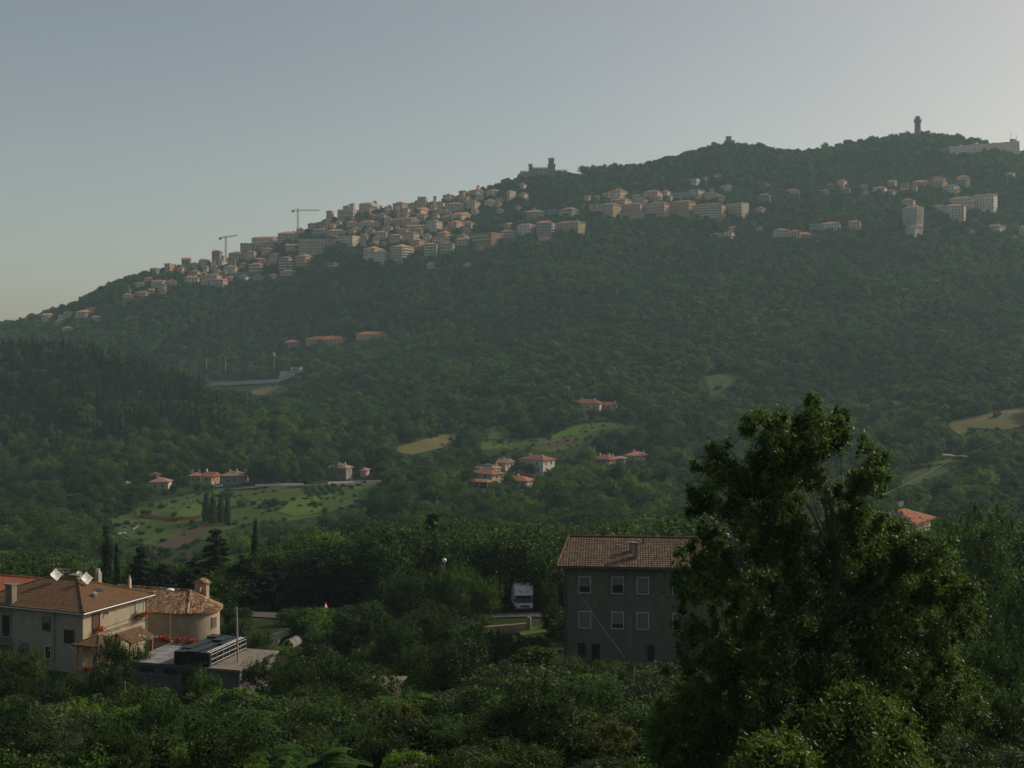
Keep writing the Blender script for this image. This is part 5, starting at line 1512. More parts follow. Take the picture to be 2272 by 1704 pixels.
# ---- chapel with a round apse
def chapel():
    ap = P(423, 1311, 128.5)
    zb = -29.4
    e = empty('chapel', (ap.x, ap.y, zb), math.radians(-19), 'small plastered chapel with round apse, old tiled roof and bell gable', 'chapel')
    R, Lv = 2.95, 9.0
    hw = -25.7 - zb
    hr = ap.z - zb
    n = 28
    # local: nave runs to -x, apse bulges to +x
    arc = [(R * math.cos(a), R * math.sin(a)) for a in np.linspace(-math.pi / 2, math.pi / 2, n)]
    out = [(-Lv, -R)] + arc + [(-Lv, R)]
    m = MB(); m.prism(out, -3, hw); wall = m.to('wall', M['chapel'], e)
    Ro = R + 0.32
    rm = MB()
    ring = [(Ro * math.cos(a), Ro * math.sin(a), hw) for a in np.linspace(-math.pi / 2, math.pi / 2, n)]
    for p, q in zip(ring[:-1], ring[1:]):
        rm.add([p, q, (0, 0, hr), (p[0], p[1], hw - 0.14), (q[0], q[1], hw - 0.14)], [(0, 1, 2), (3, 4, 1, 0), (4, 3, 2)])
    for s in (-1, 1):
        rm.add([(-Lv, s * Ro, hw), (0, s * Ro, hw), (0, 0, hr), (-Lv, 0, hr), (-Lv, s * Ro, hw - 0.14), (0, s * Ro, hw - 0.14)], [(0, 1, 2, 3) if s < 0 else (3, 2, 1, 0), (4, 5, 1, 0) if s < 0 else (0, 1, 5, 4)])
    ro = rm.to('roof', M['tile_chapel'], e)
    tb = MB()
    L = math.hypot(Ro, hr - hw)
    for s in (-1, 1):
        A = Vector((-Lv, -Ro, hw)) if s < 0 else Vector((0, Ro, hw))
        ex = Vector((1, 0, 0)) if s < 0 else Vector((-1, 0, 0))
        up = Vector((0, -s * Ro, hr - hw)).normalized()
        nn = ex.cross(up)
        if nn.z < 0: nn = -nn
        tile_slope(tb, A + nn * 0.02, ex, up, nn, Lv, L, 0, 0, 0.17, 0.30, 0.04, 0.04, 0.17)
    tl = 0.30
    for r in range(int(L / tl)):
        t = r * tl / L
        rho = Ro * (1 - t)
        k = max(2, int(math.pi * rho / 0.17))
        for i in range(k):
            a = -math.pi / 2 + math.pi * (i + 0.5) / k
            rad = Vector((math.cos(a), math.sin(a), 0))
            up = (Vector((0, 0, hr)) - Vector((Ro * rad.x, Ro * rad.y, hw))).normalized()
            tg = Vector((-math.sin(a), math.cos(a), 0))
            nn = tg.cross(up)
            if nn.z < 0: nn = -nn
            p = Vector((rho * rad.x, rho * rad.y, hw + (hr - hw) * t)) + nn * 0.02
            tw0 = math.pi * rho / k; tw1 = math.pi * max(0.05, rho - tl * 0.9) / k
            vs = []
            for e2, lf, tw in ((0, 0.04, tw0), (tl * 1.1, 0.004, tw1)):
                for j in range(4):
                    f = j / 3 * 2 - 1
                    vs.append(p + tg * f * tw * 0.5 + up * e2 + nn * (lf + 0.04 * (1 - f * f)))
            vs += [p + tg * (j / 3 * 2 - 1) * tw0 * 0.5 for j in range(4)]
            tb.add(vs, [(0, 1, 5, 4), (1, 2, 6, 5), (2, 3, 7, 6), (8, 9, 1, 0), (9, 10, 2, 1), (10, 11, 3, 2)], float(np.clip(0.5 + 0.24 * trng.standard_normal(), 0, 1)))
    tb.to('roof_tiles', M['tile_chapel'], ro, kind='stuff')
    rb = MB()
    ridge_tiles(rb, (-Lv, 0, hr + 0.06), (0, 0, hr + 0.06), 0.12)
    for a in (-math.radians(62), math.radians(10)):
        ridge_tiles(rb, (Ro * math.cos(a), Ro * math.sin(a), hw + 0.08), (0, 0, hr + 0.08), 0.1)
    rb.to('ridge_tiles', M['tile_chapel'], ro, kind='stuff')
    # barred window on the apse
    a = math.radians(-4)
    rad, tg = Vector((math.cos(a), math.sin(a), 0)), Vector((-math.sin(a), math.cos(a), 0))
    zc = hw - 1.25
    fr = MB().obox(rad * (R + 0.0) + Vector((0, 0, zc)), rad * 0.05, tg * 0.42, Vector((0, 0, 0.62)))
    f = fr.to('window', M['pink'], e)
    MB().obox(rad * (R + 0.03) + Vector((0, 0, zc)), rad * 0.045, tg * 0.34, Vector((0, 0, 0.52))).to('pane', M['dark'], f)
    gb = MB()
    for i in range(4):
        q = rad * (R + 0.1) + tg * (-0.26 + 0.173 * i)
        gb.cyl(q + Vector((0, 0, zc - 0.55)), q + Vector((0, 0, zc + 0.55)), 0.015, 0.015, 5)
    for i in range(5):
        z = zc - 0.45 + 0.225 * i
        gb.cyl(rad * (R + 0.1) - tg * 0.34 + Vector((0, 0, z)), rad * (R + 0.1) + tg * 0.34 + Vector((0, 0, z)), 0.015, 0.015, 5)
    gb.to('window_bars', M['frame'], f)
    # bell gable
    B = to_local(e, P(448, 1322, 131))
    bz = B.z
    bg_ = MB().box(B.x - 0.72, B.x - 0.2, B.y - 0.28, B.y + 0.28, bz - 1.6, bz + 1.35).box(B.x + 0.2, B.x + 0.72, B.y - 0.28, B.y + 0.28, bz - 1.6, bz + 1.35)
    bg_.box(B.x - 0.2, B.x + 0.2, B.y - 0.27, B.y + 0.27, bz + 1.0, bz + 1.34).box(B.x - 0.2, B.x + 0.2, B.y - 0.27, B.y + 0.27, bz - 1.6, bz - 0.2)
    bo = bg_.to('bell_gable', M['chapel'], e)
    z = bz + 1.355
    cc = [Vector((B.x - 0.95, B.y - 0.48, z)), Vector((B.x + 0.95, B.y - 0.48, z)), Vector((B.x + 0.95, B.y + 0.48, z)), Vector((B.x - 0.95, B.y + 0.48, z))]
    t0, t1 = Vector((B.x, B.y - 0.48, z + 0.5)), Vector((B.x, B.y + 0.48, z + 0.5))
    MB().add(cc + [t0, t1], [(0, 4, 5, 3), (1, 2, 5, 4), (0, 1, 4), (2, 3, 5), (3, 2, 1, 0)]).to('gable_roof', M['tile_chapel'], bo)
    tb = MB()
    for A, q, apx in ((cc[3], cc[0], (t0 + t1) / 2), (cc[1], cc[2], (t0 + t1) / 2)):
        ex = (q - A).normalized(); m0 = A + ex * ((apx - A).dot(ex)); up = apx - m0; L2 = up.length; up.normalize()
        nn = ex.cross(up)
        if nn.z < 0: nn = -nn
        tile_slope(tb, A + nn * 0.015, ex, up, nn, 0.96, L2, 0, 0, 0.19, 0.3, 0.04, 0.04, 0.3)
    tb.to('roof_tiles', M['tile_chapel'], bo, kind='stuff')
    MB().cyl((B.x, B.y, bz + 0.2), (B.x, B.y, bz + 0.62), 0.19, 0.09, 10).sphere((B.x, B.y, bz + 0.64), 0.09).to('bell', M['metal_dark'], bo)
    c_, s_ = math.cos(e.rotation_euler.z), math.sin(e.rotation_euler.z)
    FOOT.append([(ap.x + c_ * x - s_ * y, ap.y + s_ * x + c_ * y) for x, y in ((-Lv - 1, -R - 2), (R + 2, -R - 2), (R + 2, R + 2), (-Lv - 1, R + 2))])
chapel()

# ---- flat-roofed shed with corrugated sheet, slab and black crates
def shed():
    A = P(285, 1467, 102.4)
    B = P(531.6, 1484.8, 99.7)
    yaw = math.atan2(B.y - A.y, B.x - A.x)
    zr = -24.9
    hh = 4.0
    e = empty('flat_roof_shed', (B.x, B.y, zr - hh), yaw, 'low flat-roofed shed with grey sheet roof below the chapel', 'shed')
    w, d = (B - A).xy.length, 6.4
    MB().box(-w, 0, 0, d, -3, hh - 0.16).to('wall', M['shed_wall'], e)
    MB().box(-w - 0.15, -3.3, -0.25, d + 0.15, hh - 0.158, hh - 0.06).to('roof_edge', M['concrete'], e)
    MB().box(-3.29, 0.25, -0.35, d + 0.2, hh - 0.157, hh + 0.02).to('concrete_slab', M['concrete'], e)
    m = MB()
    nx = 120
    x0, x1 = -w - 0.1, -3.32
    rows = 5
    for r in range(rows):
        y0, y1 = -0.2 + r * (d + 0.3) / rows, -0.2 + (r + 1.04) * (d + 0.3) / rows
        vs = []
        for i in range(nx + 1):
            x = x0 + (x1 - x0) * i / nx
            zz = hh + 0.02 + 0.022 * math.sin(i * math.pi / 2)
            vs += [(x, y0, zz + 0.02), (x, y1, zz)]
        m.add(vs, [(2 * i, 2 * i + 2, 2 * i + 3, 2 * i + 1) for i in range(nx)])
    m.to('corrugated_sheet', M['sheet'], e)
    for x in (-8.4, -6.2, -4.6):
        window_unit(e, x, hh - 0.62, 1.3, 0.42, 'f', 0.0, 'shed_wall', 'dark', 0, sill=False)
    MB().box(-w + 0.3, -3.4, -0.06, -0.003, hh - 1.05, hh - 0.93).to('wall_band', M['concrete'], e)
    MB().box(-2.3, -1.2, -0.05, 0.0, 0.2, 2.4).to('door', M['metal_dark'], e)
    c_, s_ = math.cos(yaw), math.sin(yaw)
    wp = lambda x, y, z: e.location + Vector((c_ * x - s_ * y, s_ * x + c_ * y, z))
    # crates: one prototype, then copies
    def crate(loc):
        c = empty('crate', loc, yaw, 'black ribbed crate, left column, first row counted from the front of the shed roof', 'crate', 'black crates on the shed roof')
        s, hc = 0.98, 1.08
        b = MB().box(-s / 2 + 0.04, s / 2 - 0.04, -s / 2 + 0.04, s / 2 - 0.04, 0.12, hc - 0.05)
        b.to('bin', M['black_plastic'], c)
        rb = MB()
        for z in (0.12, 0.36, 0.6, 0.84, 1.02):
            rb.box(-s / 2, s / 2, -s / 2, s / 2, z, z + 0.055)
        for i in (-1, -0.33, 0.33, 1):
            for sy in (-1, 1):
                rb.box(i * (s / 2 - 0.03) - 0.025, i * (s / 2 - 0.03) + 0.025, sy * (s / 2) - 0.03, sy * (s / 2) + 0.012, 0.1, hc)
                rb.box(sy * (s / 2) - 0.03, sy * (s / 2) + 0.012, i * (s / 2 - 0.03) - 0.025, i * (s / 2 - 0.03) + 0.025, 0.1, hc)
        rb.to('ribs', M['black_plastic'], c)
        MB().box(-s / 2, -s / 2 + 0.12, -s / 2, s / 2, 0, 0.12).box(-0.06, 0.06, -s / 2, s / 2, 0, 0.12).box(s / 2 - 0.12, s / 2, -s / 2, s / 2, 0, 0.12).to('pallet_feet', M['metal_dark'], c)
        return c
    first = None
    for j in range(6):
        for i in range(3):
            p = wp(-5.3 + i * 1.07 + 0.03 * ((i * 7 + j * 3) % 3), 0.3 + j * 1.06, hh + 0.065)
            if first is None:
                first = crate(p)
            else:
                c = copy_tree(first); c.location = p
                c.scale = (1, 1, 1 + 0.05 * (((i * 3 + j * 7) % 4) - 1.5))
                c.rotation_euler = (0, 0, yaw + 0.016 * (((i * 5 + j * 11) % 5) - 2))
                c['label'] = 'black ribbed crate, %s column, %s row counted from the front of the shed roof' % (('left', 'middle', 'right')[i], ('first', 'second', 'third', 'fourth', 'fifth', 'rearmost')[j])
    # pale pipe rail leaning along the crates
    rl = MB()
    for z in (0.25, 0.62, 1.0):
        rl.cyl(wp(-2.5, -0.1, hh + z), wp(-2.5, 5.9, hh + z), 0.022, 0.022, 6)
    for i in range(7):
        rl.cyl(wp(-2.5, -0.1 + i * 1.0, hh + 0.02), wp(-2.5, -0.1 + i * 1.0, hh + 1.2), 0.022, 0.022, 6)
    rl.to('metal_rack', M['metal'], None, 'pale metal pipe rack along the right side of the crates', 'rack')
    rl2 = MB()
    for i in range(2):
        rl2.cyl(wp(-2.6 - 0.25 * i, -0.2 + i * 0.1, hh + 1.19 + 0.03 * i), wp(-2.55 - 0.2 * i, 5.6, hh + 1.19 + 0.03 * i), 0.03, 0.03, 6)
    rl2.to('pipe_bundle', M['metal'], None, 'long metal pipes lying on top of the black crates', 'pipes')
    # wooden pole on the slab
    p = wp(-1.15, 1.9, hh + 0.02)
    MB().cyl(p, p + Vector((-0.12, 0, 4.55)), 0.085, 0.065, 9).to('wooden_pole', M['pole_wood'], None, 'bare pale wooden pole standing on the concrete slab', 'pole')
    # planters along the far roof edge
    k = 0
    for zx, wd, wh in ((1205, 0.6, True), (1280, 0.7, True), (1345, 1.5, False), (1465, 0.8, False), (1570, 1.3, False), (1815, 0.7, False)):
        u = zx / 3.687
        Yp = 109.6 - (zx - 1200) / 600 * 2.2
        if zx == 1815: Yp = 107.6
        q = Vector(((u - U0) / F * Yp, Yp, zr + 0.06))
        lab = {1205: 'white flower pot at the left end of the roof edge', 1280: 'second white flower pot on the roof edge beside the red geraniums', 1345: 'largest red geranium trough on the roof edge near the street lamp',
               1465: 'small red geranium pot right of the street lamp', 1570: 'long red geranium trough behind the black crates', 1815: 'lone red geranium pot above the end of the crates'}[zx]
        flower_planter(q, wd, lab, yaw, wh, seed=30 + k, long_=wd > 1)
        k += 3
    FOOT.append([tuple(wp(x, y, 0).xy) for x, y in ((-w - 1, -2), (2, -2), (2, d + 1), (-w - 1, d + 1))])
shed()

def street_lamp(u, v0, v1, Y, label, globe=False):
    b = P(u, v0, Y)
    zb = min(b.z, h1(b.x, Y))
    e = empty('street_lamp', (b.x, Y, zb), 0, label, 'street lamp', 'street lamps')
    hgt = P(u, v1, Y).z - zb
    MB().cyl((0, 0, -0.5), (0, 0, hgt), 0.06, 0.04, 8).to('post', M['metal'], e)
    m = MB(); m.smooth = True
    if globe:
        m.sphere((0, 0, hgt + 0.2), 0.26, nu=14, nv=9)
        m.to('globe', M['lamp_globe'], e)
    else:
        m.sphere((0, 0, hgt + 0.05), 0.42, 0.42, 0.17, 14, 8).to('lamp_head', M['lamp_globe'], e)
    return e
street_lamp(378, 1428, 1310, 123, 'thin street lamp with a round white head in front of the chapel')
street_lamp(986, 1380, 1247, 143, 'white lamp globe showing among the dark trees behind the road', True)
street_lamp(1613, 1300, 1193, 125, 'white-headed lamp post at the right end of the grey house', True)

# ---- right house
def right_house():
    h = 7.95
    base = Vector((17.2, 104.6, -25.6))
    yaw = math.radians(-5.5)
    e = empty('grey_house', base, yaw, 'three-storey grey house with brown tiled roof and white framed windows', 'house')
    w, d = 12.8, 9.0
    MB().box(-w, 0, 0, d, -3, h).to('wall', M['house_right'], e)
    ro, a, b = roof_hip_tiled(e, w, d, h + 0.12, 0.6, 0.36, M['tile_dull'], 0.235, 0.34, 0.032, 0.75, spread=0.2)
    for x, s1, s2 in ((-11.03, 0.62, 0.97), (-8.23, 0.5, 0.75), (-6.1, 0.97, 0.97), (-3.06, 0.6, 0.97)):
        window_unit(e, x, 6.45, 0.93, 1.33, 'f', 0.0, 'frame', 'glass', s1)
        window_unit(e, x, 3.45, 0.93, 1.33, 'f', 0.0, 'frame', 'glass', s2)
    for x, ww, zz in ((-11.3, 0.65, 1.45), (-10.1, 0.7, 1.4), (-5.4, 0.6, 1.4), (-2.2, 0.9, 1.9)):
        dr = MB().box(x - ww / 2 - 0.06, x - ww / 2, -0.05, 0.01, 0, zz).box(x + ww / 2, x + ww / 2 + 0.06, -0.05, 0.01, 0, zz).box(x - ww / 2 - 0.06, x + ww / 2 + 0.06, -0.05, 0.01, zz + 0.001, zz + 0.07).to('door', M['shed_wall'], e)
        MB().box(x - ww / 2, x + ww / 2, -0.02, 0.005, 0, zz).to('door_leaf', M['dark'], dr)
    for y in (2.5, 6.3):
        for z in (6.45, 3.45):
            window_unit(e, y, z, 0.93, 1.33, 's', 0.0, 'frame', 'glass', 0.5)
    MB().box(-7.55, -6.95, -0.035, 0.01, 0.0, h - 0.35).to('flue_strip', M['shed_wall'], e)  # thin strip standing for a vertical stain band on the wall
    MB().box(-w - 0.005, 0.005, -0.03, 0.01, 4.9 - 0.03, 4.94).box(-w - 0.005, 0.005, -0.03, 0.01, 1.92, 1.97).to('string_course', M['house_right'], e)
    MB().cyl((-w + 0.15, -0.1, h - 0.2), (-w + 0.15, -0.1, 0), 0.055, 0.055, 8).to('downpipe', M['metal_dark'], e)
    MB().cyl((-w - 0.6, -0.66, h + 0.02), (0.6, -0.66, h + 0.02), 0.07, 0.07, 8).to('gutter', M['metal_dark'], e)
    rt = MB()
    for i in range(22):
        x = -w + 0.2 + i * (w - 0.4) / 21
        rt.box(x - 0.05, x + 0.05, -0.52, 0.0, h - 0.16, h - 0.045)
    rt.to('rafter_ends', M['pole_wood'], e)
    pz = lambda y: h + 0.12 + (y + 0.6) * 0.36
    for x, y, ht in ((-6.73, 0.95, 1.3), (-7.05, 1.9, 0.85)):
        c = MB().box(x - 0.14, x + 0.14, y - 0.22, y + 0.22, pz(y) - 0.25, pz(y) + ht).to('chimney', M['concrete'], ro)
        MB().box(x - 0.24, x + 0.2, y - 0.3, y + 0.3, pz(y) + ht + 0.002, pz(y) + ht + 0.07).to('chimney_cap', M['concrete'], c)
    antenna(ro, Vector((-5.6, 4.2, pz(4.2) - 0.05)), 1.9, 0.15)
    MB().cyl((-6.0, 3.4, pz(3.4)), (-6.0, 3.4, pz(3.4) + 0.5), 0.07, 0.07, 8).to('vent_pipe', M['metal_dark'], ro)
    # lean-to at the right end
    lw = MB().box(0.003, 1.6, 1.8, 4.7, -2, 6.2).to('lean_to', M['cream'], e)
    c = [Vector((0.01, 1.5, 6.9)), Vector((1.9, 1.5, 6.1)), Vector((1.9, 5.0, 6.1)), Vector((0.01, 5.0, 6.9))]
    MB().add(c + [p - Vector((0, 0, 0.14)) for p in c], [(0, 1, 2, 3), (5, 4, 7, 6), (4, 5, 1, 0), (5, 6, 2, 1), (6, 7, 3, 2)]).to('lean_to_roof', M['tile_orange'], lw)
    cable([e.location + Vector((-12.3, 0.9, 7.0)), P(1383, 1455, 97)], 0.018, 'overhead_cable', 'grey cable slanting down across the grey house front', 0.12)
    c_, s_ = math.cos(yaw), math.sin(yaw)
    FOOT.append([(base.x + c_ * x - s_ * y, base.y + s_ * x + c_ * y) for x, y in ((-w - 2, -2), (5, -2), (5, d + 2), (-w - 2, d + 2))])
right_house()

# ---- house with the solar panels behind the big tree
e, w, d, h, r = villa('solar_roof_house', 1932, 2024, 2066, 1160, 1205, 'cream', 'roof_orange', 'h', 'orange hip-roofed house with solar panels and a dish behind the big tree', Y=190, depth=9, wins=((0.3, 0.5, 1, 1.3),), solar=0, keep=0.3)
for x0, x1, y0, y1 in ((-w * 0.62, -w * 0.32, 0.9, 2.1), (-w * 0.98, -w * 0.72, -0.5, 0.5), (-w * 0.68, -w * 0.42, -0.5, 0.5), (-w * 0.32, -w * 0.06, -0.5, 0.5)):
    zz = lambda y: h + 0.38 * (y + 0.7) + 0.06
    q = [(x0, y0, zz(y0)), (x1, y0, zz(y0)), (x1, y1, zz(y1)), (x0, y1, zz(y1))]
    MB().add(q + [(a, b, c + 0.08) for a, b, c in q], [(4, 5, 6, 7), (0, 1, 5, 4), (1, 2, 6, 5), (2, 3, 7, 6), (3, 0, 4, 7)]).to('solar_panel', M['solar'], e)
dish(e, Vector((-w / 2 + 0.1, d / 2, h + r + 0.75)), 1.05, False, math.radians(-25))

# ---- white camper van by the road
def camper():
    p = G(1163, 149, 0.12)
    e = empty('camper_van', p, math.radians(6), 'white camper van with overcab parked by the road left of the grey house', 'van')
    MB().box(-1.1, 1.1, 0.9, 5.6, 0.55, 3.0).to('body', M['truck'], e)
    oc = MB().add([(-1.1, -0.15, 2.05), (1.1, -0.15, 2.05), (1.1, 0.898, 1.95), (-1.1, 0.898, 1.95), (-1.05, 0.1, 2.95), (1.05, 0.1, 2.95), (1.1, 0.898, 3.02), (-1.1, 0.898, 3.02)],
                  [(0, 1, 5, 4), (1, 2, 6, 5), (3, 0, 4, 7), (4, 5, 6, 7), (3, 2, 1, 0)]).to('overcab', M['truck'], e)
    st = MB()
    for x0, x1 in ((-0.7, -0.1), (0.7, 0.1)):
        st.obox((0.5 * (x0 + x1), -0.06, 2.48), Vector((0.5 * (x1 - x0), 0.0, -0.25)), (0, 0.02, 0.0), (0.02, 0.004, 0.05))
    st.to('stripe', M['logo_blue'], oc)
    cb = MB().add([(-0.98, -0.55, 0.45), (0.98, -0.55, 0.45), (0.98, 0.895, 0.45), (-0.98, 0.895, 0.45), (-0.98, -0.6, 1.15), (0.98, -0.6, 1.15), (0.98, 0.895, 1.25), (-0.98, 0.895, 1.25)],
                  [(0, 1, 5, 4), (1, 2, 6, 5), (3, 0, 4, 7), (4, 5, 6, 7), (3, 2, 1, 0)]).to('cab', M['truck'], e)
    MB().add([(-0.92, -0.4, 1.16), (0.92, -0.4, 1.16), (0.92, 0.3, 2.02), (-0.92, 0.3, 2.02), (-0.95, 0.88, 1.26), (0.95, 0.88, 1.26), (0.95, 0.88, 2.02), (-0.95, 0.88, 2.02)],
             [(0, 1, 2, 3), (1, 5, 6, 2), (4, 0, 3, 7), (3, 2, 6, 7), (4, 5, 1, 0)]).to('windscreen', M['glass'], e)
    MB().box(-0.55, 0.55, -0.63, -0.59, 0.72, 0.95).to('grille', M['metal_dark'], e)
    MB().box(-1.0, 1.0, -0.72, -0.555, 0.38, 0.6).to('bumper', M['metal_dark'], e)
    for s in (-1, 1):
        MB().box(s * 0.8 - 0.14, s * 0.8 + 0.14, -0.63, -0.585, 0.75, 0.97).to('headlight', M['lamp_globe'], e)
        MB().box(s * 1.12 - 0.09, s * 1.12 + 0.09, -0.05, 0.05, 1.3, 1.6).to('mirror', M['metal_dark'], e)
        for y in (0.2, 4.3):
            t = MB().cyl((s * 0.82, y, 0.36), (s * 1.02, y, 0.36), 0.36, 0.36, 14).to('wheel', M['rubber'], e)
            MB().cyl((s * 1.021, y, 0.36), (s * 1.035, y, 0.36), 0.2, 0.2, 10).to('rim', M['metal'], t)
camper()

# ---- gate, low wall, lawn, sign, posts and small things by the road
def gate():
    a, b = G(1178, 133), G(1240, 132.2)
    L = (b - a).length
    yaw = math.atan2(b.y - a.y, b.x - a.x)
    e = empty('iron_gate', a, yaw, 'pale iron bar gate between the road and the grey house', 'gate')
    for i in range(22):
        x = 0.06 + i * (L - 0.12) / 21
        MB().cyl((x, 0, 0.1), (x, 0, 1.3), 0.016, 0.016, 5).to('bar', M['metal'], e)
    for z in (0.15, 1.25):
        MB().box(0, L, -0.02, 0.02, z - 0.02, z + 0.02).to('rail', M['metal'], e)
    for x in (-0.2, L + 0.2):
        MB().box(x - 0.18, x + 0.18, -0.18, 0.18, -0.5, 1.6).to('gate_post', M['concrete'], e)
    mid_wall([(1040, 1388), (1110, 1387), (1174, 1386)], 1.0, 'garden_wall', M['pink'], 'low reddish garden wall left of the iron gate', 110, 0.3, 133.2, False)
gate()
field('lawn', [(1148, 1397), (1215, 1390), (1222, 1408), (1205, 1418), (1160, 1422)], M['meadow'], 'small sunny lawn beside the grey house', 100, 0.25, False)
def signpost():
    p = G(722, 143)
    e = empty('road_sign', p, math.radians(62), 'red and white triangular road sign beside the road', 'sign')
    MB().cyl((0, 0, -0.3), (0, 0, 2.0), 0.035, 0.035, 7).to('post', M['metal'], e)
    def tri(k, y0, y1):
        zc = 2.15
        pts = [(k * math.cos(a), k * math.sin(a)) for a in (math.pi / 2, math.pi * 7 / 6, math.pi * 11 / 6)]
        m = MB()
        m.add([(x, y0, zc + z) for x, z in pts] + [(x, y1, zc + z) for x, z in pts], [(0, 1, 2), (5, 4, 3), (0, 3, 4, 1), (1, 4, 5, 2), (2, 5, 3, 0)])
        return m
    pl = tri(0.52, -0.06, -0.04).to('plate', M['sign_red'], e)
    tri(0.34, -0.066, -0.061).to('plate_centre', M['sign_white'], pl)
signpost()
def post(u, vb, vt, Y, label, r=0.05, mat='pole_wood', name='post', lean=0.0):
    b = P(u, vb, Y); zb = min(b.z, h1(b.x, Y)) - 0.3
    t = P(u, vt, Y)
    o = MB().cyl((0, 0, 0), (lean, 0, t.z - zb), r, r * 0.8, 8).to(name, M[mat], None, label, 'post')
    o.location = (b.x, Y, zb)
    return Vector((b.x + lean, Y, t.z))
t = post(277, 1552, 1512, 91, 'short weathered cable post among bushes below the hip-roofed house', 0.06, 'concrete')
for k, du in enumerate((0, 5)):
    cable([P(146 + du, 1428 + 3 * k, 112.8), t - Vector((0, 0, 0.1 + 0.12 * k))], 0.02, 'overhead_cable', ('upper' if k == 0 else 'lower') + ' cable from the hip-roofed house to the short post', 0.15)
post(1407, 1585, 1478, 72, 'thin pale post standing in the bushes before the grey house', 0.035, 'metal')
post(1204, 1515, 1488, 80, 'short pale stake in the shrubs left of the grey house', 0.03, 'metal')
tp = post(2243, 1020, 968, 590, 'grey power pole on the right-hand slope', 0.22, 'concrete', 'power_pole')
cable([P(1958, 1098, 205), P(2115, 1014, 420), tp], 0.035, 'power_line', 'pale power line rising across the right slope', 0.6)
for u, vb, vt, Y, lab in ((667, 1072, 1046, 560, 'thin lamp pole on the valley road, nearest the brown-roofed villa'), (714, 1078, 1052, 560, 'thin lamp pole in the middle of the valley road'), (779, 1070, 1042, 565, 'thin lamp pole beside the grey hipped house'),
                          (872, 1045, 1023, 575, 'thin pole between the cottage and the big villas'), (404, 1088, 1054, 545, 'thin pole left of the ochre house'), (970, 1128, 1100, 420, 'pale pole above the dark treetops in the middle')):
    post(u, vb, vt, Y, lab, 0.10, 'metal', 'lamp_pole')
    KEEP.append(([(u - 1.5, vt), (u + 1.5, vt), (u + 1.5, vb - 4), (u - 1.5, vb - 4)], Y))
def hoop():
    p = P(640, 1436, 104)
    p.z = max(p.z, h1(p.x, p.y))
    e = empty('hoop_tunnel', p, math.radians(-15), 'small white plastic hoop tunnel among the bushes', 'tunnel')
    m = MB()
    n = 10
    for q, (y0, y1) in enumerate(((0, 1.6),)):
        vs = []
        for i in range(n + 1):
            a = math.pi * i / n
            vs += [(0.45 * math.cos(a), y0, 0.6 * math.sin(a)), (0.45 * math.cos(a), y1, 0.6 * math.sin(a))]
        m.add(vs, [(2 * i, 2 * i + 1, 2 * i + 3, 2 * i + 2) for i in range(n)])
    m.to('cover', M['concrete'], e)
    a = MB()
    for y in (0, 0.8, 1.6):
        pts = [Vector((0.47 * math.cos(math.pi * i / n), y, 0.62 * math.sin(math.pi * i / n))) for i in range(n + 1)]
        a.tube(pts, [0.03] * (n + 1), 5)
    a.to('hoop', M['white_metal'], e)
hoop()
def hut():
    p = P(838, 1497, 82)
    e = empty('garden_hut', (p.x, p.y, p.z - 3.1), math.radians(-15), 'low garden hut with a rusty metal sheet roof in the bushes', 'hut')
    MB().box(-1.0, 1.0, 0, 1.8, -1, 1.9).to('wall', M['shutter_brown'], e)
    MB().add([(-1.3, -0.4, 2.1), (1.3, -0.4, 2.25), (1.3, 2.2, 2.55), (-1.3, 2.2, 2.4), (-1.3, -0.4, 2.05), (1.3, -0.4, 2.2), (1.3, 2.2, 2.5), (-1.3, 2.2, 2.35)], [(0, 1, 2, 3), (4, 7, 6, 5), (0, 4, 5, 1), (1, 5, 6, 2), (2, 6, 7, 3), (3, 7, 4, 0)]).to('roof', M['concrete'], e)
hut()
# things in the left valley
zf = lambda x, y: (x / 3.687, 1000 + y / 3.687)
def net():
    ps = [G(*(lambda u, v: (u, ray(u, v, 300)))(*zf(x, y))) for x, y in ((1150, 552), (1280, 560), (1400, 575), (1520, 570), (1640, 560))]
    m = MB()
    for a, b in zip(ps[:-1], ps[1:]):
        k = 4
        for i in range(k):
            p, q = a.lerp(b, i / k), a.lerp(b, (i + 1) / k)
            n = Vector((-(q - p).y, (q - p).x, 0)).normalized() * 0.03
            z0, z1 = 0.2, 1.25 + 0.15 * brng.random()
            m.add([p - n + Vector((0, 0, z0)), q - n + Vector((0, 0, z0)), q + n + Vector((0, 0, z0)), p + n + Vector((0, 0, z0)), p - n + Vector((0, 0, z1)), q - n + Vector((0, 0, z1)), q + n + Vector((0, 0, z1)), p + n + Vector((0, 0, z1))],
                  [(0, 1, 5, 4), (2, 3, 7, 6), (4, 5, 6, 7), (1, 2, 6, 5), (3, 0, 4, 7)])
    m.to('safety_net', M['net_orange'], None, 'orange safety net fence at the foot of the green field', 'fence')
    KEEP.append(([zf(1150, 540), zf(1640, 545), zf(1640, 565), zf(1150, 565)], 520))
net()
srng = random.Random(5)
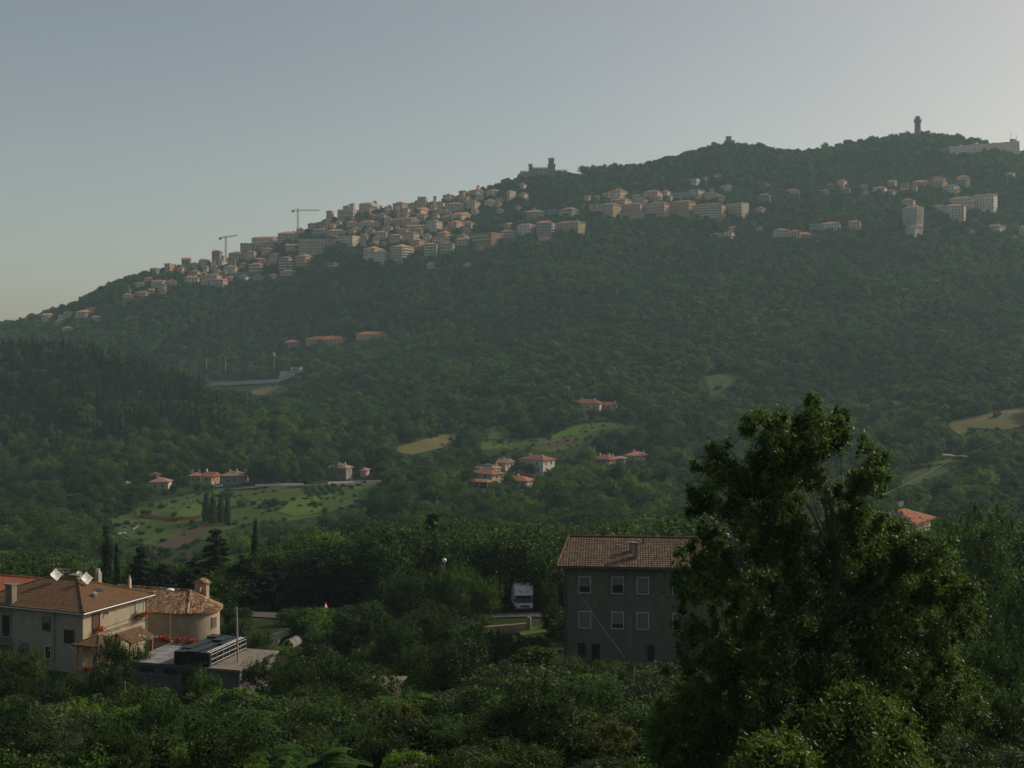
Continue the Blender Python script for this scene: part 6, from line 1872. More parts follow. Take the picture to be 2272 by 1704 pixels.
for i in range(12):
    t = i / 11
    x, y = (960 + 80 * t * 2, 690 - 10 * t) if t < 0.4 else (1085 + (t - 0.4) / 0.6 * 90, 660 - (t - 0.4) / 0.6 * 65)
    u, v = zf(x, y)
    Y = ray(u, v, 300)
    p = G(u, Y, 0.5)
    s = srng.uniform(0.25, 0.5)
    m = MB(); m.sphere((0, 0, 0), s, s * srng.uniform(0.7, 1.1), s * 0.75, 7, 5)
    m.v = [(a * (1 + 0.2 * math.sin(9 * b + i)), b * (1 + 0.2 * math.cos(7 * c + i)), c) for a, b, c in m.v]
    o = m.to('boulder', M['white'], None, ('first', 'second', 'third', 'fourth', 'fifth', 'sixth', 'seventh', 'eighth', 'ninth', 'tenth', 'eleventh', 'last')[i] + ' white boulder from the left in the garden meadow line', 'boulder', 'white boulders in the garden meadow')
    o.location = p
def car(u, v, yaw, label, mat='truck'):
    Y = ray(u, v, 300)
    e = empty('parked_car', G(u, Y, 0.45), yaw, label, 'car', 'parked cars in the valley')
    MB().add([(-2.0, -0.85, 0.3), (2.0, -0.85, 0.3), (2.0, 0.85, 0.3), (-2.0, 0.85, 0.3), (-1.95, -0.82, 0.85), (1.95, -0.82, 0.8), (1.95, 0.82, 0.8), (-1.95, 0.82, 0.85)],
             [(0, 1, 5, 4), (1, 2, 6, 5), (2, 3, 7, 6), (3, 0, 4, 7), (4, 5, 6, 7), (3, 2, 1, 0)]).to('body', M[mat], e)
    MB().add([(-1.6, -0.8, 0.85), (1.0, -0.8, 0.82), (1.0, 0.8, 0.82), (-1.6, 0.8, 0.85), (-1.2, -0.62, 1.4), (0.4, -0.62, 1.42), (0.4, 0.62, 1.42), (-1.2, 0.62, 1.4)],
             [(0, 1, 5, 4), (1, 2, 6, 5), (2, 3, 7, 6), (3, 0, 4, 7)]).to('windows', M['glass'], e)
    MB().add([(-1.2, -0.62, 1.405), (0.4, -0.62, 1.425), (0.4, 0.62, 1.425), (-1.2, 0.62, 1.405)], [(0, 1, 2, 3)]).to('roof', M[mat], e)
    for x in (-1.25, 1.3):
        for s in (-0.8, 0.8):
            MB().cyl((x, s - 0.1, 0.3), (x, s + 0.1, 0.3), 0.31, 0.31, 10).to('wheel', M['rubber'], e)
    KEEP.append(([(u - 10, v - 8), (u + 10, v - 8), (u + 10, v), (u - 10, v)], Y))
car(484, 1083, 0.2, 'white parked car in front of the yellow house')
car(159, 1103, 0.1, 'white parked car at the left end of the valley among trees')
car(193, 1103, -0.2, 'second white parked car beside the left valley trees')
# ------------------------------------------------------------------ vegetation
def norm(a):
    return a / np.maximum(np.linalg.norm(a, axis=1)[:, None], 1e-9)

def leaf_quads(blobs, n, L, W, seed, up=0.35, shell=0.5, rnd=0.6, fold=0.18, weight=2.0, gauss=0.0):
    """leaves spread through clumps; blobs rows = x y z rx ry rz"""
    r = np.random.default_rng(seed)
    b = np.asarray(blobs, float)
    pr = (b[:, 3:].mean(1)) ** weight
    k = r.choice(len(b), n, p=pr / pr.sum())
    d = norm(r.standard_normal((n, 3)))
    rad = shell + (1.06 - shell) * np.sqrt(r.random((n, 1)))
    if gauss:
        rad = np.abs(r.standard_normal((n, 1))) * gauss
    p = b[k, :3] + d * b[k, 3:] * rad
    N = norm(d * 0.7 + r.standard_normal((n, 3)) * rnd + np.array([0, 0, up]))
    T = norm(np.cross(N, r.standard_normal((n, 3))))
    B = np.cross(N, T)
    s = (0.65 + 0.7 * r.random((n, 1)))
    l, w = L * s * 0.5, W * s * 0.5
    V = np.stack([p - T * l, p + B * w - N * w * fold * 2, p + T * l, p - B * w - N * w * fold * 2], 1)
    off = r.normal(0, 0.16, len(b))
    t = np.clip(0.5 + off[k] + 0.2 * r.standard_normal(n), 0, 1)
    return V, t

def crown_blobs(seed, R=4.0, Rz=4.0, cz=5.8, nb=26, br=(0.3, 0.46), zmin=-0.75, core=0.55, shoots=0):
    r = np.random.default_rng(seed)
    out = [(0, 0, cz, R * core, R * core, Rz * core)]
    lob = r.normal(0, 0.12, 6)
    while len(out) < nb:
        d = r.standard_normal(3); d /= np.linalg.norm(d)
        if d[2] < zmin: continue
        az = math.atan2(d[1], d[0])
        k = 0.66 * (1 + lob[int((az + math.pi) / (2 * math.pi) * 5.99)] + r.normal(0, 0.1))
        q = R * r.uniform(*br)
        out.append((d[0] * R * k, d[1] * R * k, cz + d[2] * Rz * k, q, q, q * r.uniform(0.7, 0.95)))
    for _ in range(shoots):                 # upright sprays that break the outline
        a, f = r.uniform(0, 2 * math.pi), r.uniform(0.1, 1.0) ** 0.6
        zt = cz + Rz * math.sqrt(max(0.0, 1 - 0.85 * f * f)) * r.uniform(0.78, 1.1)
        q = R * r.uniform(0.06, 0.13)
        out.append((math.cos(a) * R * f, math.sin(a) * R * f, zt, q, q, q * r.uniform(1.6, 3.0)))
    return out

def trunk_mesh(name, blobs, r0, base, seed, mat, nlimb=7):
    r = random.Random(seed)
    m = MB()
    b = [x for x in blobs[1:]]
    r.shuffle(b)
    top = blobs[0]
    pts = [Vector((0, 0, -0.6)), Vector((0.1, 0.05, base * 0.5)), Vector((0.05, -0.1, base)), Vector((top[0], top[1], top[2]))]
    m.tube(pts, [r0 * 1.35, r0, r0 * 0.85, r0 * 0.35], 7)
    for x in b[:nlimb]:
        a = Vector((0.05, -0.05, base * r.uniform(0.75, 1.15)))
        e = Vector(x[:3])
        mid = a.lerp(e, 0.5) + Vector((r.uniform(-.2, .2), r.uniform(-.2, .2), -0.1 * (e - a).length))
        m.tube([a, mid, e], [r0 * 0.45, r0 * 0.3, r0 * 0.1], 5)
    return m.mesh(name, mat)

class Kind:
    """a kind of tree: meshes of nominal height 10"""
    def __init__(self, name, crown, trunk):
        self.name, self.crown, self.trunk = name, crown, trunk

def broad_kind(name, mat, seed, n, L, W, nb=26, R=4.0, Rz=4.2, cz=5.7, r0=0.22, base=2.6, shell=0.5, gauss=0.0, weight=2.0, **k):
    bl = crown_blobs(seed, R, Rz, cz, nb, **k)
    V, t = leaf_quads(bl, n, L, W, seed + 1, shell=shell, gauss=gauss, weight=weight)
    return Kind(name, quad_mesh('crown', V, t, M[mat]), trunk_mesh('trunk', bl, r0, base, seed, M['bark']))

def conifer_kind(name, mat, seed, n, L, W, R=2.4, h=10.0):
    r = np.random.default_rng(seed)
    nbr = 90
    hh = np.sort(r.uniform(0.06, 0.98, nbr))
    az = r.uniform(0, 2 * math.pi, nbr)
    ln = R * (1 - hh) ** 0.85 * r.uniform(0.75, 1.12, nbr) + 0.12
    k = r.choice(nbr, n, p=ln / ln.sum())
    s = np.sqrt(r.random(n))
    x = ln[k] * s
    p = np.stack([np.cos(az[k]) * x, np.sin(az[k]) * x, hh[k] * h - 0.28 * x + 0.12 * x * x / R], 1) + r.normal(0, 0.09, (n, 3)) * np.array([1, 1, 0.5])
    d = np.stack([np.cos(az[k]), np.sin(az[k]), -0.3 * np.ones(n)], 1)
    T = norm(d + r.standard_normal((n, 3)) * 0.5)
    N = norm(np.cross(T, r.standard_normal((n, 3))) + np.array([0, 0, 0.5]))
    B = norm(np.cross(N, T))
    sz = (0.7 + 0.6 * r.random((n, 1)))
    V = np.stack([p - T * L / 2 * sz, p + B * W / 2 * sz, p + T * L / 2 * sz, p - B * W / 2 * sz], 1)
    t = np.clip(0.45 + 0.2 * r.standard_normal(n) + 0.15 * (s - 0.6), 0, 1)
    m = MB().tube([Vector((0, 0, -0.6)), Vector((0, 0, 4)), Vector((0, 0, 9.7))], [0.2, 0.14, 0.02], 6)
    return Kind(name, quad_mesh('crown', V, t, M[mat]), m.mesh('trunk', M['bark']))

def column_kind(name, mat, seed, n, L, W, R=1.1, taper=0.6):
    r = np.random.default_rng(seed)
    bl = []
    for i in range(34):
        z = r.uniform(0.6, 9.6)
        q = R * (1 - (z / 10.2) ** 2.2) ** taper * 0.55 + 0.08
        a = r.uniform(0, 2 * math.pi)
        o = R * (1 - (z / 10.2) ** 2.2) ** taper * 0.45
        bl.append((math.cos(a) * o, math.sin(a) * o, z, q, q, q * 2.4))
    V, t = leaf_quads(bl, n, L, W, seed + 3, up=0.5, shell=0.4, rnd=0.5)
    V = V[V[:, :, 2].max(1) < 10.4]; t = t[:len(V)]
    m = MB().tube([Vector((0, 0, -0.6)), Vector((0, 0, 5)), Vector((0, 0, 9.5))], [0.2, 0.14, 0.02], 6)
    return Kind(name, quad_mesh('crown', V, t, M[mat]), m.mesh('trunk', M['bark']))

def fern_kind(name, seed, nf=46, R=1.0):
    """tree-of-heaven sprout: long pinnate fronds on a few stems, nominal height 10 -> scale small"""
    r = np.random.default_rng(seed)
    Vs, ts = [], []
    m = MB()
    stems = [(r.normal(0, 0.9), r.normal(0, 0.9), r.uniform(6.5, 9.2)) for _ in range(5)]
    for sx, sy, sz in stems:
        m.tube([Vector((0, 0, -0.5)), Vector((sx * 0.6, sy * 0.6, sz * 0.55)), Vector((sx, sy, sz))], [0.16, 0.11, 0.05], 5)
    for i in range(nf):
        sx, sy, sz = stems[i % 5]
        f = r.uniform(0.62, 1.0)
        o = np.array([sx * f, sy * f, sz * f])
        az = r.uniform(0, 2 * math.pi); L = r.uniform(2.2, 3.4)
        el = r.uniform(0.1, 0.9)
        npair = 13
        for j in range(npair):
            t = (j + 1) / npair
            rr = L * t
            c = o + np.array([math.cos(az) * rr * math.cos(el), math.sin(az) * rr * math.cos(el), rr * math.sin(el) - 0.30 * rr * rr / L * 1.5])
            side = np.array([-math.sin(az), math.cos(az), 0])
            fwd = np.array([math.cos(az), math.sin(az), 0.1 - 0.5 * t])
            ll = 0.95 * (1 - 0.55 * abs(t - 0.45)) * 0.75
            for sg in (-1, 1):
                tip = c + side * sg * ll + fwd * 0.3 * ll + np.array([0, 0, -0.22 * ll])
                mid = (c + tip) / 2
                Vs.append([c, mid + fwd * 0.12, tip, mid - fwd * 0.12])
                ts.append(0.5 + 0.18 * r.standard_normal())
    return Kind(name, quad_mesh('crown', np.array(Vs), np.clip(np.array(ts), 0, 1), M['lf_fern']), m.mesh('trunk', M['bark']))

# kinds used singly (near and middle distance)
KM = [broad_kind('broadleaf_tree', 'lf_dark', 101, 8500, 0.36, 0.22, 30, gauss=0.8, shoots=14),
      broad_kind('broadleaf_tree', 'lf_mid', 102, 8500, 0.36, 0.22, 24, R=3.6, Rz=4.4, gauss=0.8, shoots=14),
      broad_kind('broadleaf_tree', 'lf_dark', 103, 8500, 0.34, 0.2, 34, R=3.2, Rz=4.6, cz=5.4, gauss=0.8, shoots=14),
      broad_kind('broadleaf_tree', 'lf_mid', 104, 8500, 0.38, 0.24, 28, R=4.3, Rz=3.8, cz=6.0, gauss=0.8, shoots=14),
      broad_kind('broadleaf_tree', 'lf_light', 105, 8000, 0.36, 0.22, 26, R=3.4, Rz=4.2, gauss=0.8, shoots=14)]
K_CON = conifer_kind('conifer_tree', 'lf_conifer', 110, 14000, 0.5, 0.2, R=2.8)
K_CON2 = conifer_kind('conifer_tree', 'lf_conifer', 111, 15000, 0.5, 0.22, R=3.6)
K_CYP = column_kind('cypress_tree', 'lf_conifer', 112, 9000, 0.26, 0.14, 1.0)
K_POP = column_kind('poplar_tree', 'lf_dark', 113, 5000, 0.4, 0.26, 1.5, 0.8)
# shrubs (leaves small because they stand close)
KS = {'d': broad_kind('shrub', 'lf_dark', 120, 17000, 0.30, 0.15, 60, R=4.6, Rz=4.6, cz=5.0, base=1.5, zmin=-0.95, br=(0.15, 0.34), gauss=0.85, shoots=34, weight=1.7),
      'm': broad_kind('shrub', 'lf_mid', 121, 17000, 0.30, 0.15, 56, R=4.8, Rz=4.4, cz=5.0, base=1.5, zmin=-0.95, br=(0.15, 0.34), gauss=0.85, shoots=34, weight=1.7),
      'l': broad_kind('shrub', 'lf_light', 122, 11000, 0.36, 0.2, 26, R=4.6, Rz=4.6, cz=5.0, base=1.5, zmin=-0.95, br=(0.15, 0.34), gauss=0.85, shoots=34, weight=1.7),
      'o': broad_kind('shrub', 'lf_olive', 123, 15000, 0.30, 0.10, 34, R=4.6, Rz=4.6, cz=5.0, base=1.5, zmin=-0.95, br=(0.15, 0.34), gauss=0.85, shoots=34, weight=1.7),
      'y': broad_kind('tree', 'lf_yellow', 124, 11000, 0.42, 0.17, 30, R=4.2, Rz=4.8, cz=5.2, base=1.5, zmin=-0.95, br=(0.15, 0.34), gauss=0.85, shoots=34, weight=1.7),
      't': broad_kind('broadleaf_tree', 'lf_mid', 125, 20000, 0.22, 0.13, 60, R=3.8, Rz=4.6, cz=5.3, br=(0.15, 0.34), gauss=0.85, shoots=30, weight=1.7),
      'T': broad_kind('broadleaf_tree', 'lf_dark', 126, 20000, 0.24, 0.14, 60, R=4.0, Rz=4.6, cz=5.3, br=(0.15, 0.34), gauss=0.85, shoots=30, weight=1.7),
      'f': fern_kind('fern_leaved_sprout', 130)}

def plant(kind, loc, sx, sz, rz, label, cat, group=None, sy=None, name=None):
    e = empty(name or kind.name, loc, rz, label, cat, group)
    e.scale = (sx, sy or sx, sz)
    for nm, me in (('trunk', kind.trunk), ('crown', kind.crown)):
        o = bpy.data.objects.new(nm, me)
        COL.objects.link(o)
        o.parent = e
    return e

# ---- foreground shrubs and trees: (u, v of the top, width px, Y, kind, label)
FG = [
    (40, 1436, 170, 97, 'd', 'dark shrub against the shaded front of the hip-roofed house'),
    (118, 1500, 150, 90, 'd', 'dark bush below the shaded wall of the hip-roofed house'),
    (180, 1488, 120, 93, 'm', 'rounded bush under the cables of the hip-roofed house'),
    (255, 1405, 110, 98, 'd', 'dark climbing bush at the left corner of the shed roof'),
    (312, 1422, 70, 103, 'm', 'green vine spreading over the edge of the sheet roof'),
    (232, 1470, 90, 92, 'T', 'dark small tree in front of the porch'),
    (300, 1522, 190, 72, 'd', 'big dark bush below the shed wall'),
    (390, 1570, 150, 66, 'd', 'dark leafy bush right of the cable post'),
    (360, 1640, 240, 48, 'm', 'broad green bush at the bottom edge left of centre'),
    (455, 1490, 100, 86, 'l', 'bright yellow-green bush in front of the shed'),
    (500, 1530, 100, 80, 'd', 'dark shrub below the concrete slab corner'),
    (55, 1560, 150, 66, 'l', 'bright green bush at the lower left edge'),
    (160, 1555, 150, 66, 'l', 'bright leafy green bush in front of the house wall'),
    (20, 1620, 170, 45, 'o', 'grey-green olive bush in the bottom left corner'),
    (130, 1600, 180, 47, 'o', 'grey-green olive bush beside the bright green one'),
    (230, 1640, 160, 44, 'm', 'green shrub between olive bush and dark bush'),
    (580, 1392, 90, 116, 'm', 'bushy hedge plant right of the wooden pole'),
    (666, 1345, 92, 132, 'm', 'small round tree beside the road'),
    (555, 1440, 60, 106, 'd', 'low dark shrub behind the concrete slab'),
    (640, 1462, 130, 90, 'd', 'dark shrub right of the concrete slab'),
    (745, 1450, 170, 88, 'd', 'dark spreading shrub in the middle foreground'),
    (700, 1520, 190, 72, 'd', 'dark leafy bush below the hoop tunnel'),
    (600, 1590, 150, 58, 'd', 'shaded bush behind the fern-leaved sprout'),
    (800, 1346, 160, 120, 'T', 'dark tree in front of the road, left of centre'),
    (880, 1370, 150, 112, 'm', 'leafy tree in front of the road at centre'),
    (905, 1262, 150, 138, 't', 'tall lit tree behind the road at centre'),
    (1000, 1246, 130, 140, 't', 'tall lit tree below the white lamp globe'),
    (1075, 1275, 100, 138, 't', 'tall lit tree left of the camper van'),
    (960, 1345, 150, 122, 'T', 'dark tree left of the garden wall'),
    (1010, 1412, 200, 95, 'd', 'big round dark bush left of the grey house'),
    (1090, 1390, 120, 106, 'd', 'dark bush in front of the garden wall'),
    (920, 1430, 130, 98, 'd', 'shaded dark bush beside the garden hut'),
    (880, 1565, 150, 52, 'y', 'yellowing leafy tree in the bottom centre'),
    (800, 1600, 130, 50, 'm', 'green leafy bush left of the yellowing tree'),
    (535, 1545, 120, 50, 'f', 'bright fern-leaved sprout standing alone left of centre'),
    (720, 1632, 190, 40, 'f', 'bright fern-leaved sprout at the bottom edge'),
    (620, 1650, 130, 38, 'f', 'bright fern-leaved sprout left of the bottom one'),
    (842, 1494, 190, 79, 'd', 'dark bush hiding the wall of the garden hut'),
    (430, 1468, 70, 95, 'd', 'dark low bush against the shed wall'),
    (585, 1460, 120, 97, 'd', 'green bush at the right wall of the shed'),
    (2180, 1330, 170, 66, 't', 'green tree between the right edge and the big oak'),
    (2240, 1400, 160, 56, 't', 'leafy tree at the right edge below its middle'),
    (1262, 1448, 100, 92, 'o', 'grey-green shrub at the left foot of the grey house'),
    (1345, 1462, 110, 90, 'm', 'green shrub under the slanting cable'),
    (1180, 1412, 90, 110, 'o', 'pale smoky bush beside the lawn'),
    (1210, 1508, 190, 72, 'o', 'wide olive-coloured bush before the grey house'),
    (1120, 1560, 160, 60, 'd', 'dark bush left of the olive-coloured one'),
    (1330, 1540, 150, 66, 'm', 'green bush beside the thin pale post'),
    (1350, 1610, 180, 46, 'y', 'yellow-green shrub near the bottom right of centre'),
    (1020, 1590, 180, 50, 'm', 'weedy green bush right of the yellowing tree'),
    (1160, 1640, 200, 42, 'd', 'dark bush at the bottom edge right of centre'),
    (980, 1660, 160, 38, 'd', 'low dark bush at the bottom edge near centre'),
    (1225, 1350, 60, 126, 'T', 'small dark tree at the left corner of the grey house'),
    (1216, 1292, 52, 137, 'T', 'dark tree between the camper van and the grey house'),
    (2060, 1180, 190, 78, 't', 'dark tree right of the big oak crown'),
    (2190, 1110, 200, 112, 't', 'tall green tree at the right edge'),
    (2260, 1250, 180, 80, 't', 'dark tree filling the right edge'),
    (2130, 1390, 200, 58, 't', 'green tree low at the right side'),
    (2230, 1500, 220, 46, 't', 'bushy tree in the bottom right corner'),
    (2060, 1560, 200, 42, 't', 'bushy tree left of the bottom right corner'),
    (2110, 1140, 120, 118, 't', 'lit green tree behind the right-hand foliage'),
    (1700, 1330, 120, 118, 'T', 'dark tree behind the oak near the grey house'),
    (1850, 1290, 160, 116, 'T', 'dark tree behind the oak trunk'),
    (1950, 1230, 130, 124, 'T', 'dark tree in front of the solar-panelled house'),
]
prng = random.Random(3)
for u, vt, wp, Y, kd, lab in FG:
    x = (u - U0) / F * Y
    zb = h1(x, Y)
    hh = (V0 - vt) / F * Y - zb
    hh = max(hh, 1.2)
    K = KS[kd]
    wid = wp * Y / F
    R = {'d': 5.6, 'm': 5.8, 'l': 5.6, 'o': 5.6, 'y': 5.2, 't': 4.7, 'T': 4.9, 'f': 3.4}[kd]
    cat = {'t': 'tree', 'T': 'tree', 'y': 'tree', 'f': 'sapling'}.get(kd, 'shrub')
    plant(K, (x, Y, zb - 0.1), wid / 2 / R * 1.05, hh / 10.0, prng.uniform(0, 6.28), lab, cat, 'foreground shrubs and trees', name={'y': 'yellowing_tree'}.get(kd))

# the thicket between them
for i in range(40):
    Y = prng.uniform(42, 96)
    u = prng.uniform(-60, 1500)
    x = (u - U0) / F * Y
    zb = h1(x, Y)
    hh = prng.uniform(1.5, 3.2)
    vt = V0 - F * (zb + hh) / Y
    lim = 1500 if u < 640 else 1480
    if vt < lim:
        hh = max(1.3, (V0 - lim - prng.uniform(0, 40)) / F * Y - zb)
    if pip(np.array([x]), np.array([Y]), FOOT[-1])[0] or hh < 1.3: continue
    kd = prng.choice('dddddmmmoT')
    wd = prng.uniform(1.3, 2.4) * (hh / 3) ** 0.5
    plant(KS[kd], (x, Y, zb - 0.1), wd / 5.4, hh / 10, prng.uniform(0, 6.28), 'leafy bush in the dark thicket covering the foreground slope', 'shrub', 'bushes of the foreground thicket', name='shrub')

# dark conifers and cypresses behind the chapel
SP = [(K_CYP, 236, 1163, 36, 152, 'tall dark cypress behind the hip-roofed house', 'cypress'), (K_CYP, 259, 1205, 24, 150, 'shorter cypress leaning close to the tall one', 'cypress'),
      (K_CYP, 566, 1156, 26, 178, 'slim dark cypress among the conifers behind the chapel', 'cypress'), (K_CON, 311, 1206, 70, 160, 'pointed dark conifer left of the chapel bell gable', 'conifer'),
      (K_CON, 478, 1165, 92, 170, 'tallest pointed conifer above the chapel', 'conifer'), (K_CON2, 430, 1230, 110, 158, 'broad dark conifer directly behind the bell gable', 'conifer'),
      (K_CON2, 535, 1225, 120, 160, 'broad dark conifer right of the chapel', 'conifer'), (K_CON2, 355, 1245, 110, 154, 'broad dark conifer behind the chapel roof', 'conifer'),
      (K_CON2, 610, 1240, 120, 162, 'broad dark conifer above the small round tree', 'conifer'), (K_CON, 700, 1230, 100, 160, 'dark conifer above the road sign', 'conifer'), (K_CON2, 770, 1235, 120, 165, 'broad dark conifer right of the road sign', 'conifer'),
      (K_CON, 960, 1130, 90, 190, 'pointed tree standing above the middle treetops', 'conifer'),
      (K_POP, 458, 1086, 22, 452, 'leftmost poplar of the row by the green field', 'poplar'), (K_POP, 472, 1092, 20, 448, 'second poplar of the row by the green field', 'poplar'),
      (K_POP, 490, 1088, 20, 450, 'third poplar of the row by the green field', 'poplar'), (K_POP, 505, 1096, 18, 446, 'rightmost poplar of the row by the green field', 'poplar')]
for K, u, vt, wp, Y, lab, cat in SP:
    x = (u - U0) / F * Y
    zb = h1(x, Y)
    hh = (V0 - vt) / F * Y - zb
    nom = {'cypress': 1.25, 'poplar': 1.8, 'conifer': 2.7 if K is K_CON else 3.4}[cat]
    plant(K, (x, Y, zb - 0.1), wp * Y / F / 2 / nom * (1.35 if cat == 'conifer' else 1.15), hh / 10.0, prng.uniform(0, 6.28), lab, cat, 'cypresses, conifers and poplars')
    KEEP.append(([(u - wp * 0.25, vt + 4), (u + wp * 0.25, vt + 4), (u + wp * 0.3, vt + 40), (u - wp * 0.3, vt + 40)], Y - 2))

# ---- the big tree on the right: clumps laid out one by one round a forked trunk
def big_tree():
    Yc = 35.0
    r = random.Random(17)
    BL = [(850, 110, 38), (868, 185, 62), (835, 265, 80), (900, 270, 60), (540, 250, 80), (640, 290, 95), (465, 300, 48), (600, 400, 110), (520, 500, 95), (720, 440, 115), (1005, 235, 48), (1040, 315, 72), (965, 385, 100),
          (250, 440, 55), (225, 545, 85), (330, 590, 105), (180, 700, 85), (110, 770, 60), (320, 740, 110), (1200, 410, 48), (1262, 490, 72), (1235, 590, 85), (1140, 665, 75), (1275, 665, 48),
          (820, 545, 105), (560, 650, 125), (700, 740, 115), (905, 610, 60), (600, 850, 125), (440, 880, 95), (750, 900, 100), (1090, 770, 80), (1160, 860, 75), (1060, 970, 100), (1190, 990, 100), (1330, 1010, 105),
          (1470, 1030, 95), (1590, 1110, 105), (1400, 1120, 115), (880, 1080, 110), (700, 1060, 110), (520, 1060, 90), (180, 960, 55), (225, 1060, 75), (150, 1150, 80), (60, 1220, 75), (285, 1180, 62), (90, 1320, 85), (270, 1310, 70),
          (400, 1320, 95), (560, 1280, 100), (720, 1260, 105), (1000, 1230, 100), (1160, 1180, 110), (1330, 1260, 120), (1520, 1260, 110), (1680, 1230, 95), (1790, 1330, 95), (1650, 1400, 115), (1450, 1420, 120), (1230, 1380, 120),
          (1010, 1420, 110), (840, 1400, 110), (650, 1440, 110), (470, 1480, 105), (300, 1500, 90), (200, 1620, 100), (60, 1560, 80), (420, 1650, 115), (640, 1620, 115), (850, 1600, 115), (1060, 1600, 115), (1280, 1590, 120), (1500, 1610, 115),
          (1700, 1560, 105), (1830, 1500, 85), (120, 1800, 110), (340, 1820, 120), (560, 1830, 120), (790, 1800, 120), (1010, 1790, 120), (1240, 1800, 120), (1460, 1800, 120), (1680, 1780, 110), (200, 2000, 120), (420, 2030, 120), (650, 2010, 120),
          (880, 2000, 120), (1100, 1990, 120), (1330, 2010, 120), (1560, 1990, 120), (1760, 1980, 110), (300, 2210, 120), (560, 2220, 120), (800, 2200, 120), (1040, 2200, 120), (1280, 2210, 120), (1520, 2200, 120), (1720, 2180, 110)]
    base = Vector(((1835 - U0) / F * Yc, Yc, h1((1835 - U0) / F * Yc, Yc)))
    e = empty('oak_tree', base, 0, 'big dark oak with glossy leaves filling the right foreground', 'tree')
    fork = P(1825, 1420, Yc) - base
    up2 = P(1860, 1260, Yc) - base
    blobs = []
    m = MB()
    m.tube([Vector((0, 0, -0.5)), Vector((0.05, 0, fork.z * 0.5)), fork, up2, P(1845, 1130, Yc) - base, P(1800, 1000, Yc) - base, P(1797, 900, Yc) - base],
           [0.2, 0.16, 0.13, 0.085, 0.06, 0.04, 0.012], 8)
    k = 2.86
    for i, (zx, zy, zr) in enumerate(BL):
        u, v = 1500 + zx / k, 850 + zy / k
        low = zy > 1150
        Y = Yc + r.uniform(-1.3, 1.3) * (1.0 if not low else 1.7)
        c = P(u, v, Y) - base
        q = zr / k / F * Y * 1.12
        for _ in range(12):
            o3 = Vector((r.gauss(0, 1), r.gauss(0, 1.2), r.gauss(0, 0.95))) * q * 0.6
            s3 = q * r.uniform(0.14, 0.42)
            blobs.append((*(c + o3), s3, s3 * 1.1, s3 * r.uniform(0.9, 1.7)))
        # extra clumps beside give the crown depth
        if zr > 60:
            c2 = c + Vector((r.uniform(-.5, .5), r.choice((-1, 1)) * r.uniform(0.5, 1.4), r.uniform(-.4, .2)))
            blobs.append((*c2, q * 0.55, q * 0.7, q * 0.55))
        # limb to the clump
        hz = min(max(c.z * 0.72, fork.z * 0.45), up2.z + 1.5)
        a = Vector((fork.x * min(1, hz / fork.z), 0, hz))
        if hz > fork.z:
            a = fork.lerp(up2, min(1, (hz - fork.z) / max(0.1, up2.z - fork.z)))
        mid = a.lerp(c, 0.55) + Vector((r.uniform(-.15, .15), r.uniform(-.15, .15), r.uniform(-0.25, 0.05)))
        rr = 0.012 + 0.016 * min(1, (c - a).length / 3) * r.uniform(0.5, 1.2)
        m.tube([a, a.lerp(mid, 0.5) + Vector((r.uniform(-.06, .06), 0, r.uniform(-.06, .06))), mid, c], [rr, rr * 0.8, rr * 0.55, rr * 0.2], 5)
    m.to('trunk', M['bark_pale'], e)
    V, t = leaf_quads(blobs, 210000, 0.12, 0.044, 77, up=0.45, shell=0.05, rnd=0.8, weight=1.4, gauss=1.1)
    V2, t2 = leaf_quads(blobs, 30000, 0.16, 0.075, 79, up=0.3, shell=0.0, rnd=0.8, weight=2.4)
    V, t = np.concatenate([V, V2]), np.concatenate([t, t2 * 0.5])
    cr = link_obj('crown', quad_mesh('crown', V, t, M['lf_oak']), e)
    # the yellowed spray near the top
    ys = []
    for zx, zy, zr in ((620, 380, 32), (660, 430, 30), (640, 460, 26), (600, 360, 18)):
        Y = Yc - 1.35
        c = P(1500 + zx / k, 850 + zy / k, Y) - base
        q = zr / k / F * Y
        ys.append((*c, q, q, q * 0.8))
    V, t = leaf_quads(ys, 170, 0.1, 0.038, 78, shell=0.0)
    V = V[:]; t = np.clip(t + 0.3, 0, 1)
    link_obj('yellow_spray', quad_mesh('yellow_spray', V, t, M['lf_spray']), e)
M['lf_spray'] = leaf_mat('leaf_yellow_spray', (0.15, 0.12, 0.02), (0.34, 0.22, 0.03), 0.35)
big_tree()

# second near tree, lower
def low_oak(u, vt, Y, wpx, label, seed):
    x = (u - U0) / F * Y
    zb = h1(x, Y)
    hh = (V0 - vt) / F * Y - zb
    w = wpx / F * Y / 2
    e = empty('young_oak', (x, Y, zb), 0, label, 'tree', 'young oaks in the foreground')
    bl = crown_blobs(seed, w * 0.85, hh * 0.5, hh * 0.52, 130, (0.08, 0.2), -0.95)
    m = trunk_mesh('trunk', bl, 0.1, hh * 0.3, seed, M['bark_pale'], 22)
    link_obj('trunk', m, e)
    V, t = leaf_quads(bl[1:], 42000, 0.12, 0.05, seed + 5, up=0.45, shell=0.05, rnd=0.8, weight=1.5, gauss=0.9)
    link_obj('crown', quad_mesh('crown', V, t, M['lf_oak']), e)
low_oak(1545, 1480, 37, 330, 'young dark oak left of the big oak at the bottom', 501)
low_oak(1900, 1480, 31, 420, 'young dark oak under the big oak crown', 502)
low_oak(1730, 1600, 29, 300, 'low young oak at the bottom edge under the big oak', 503)

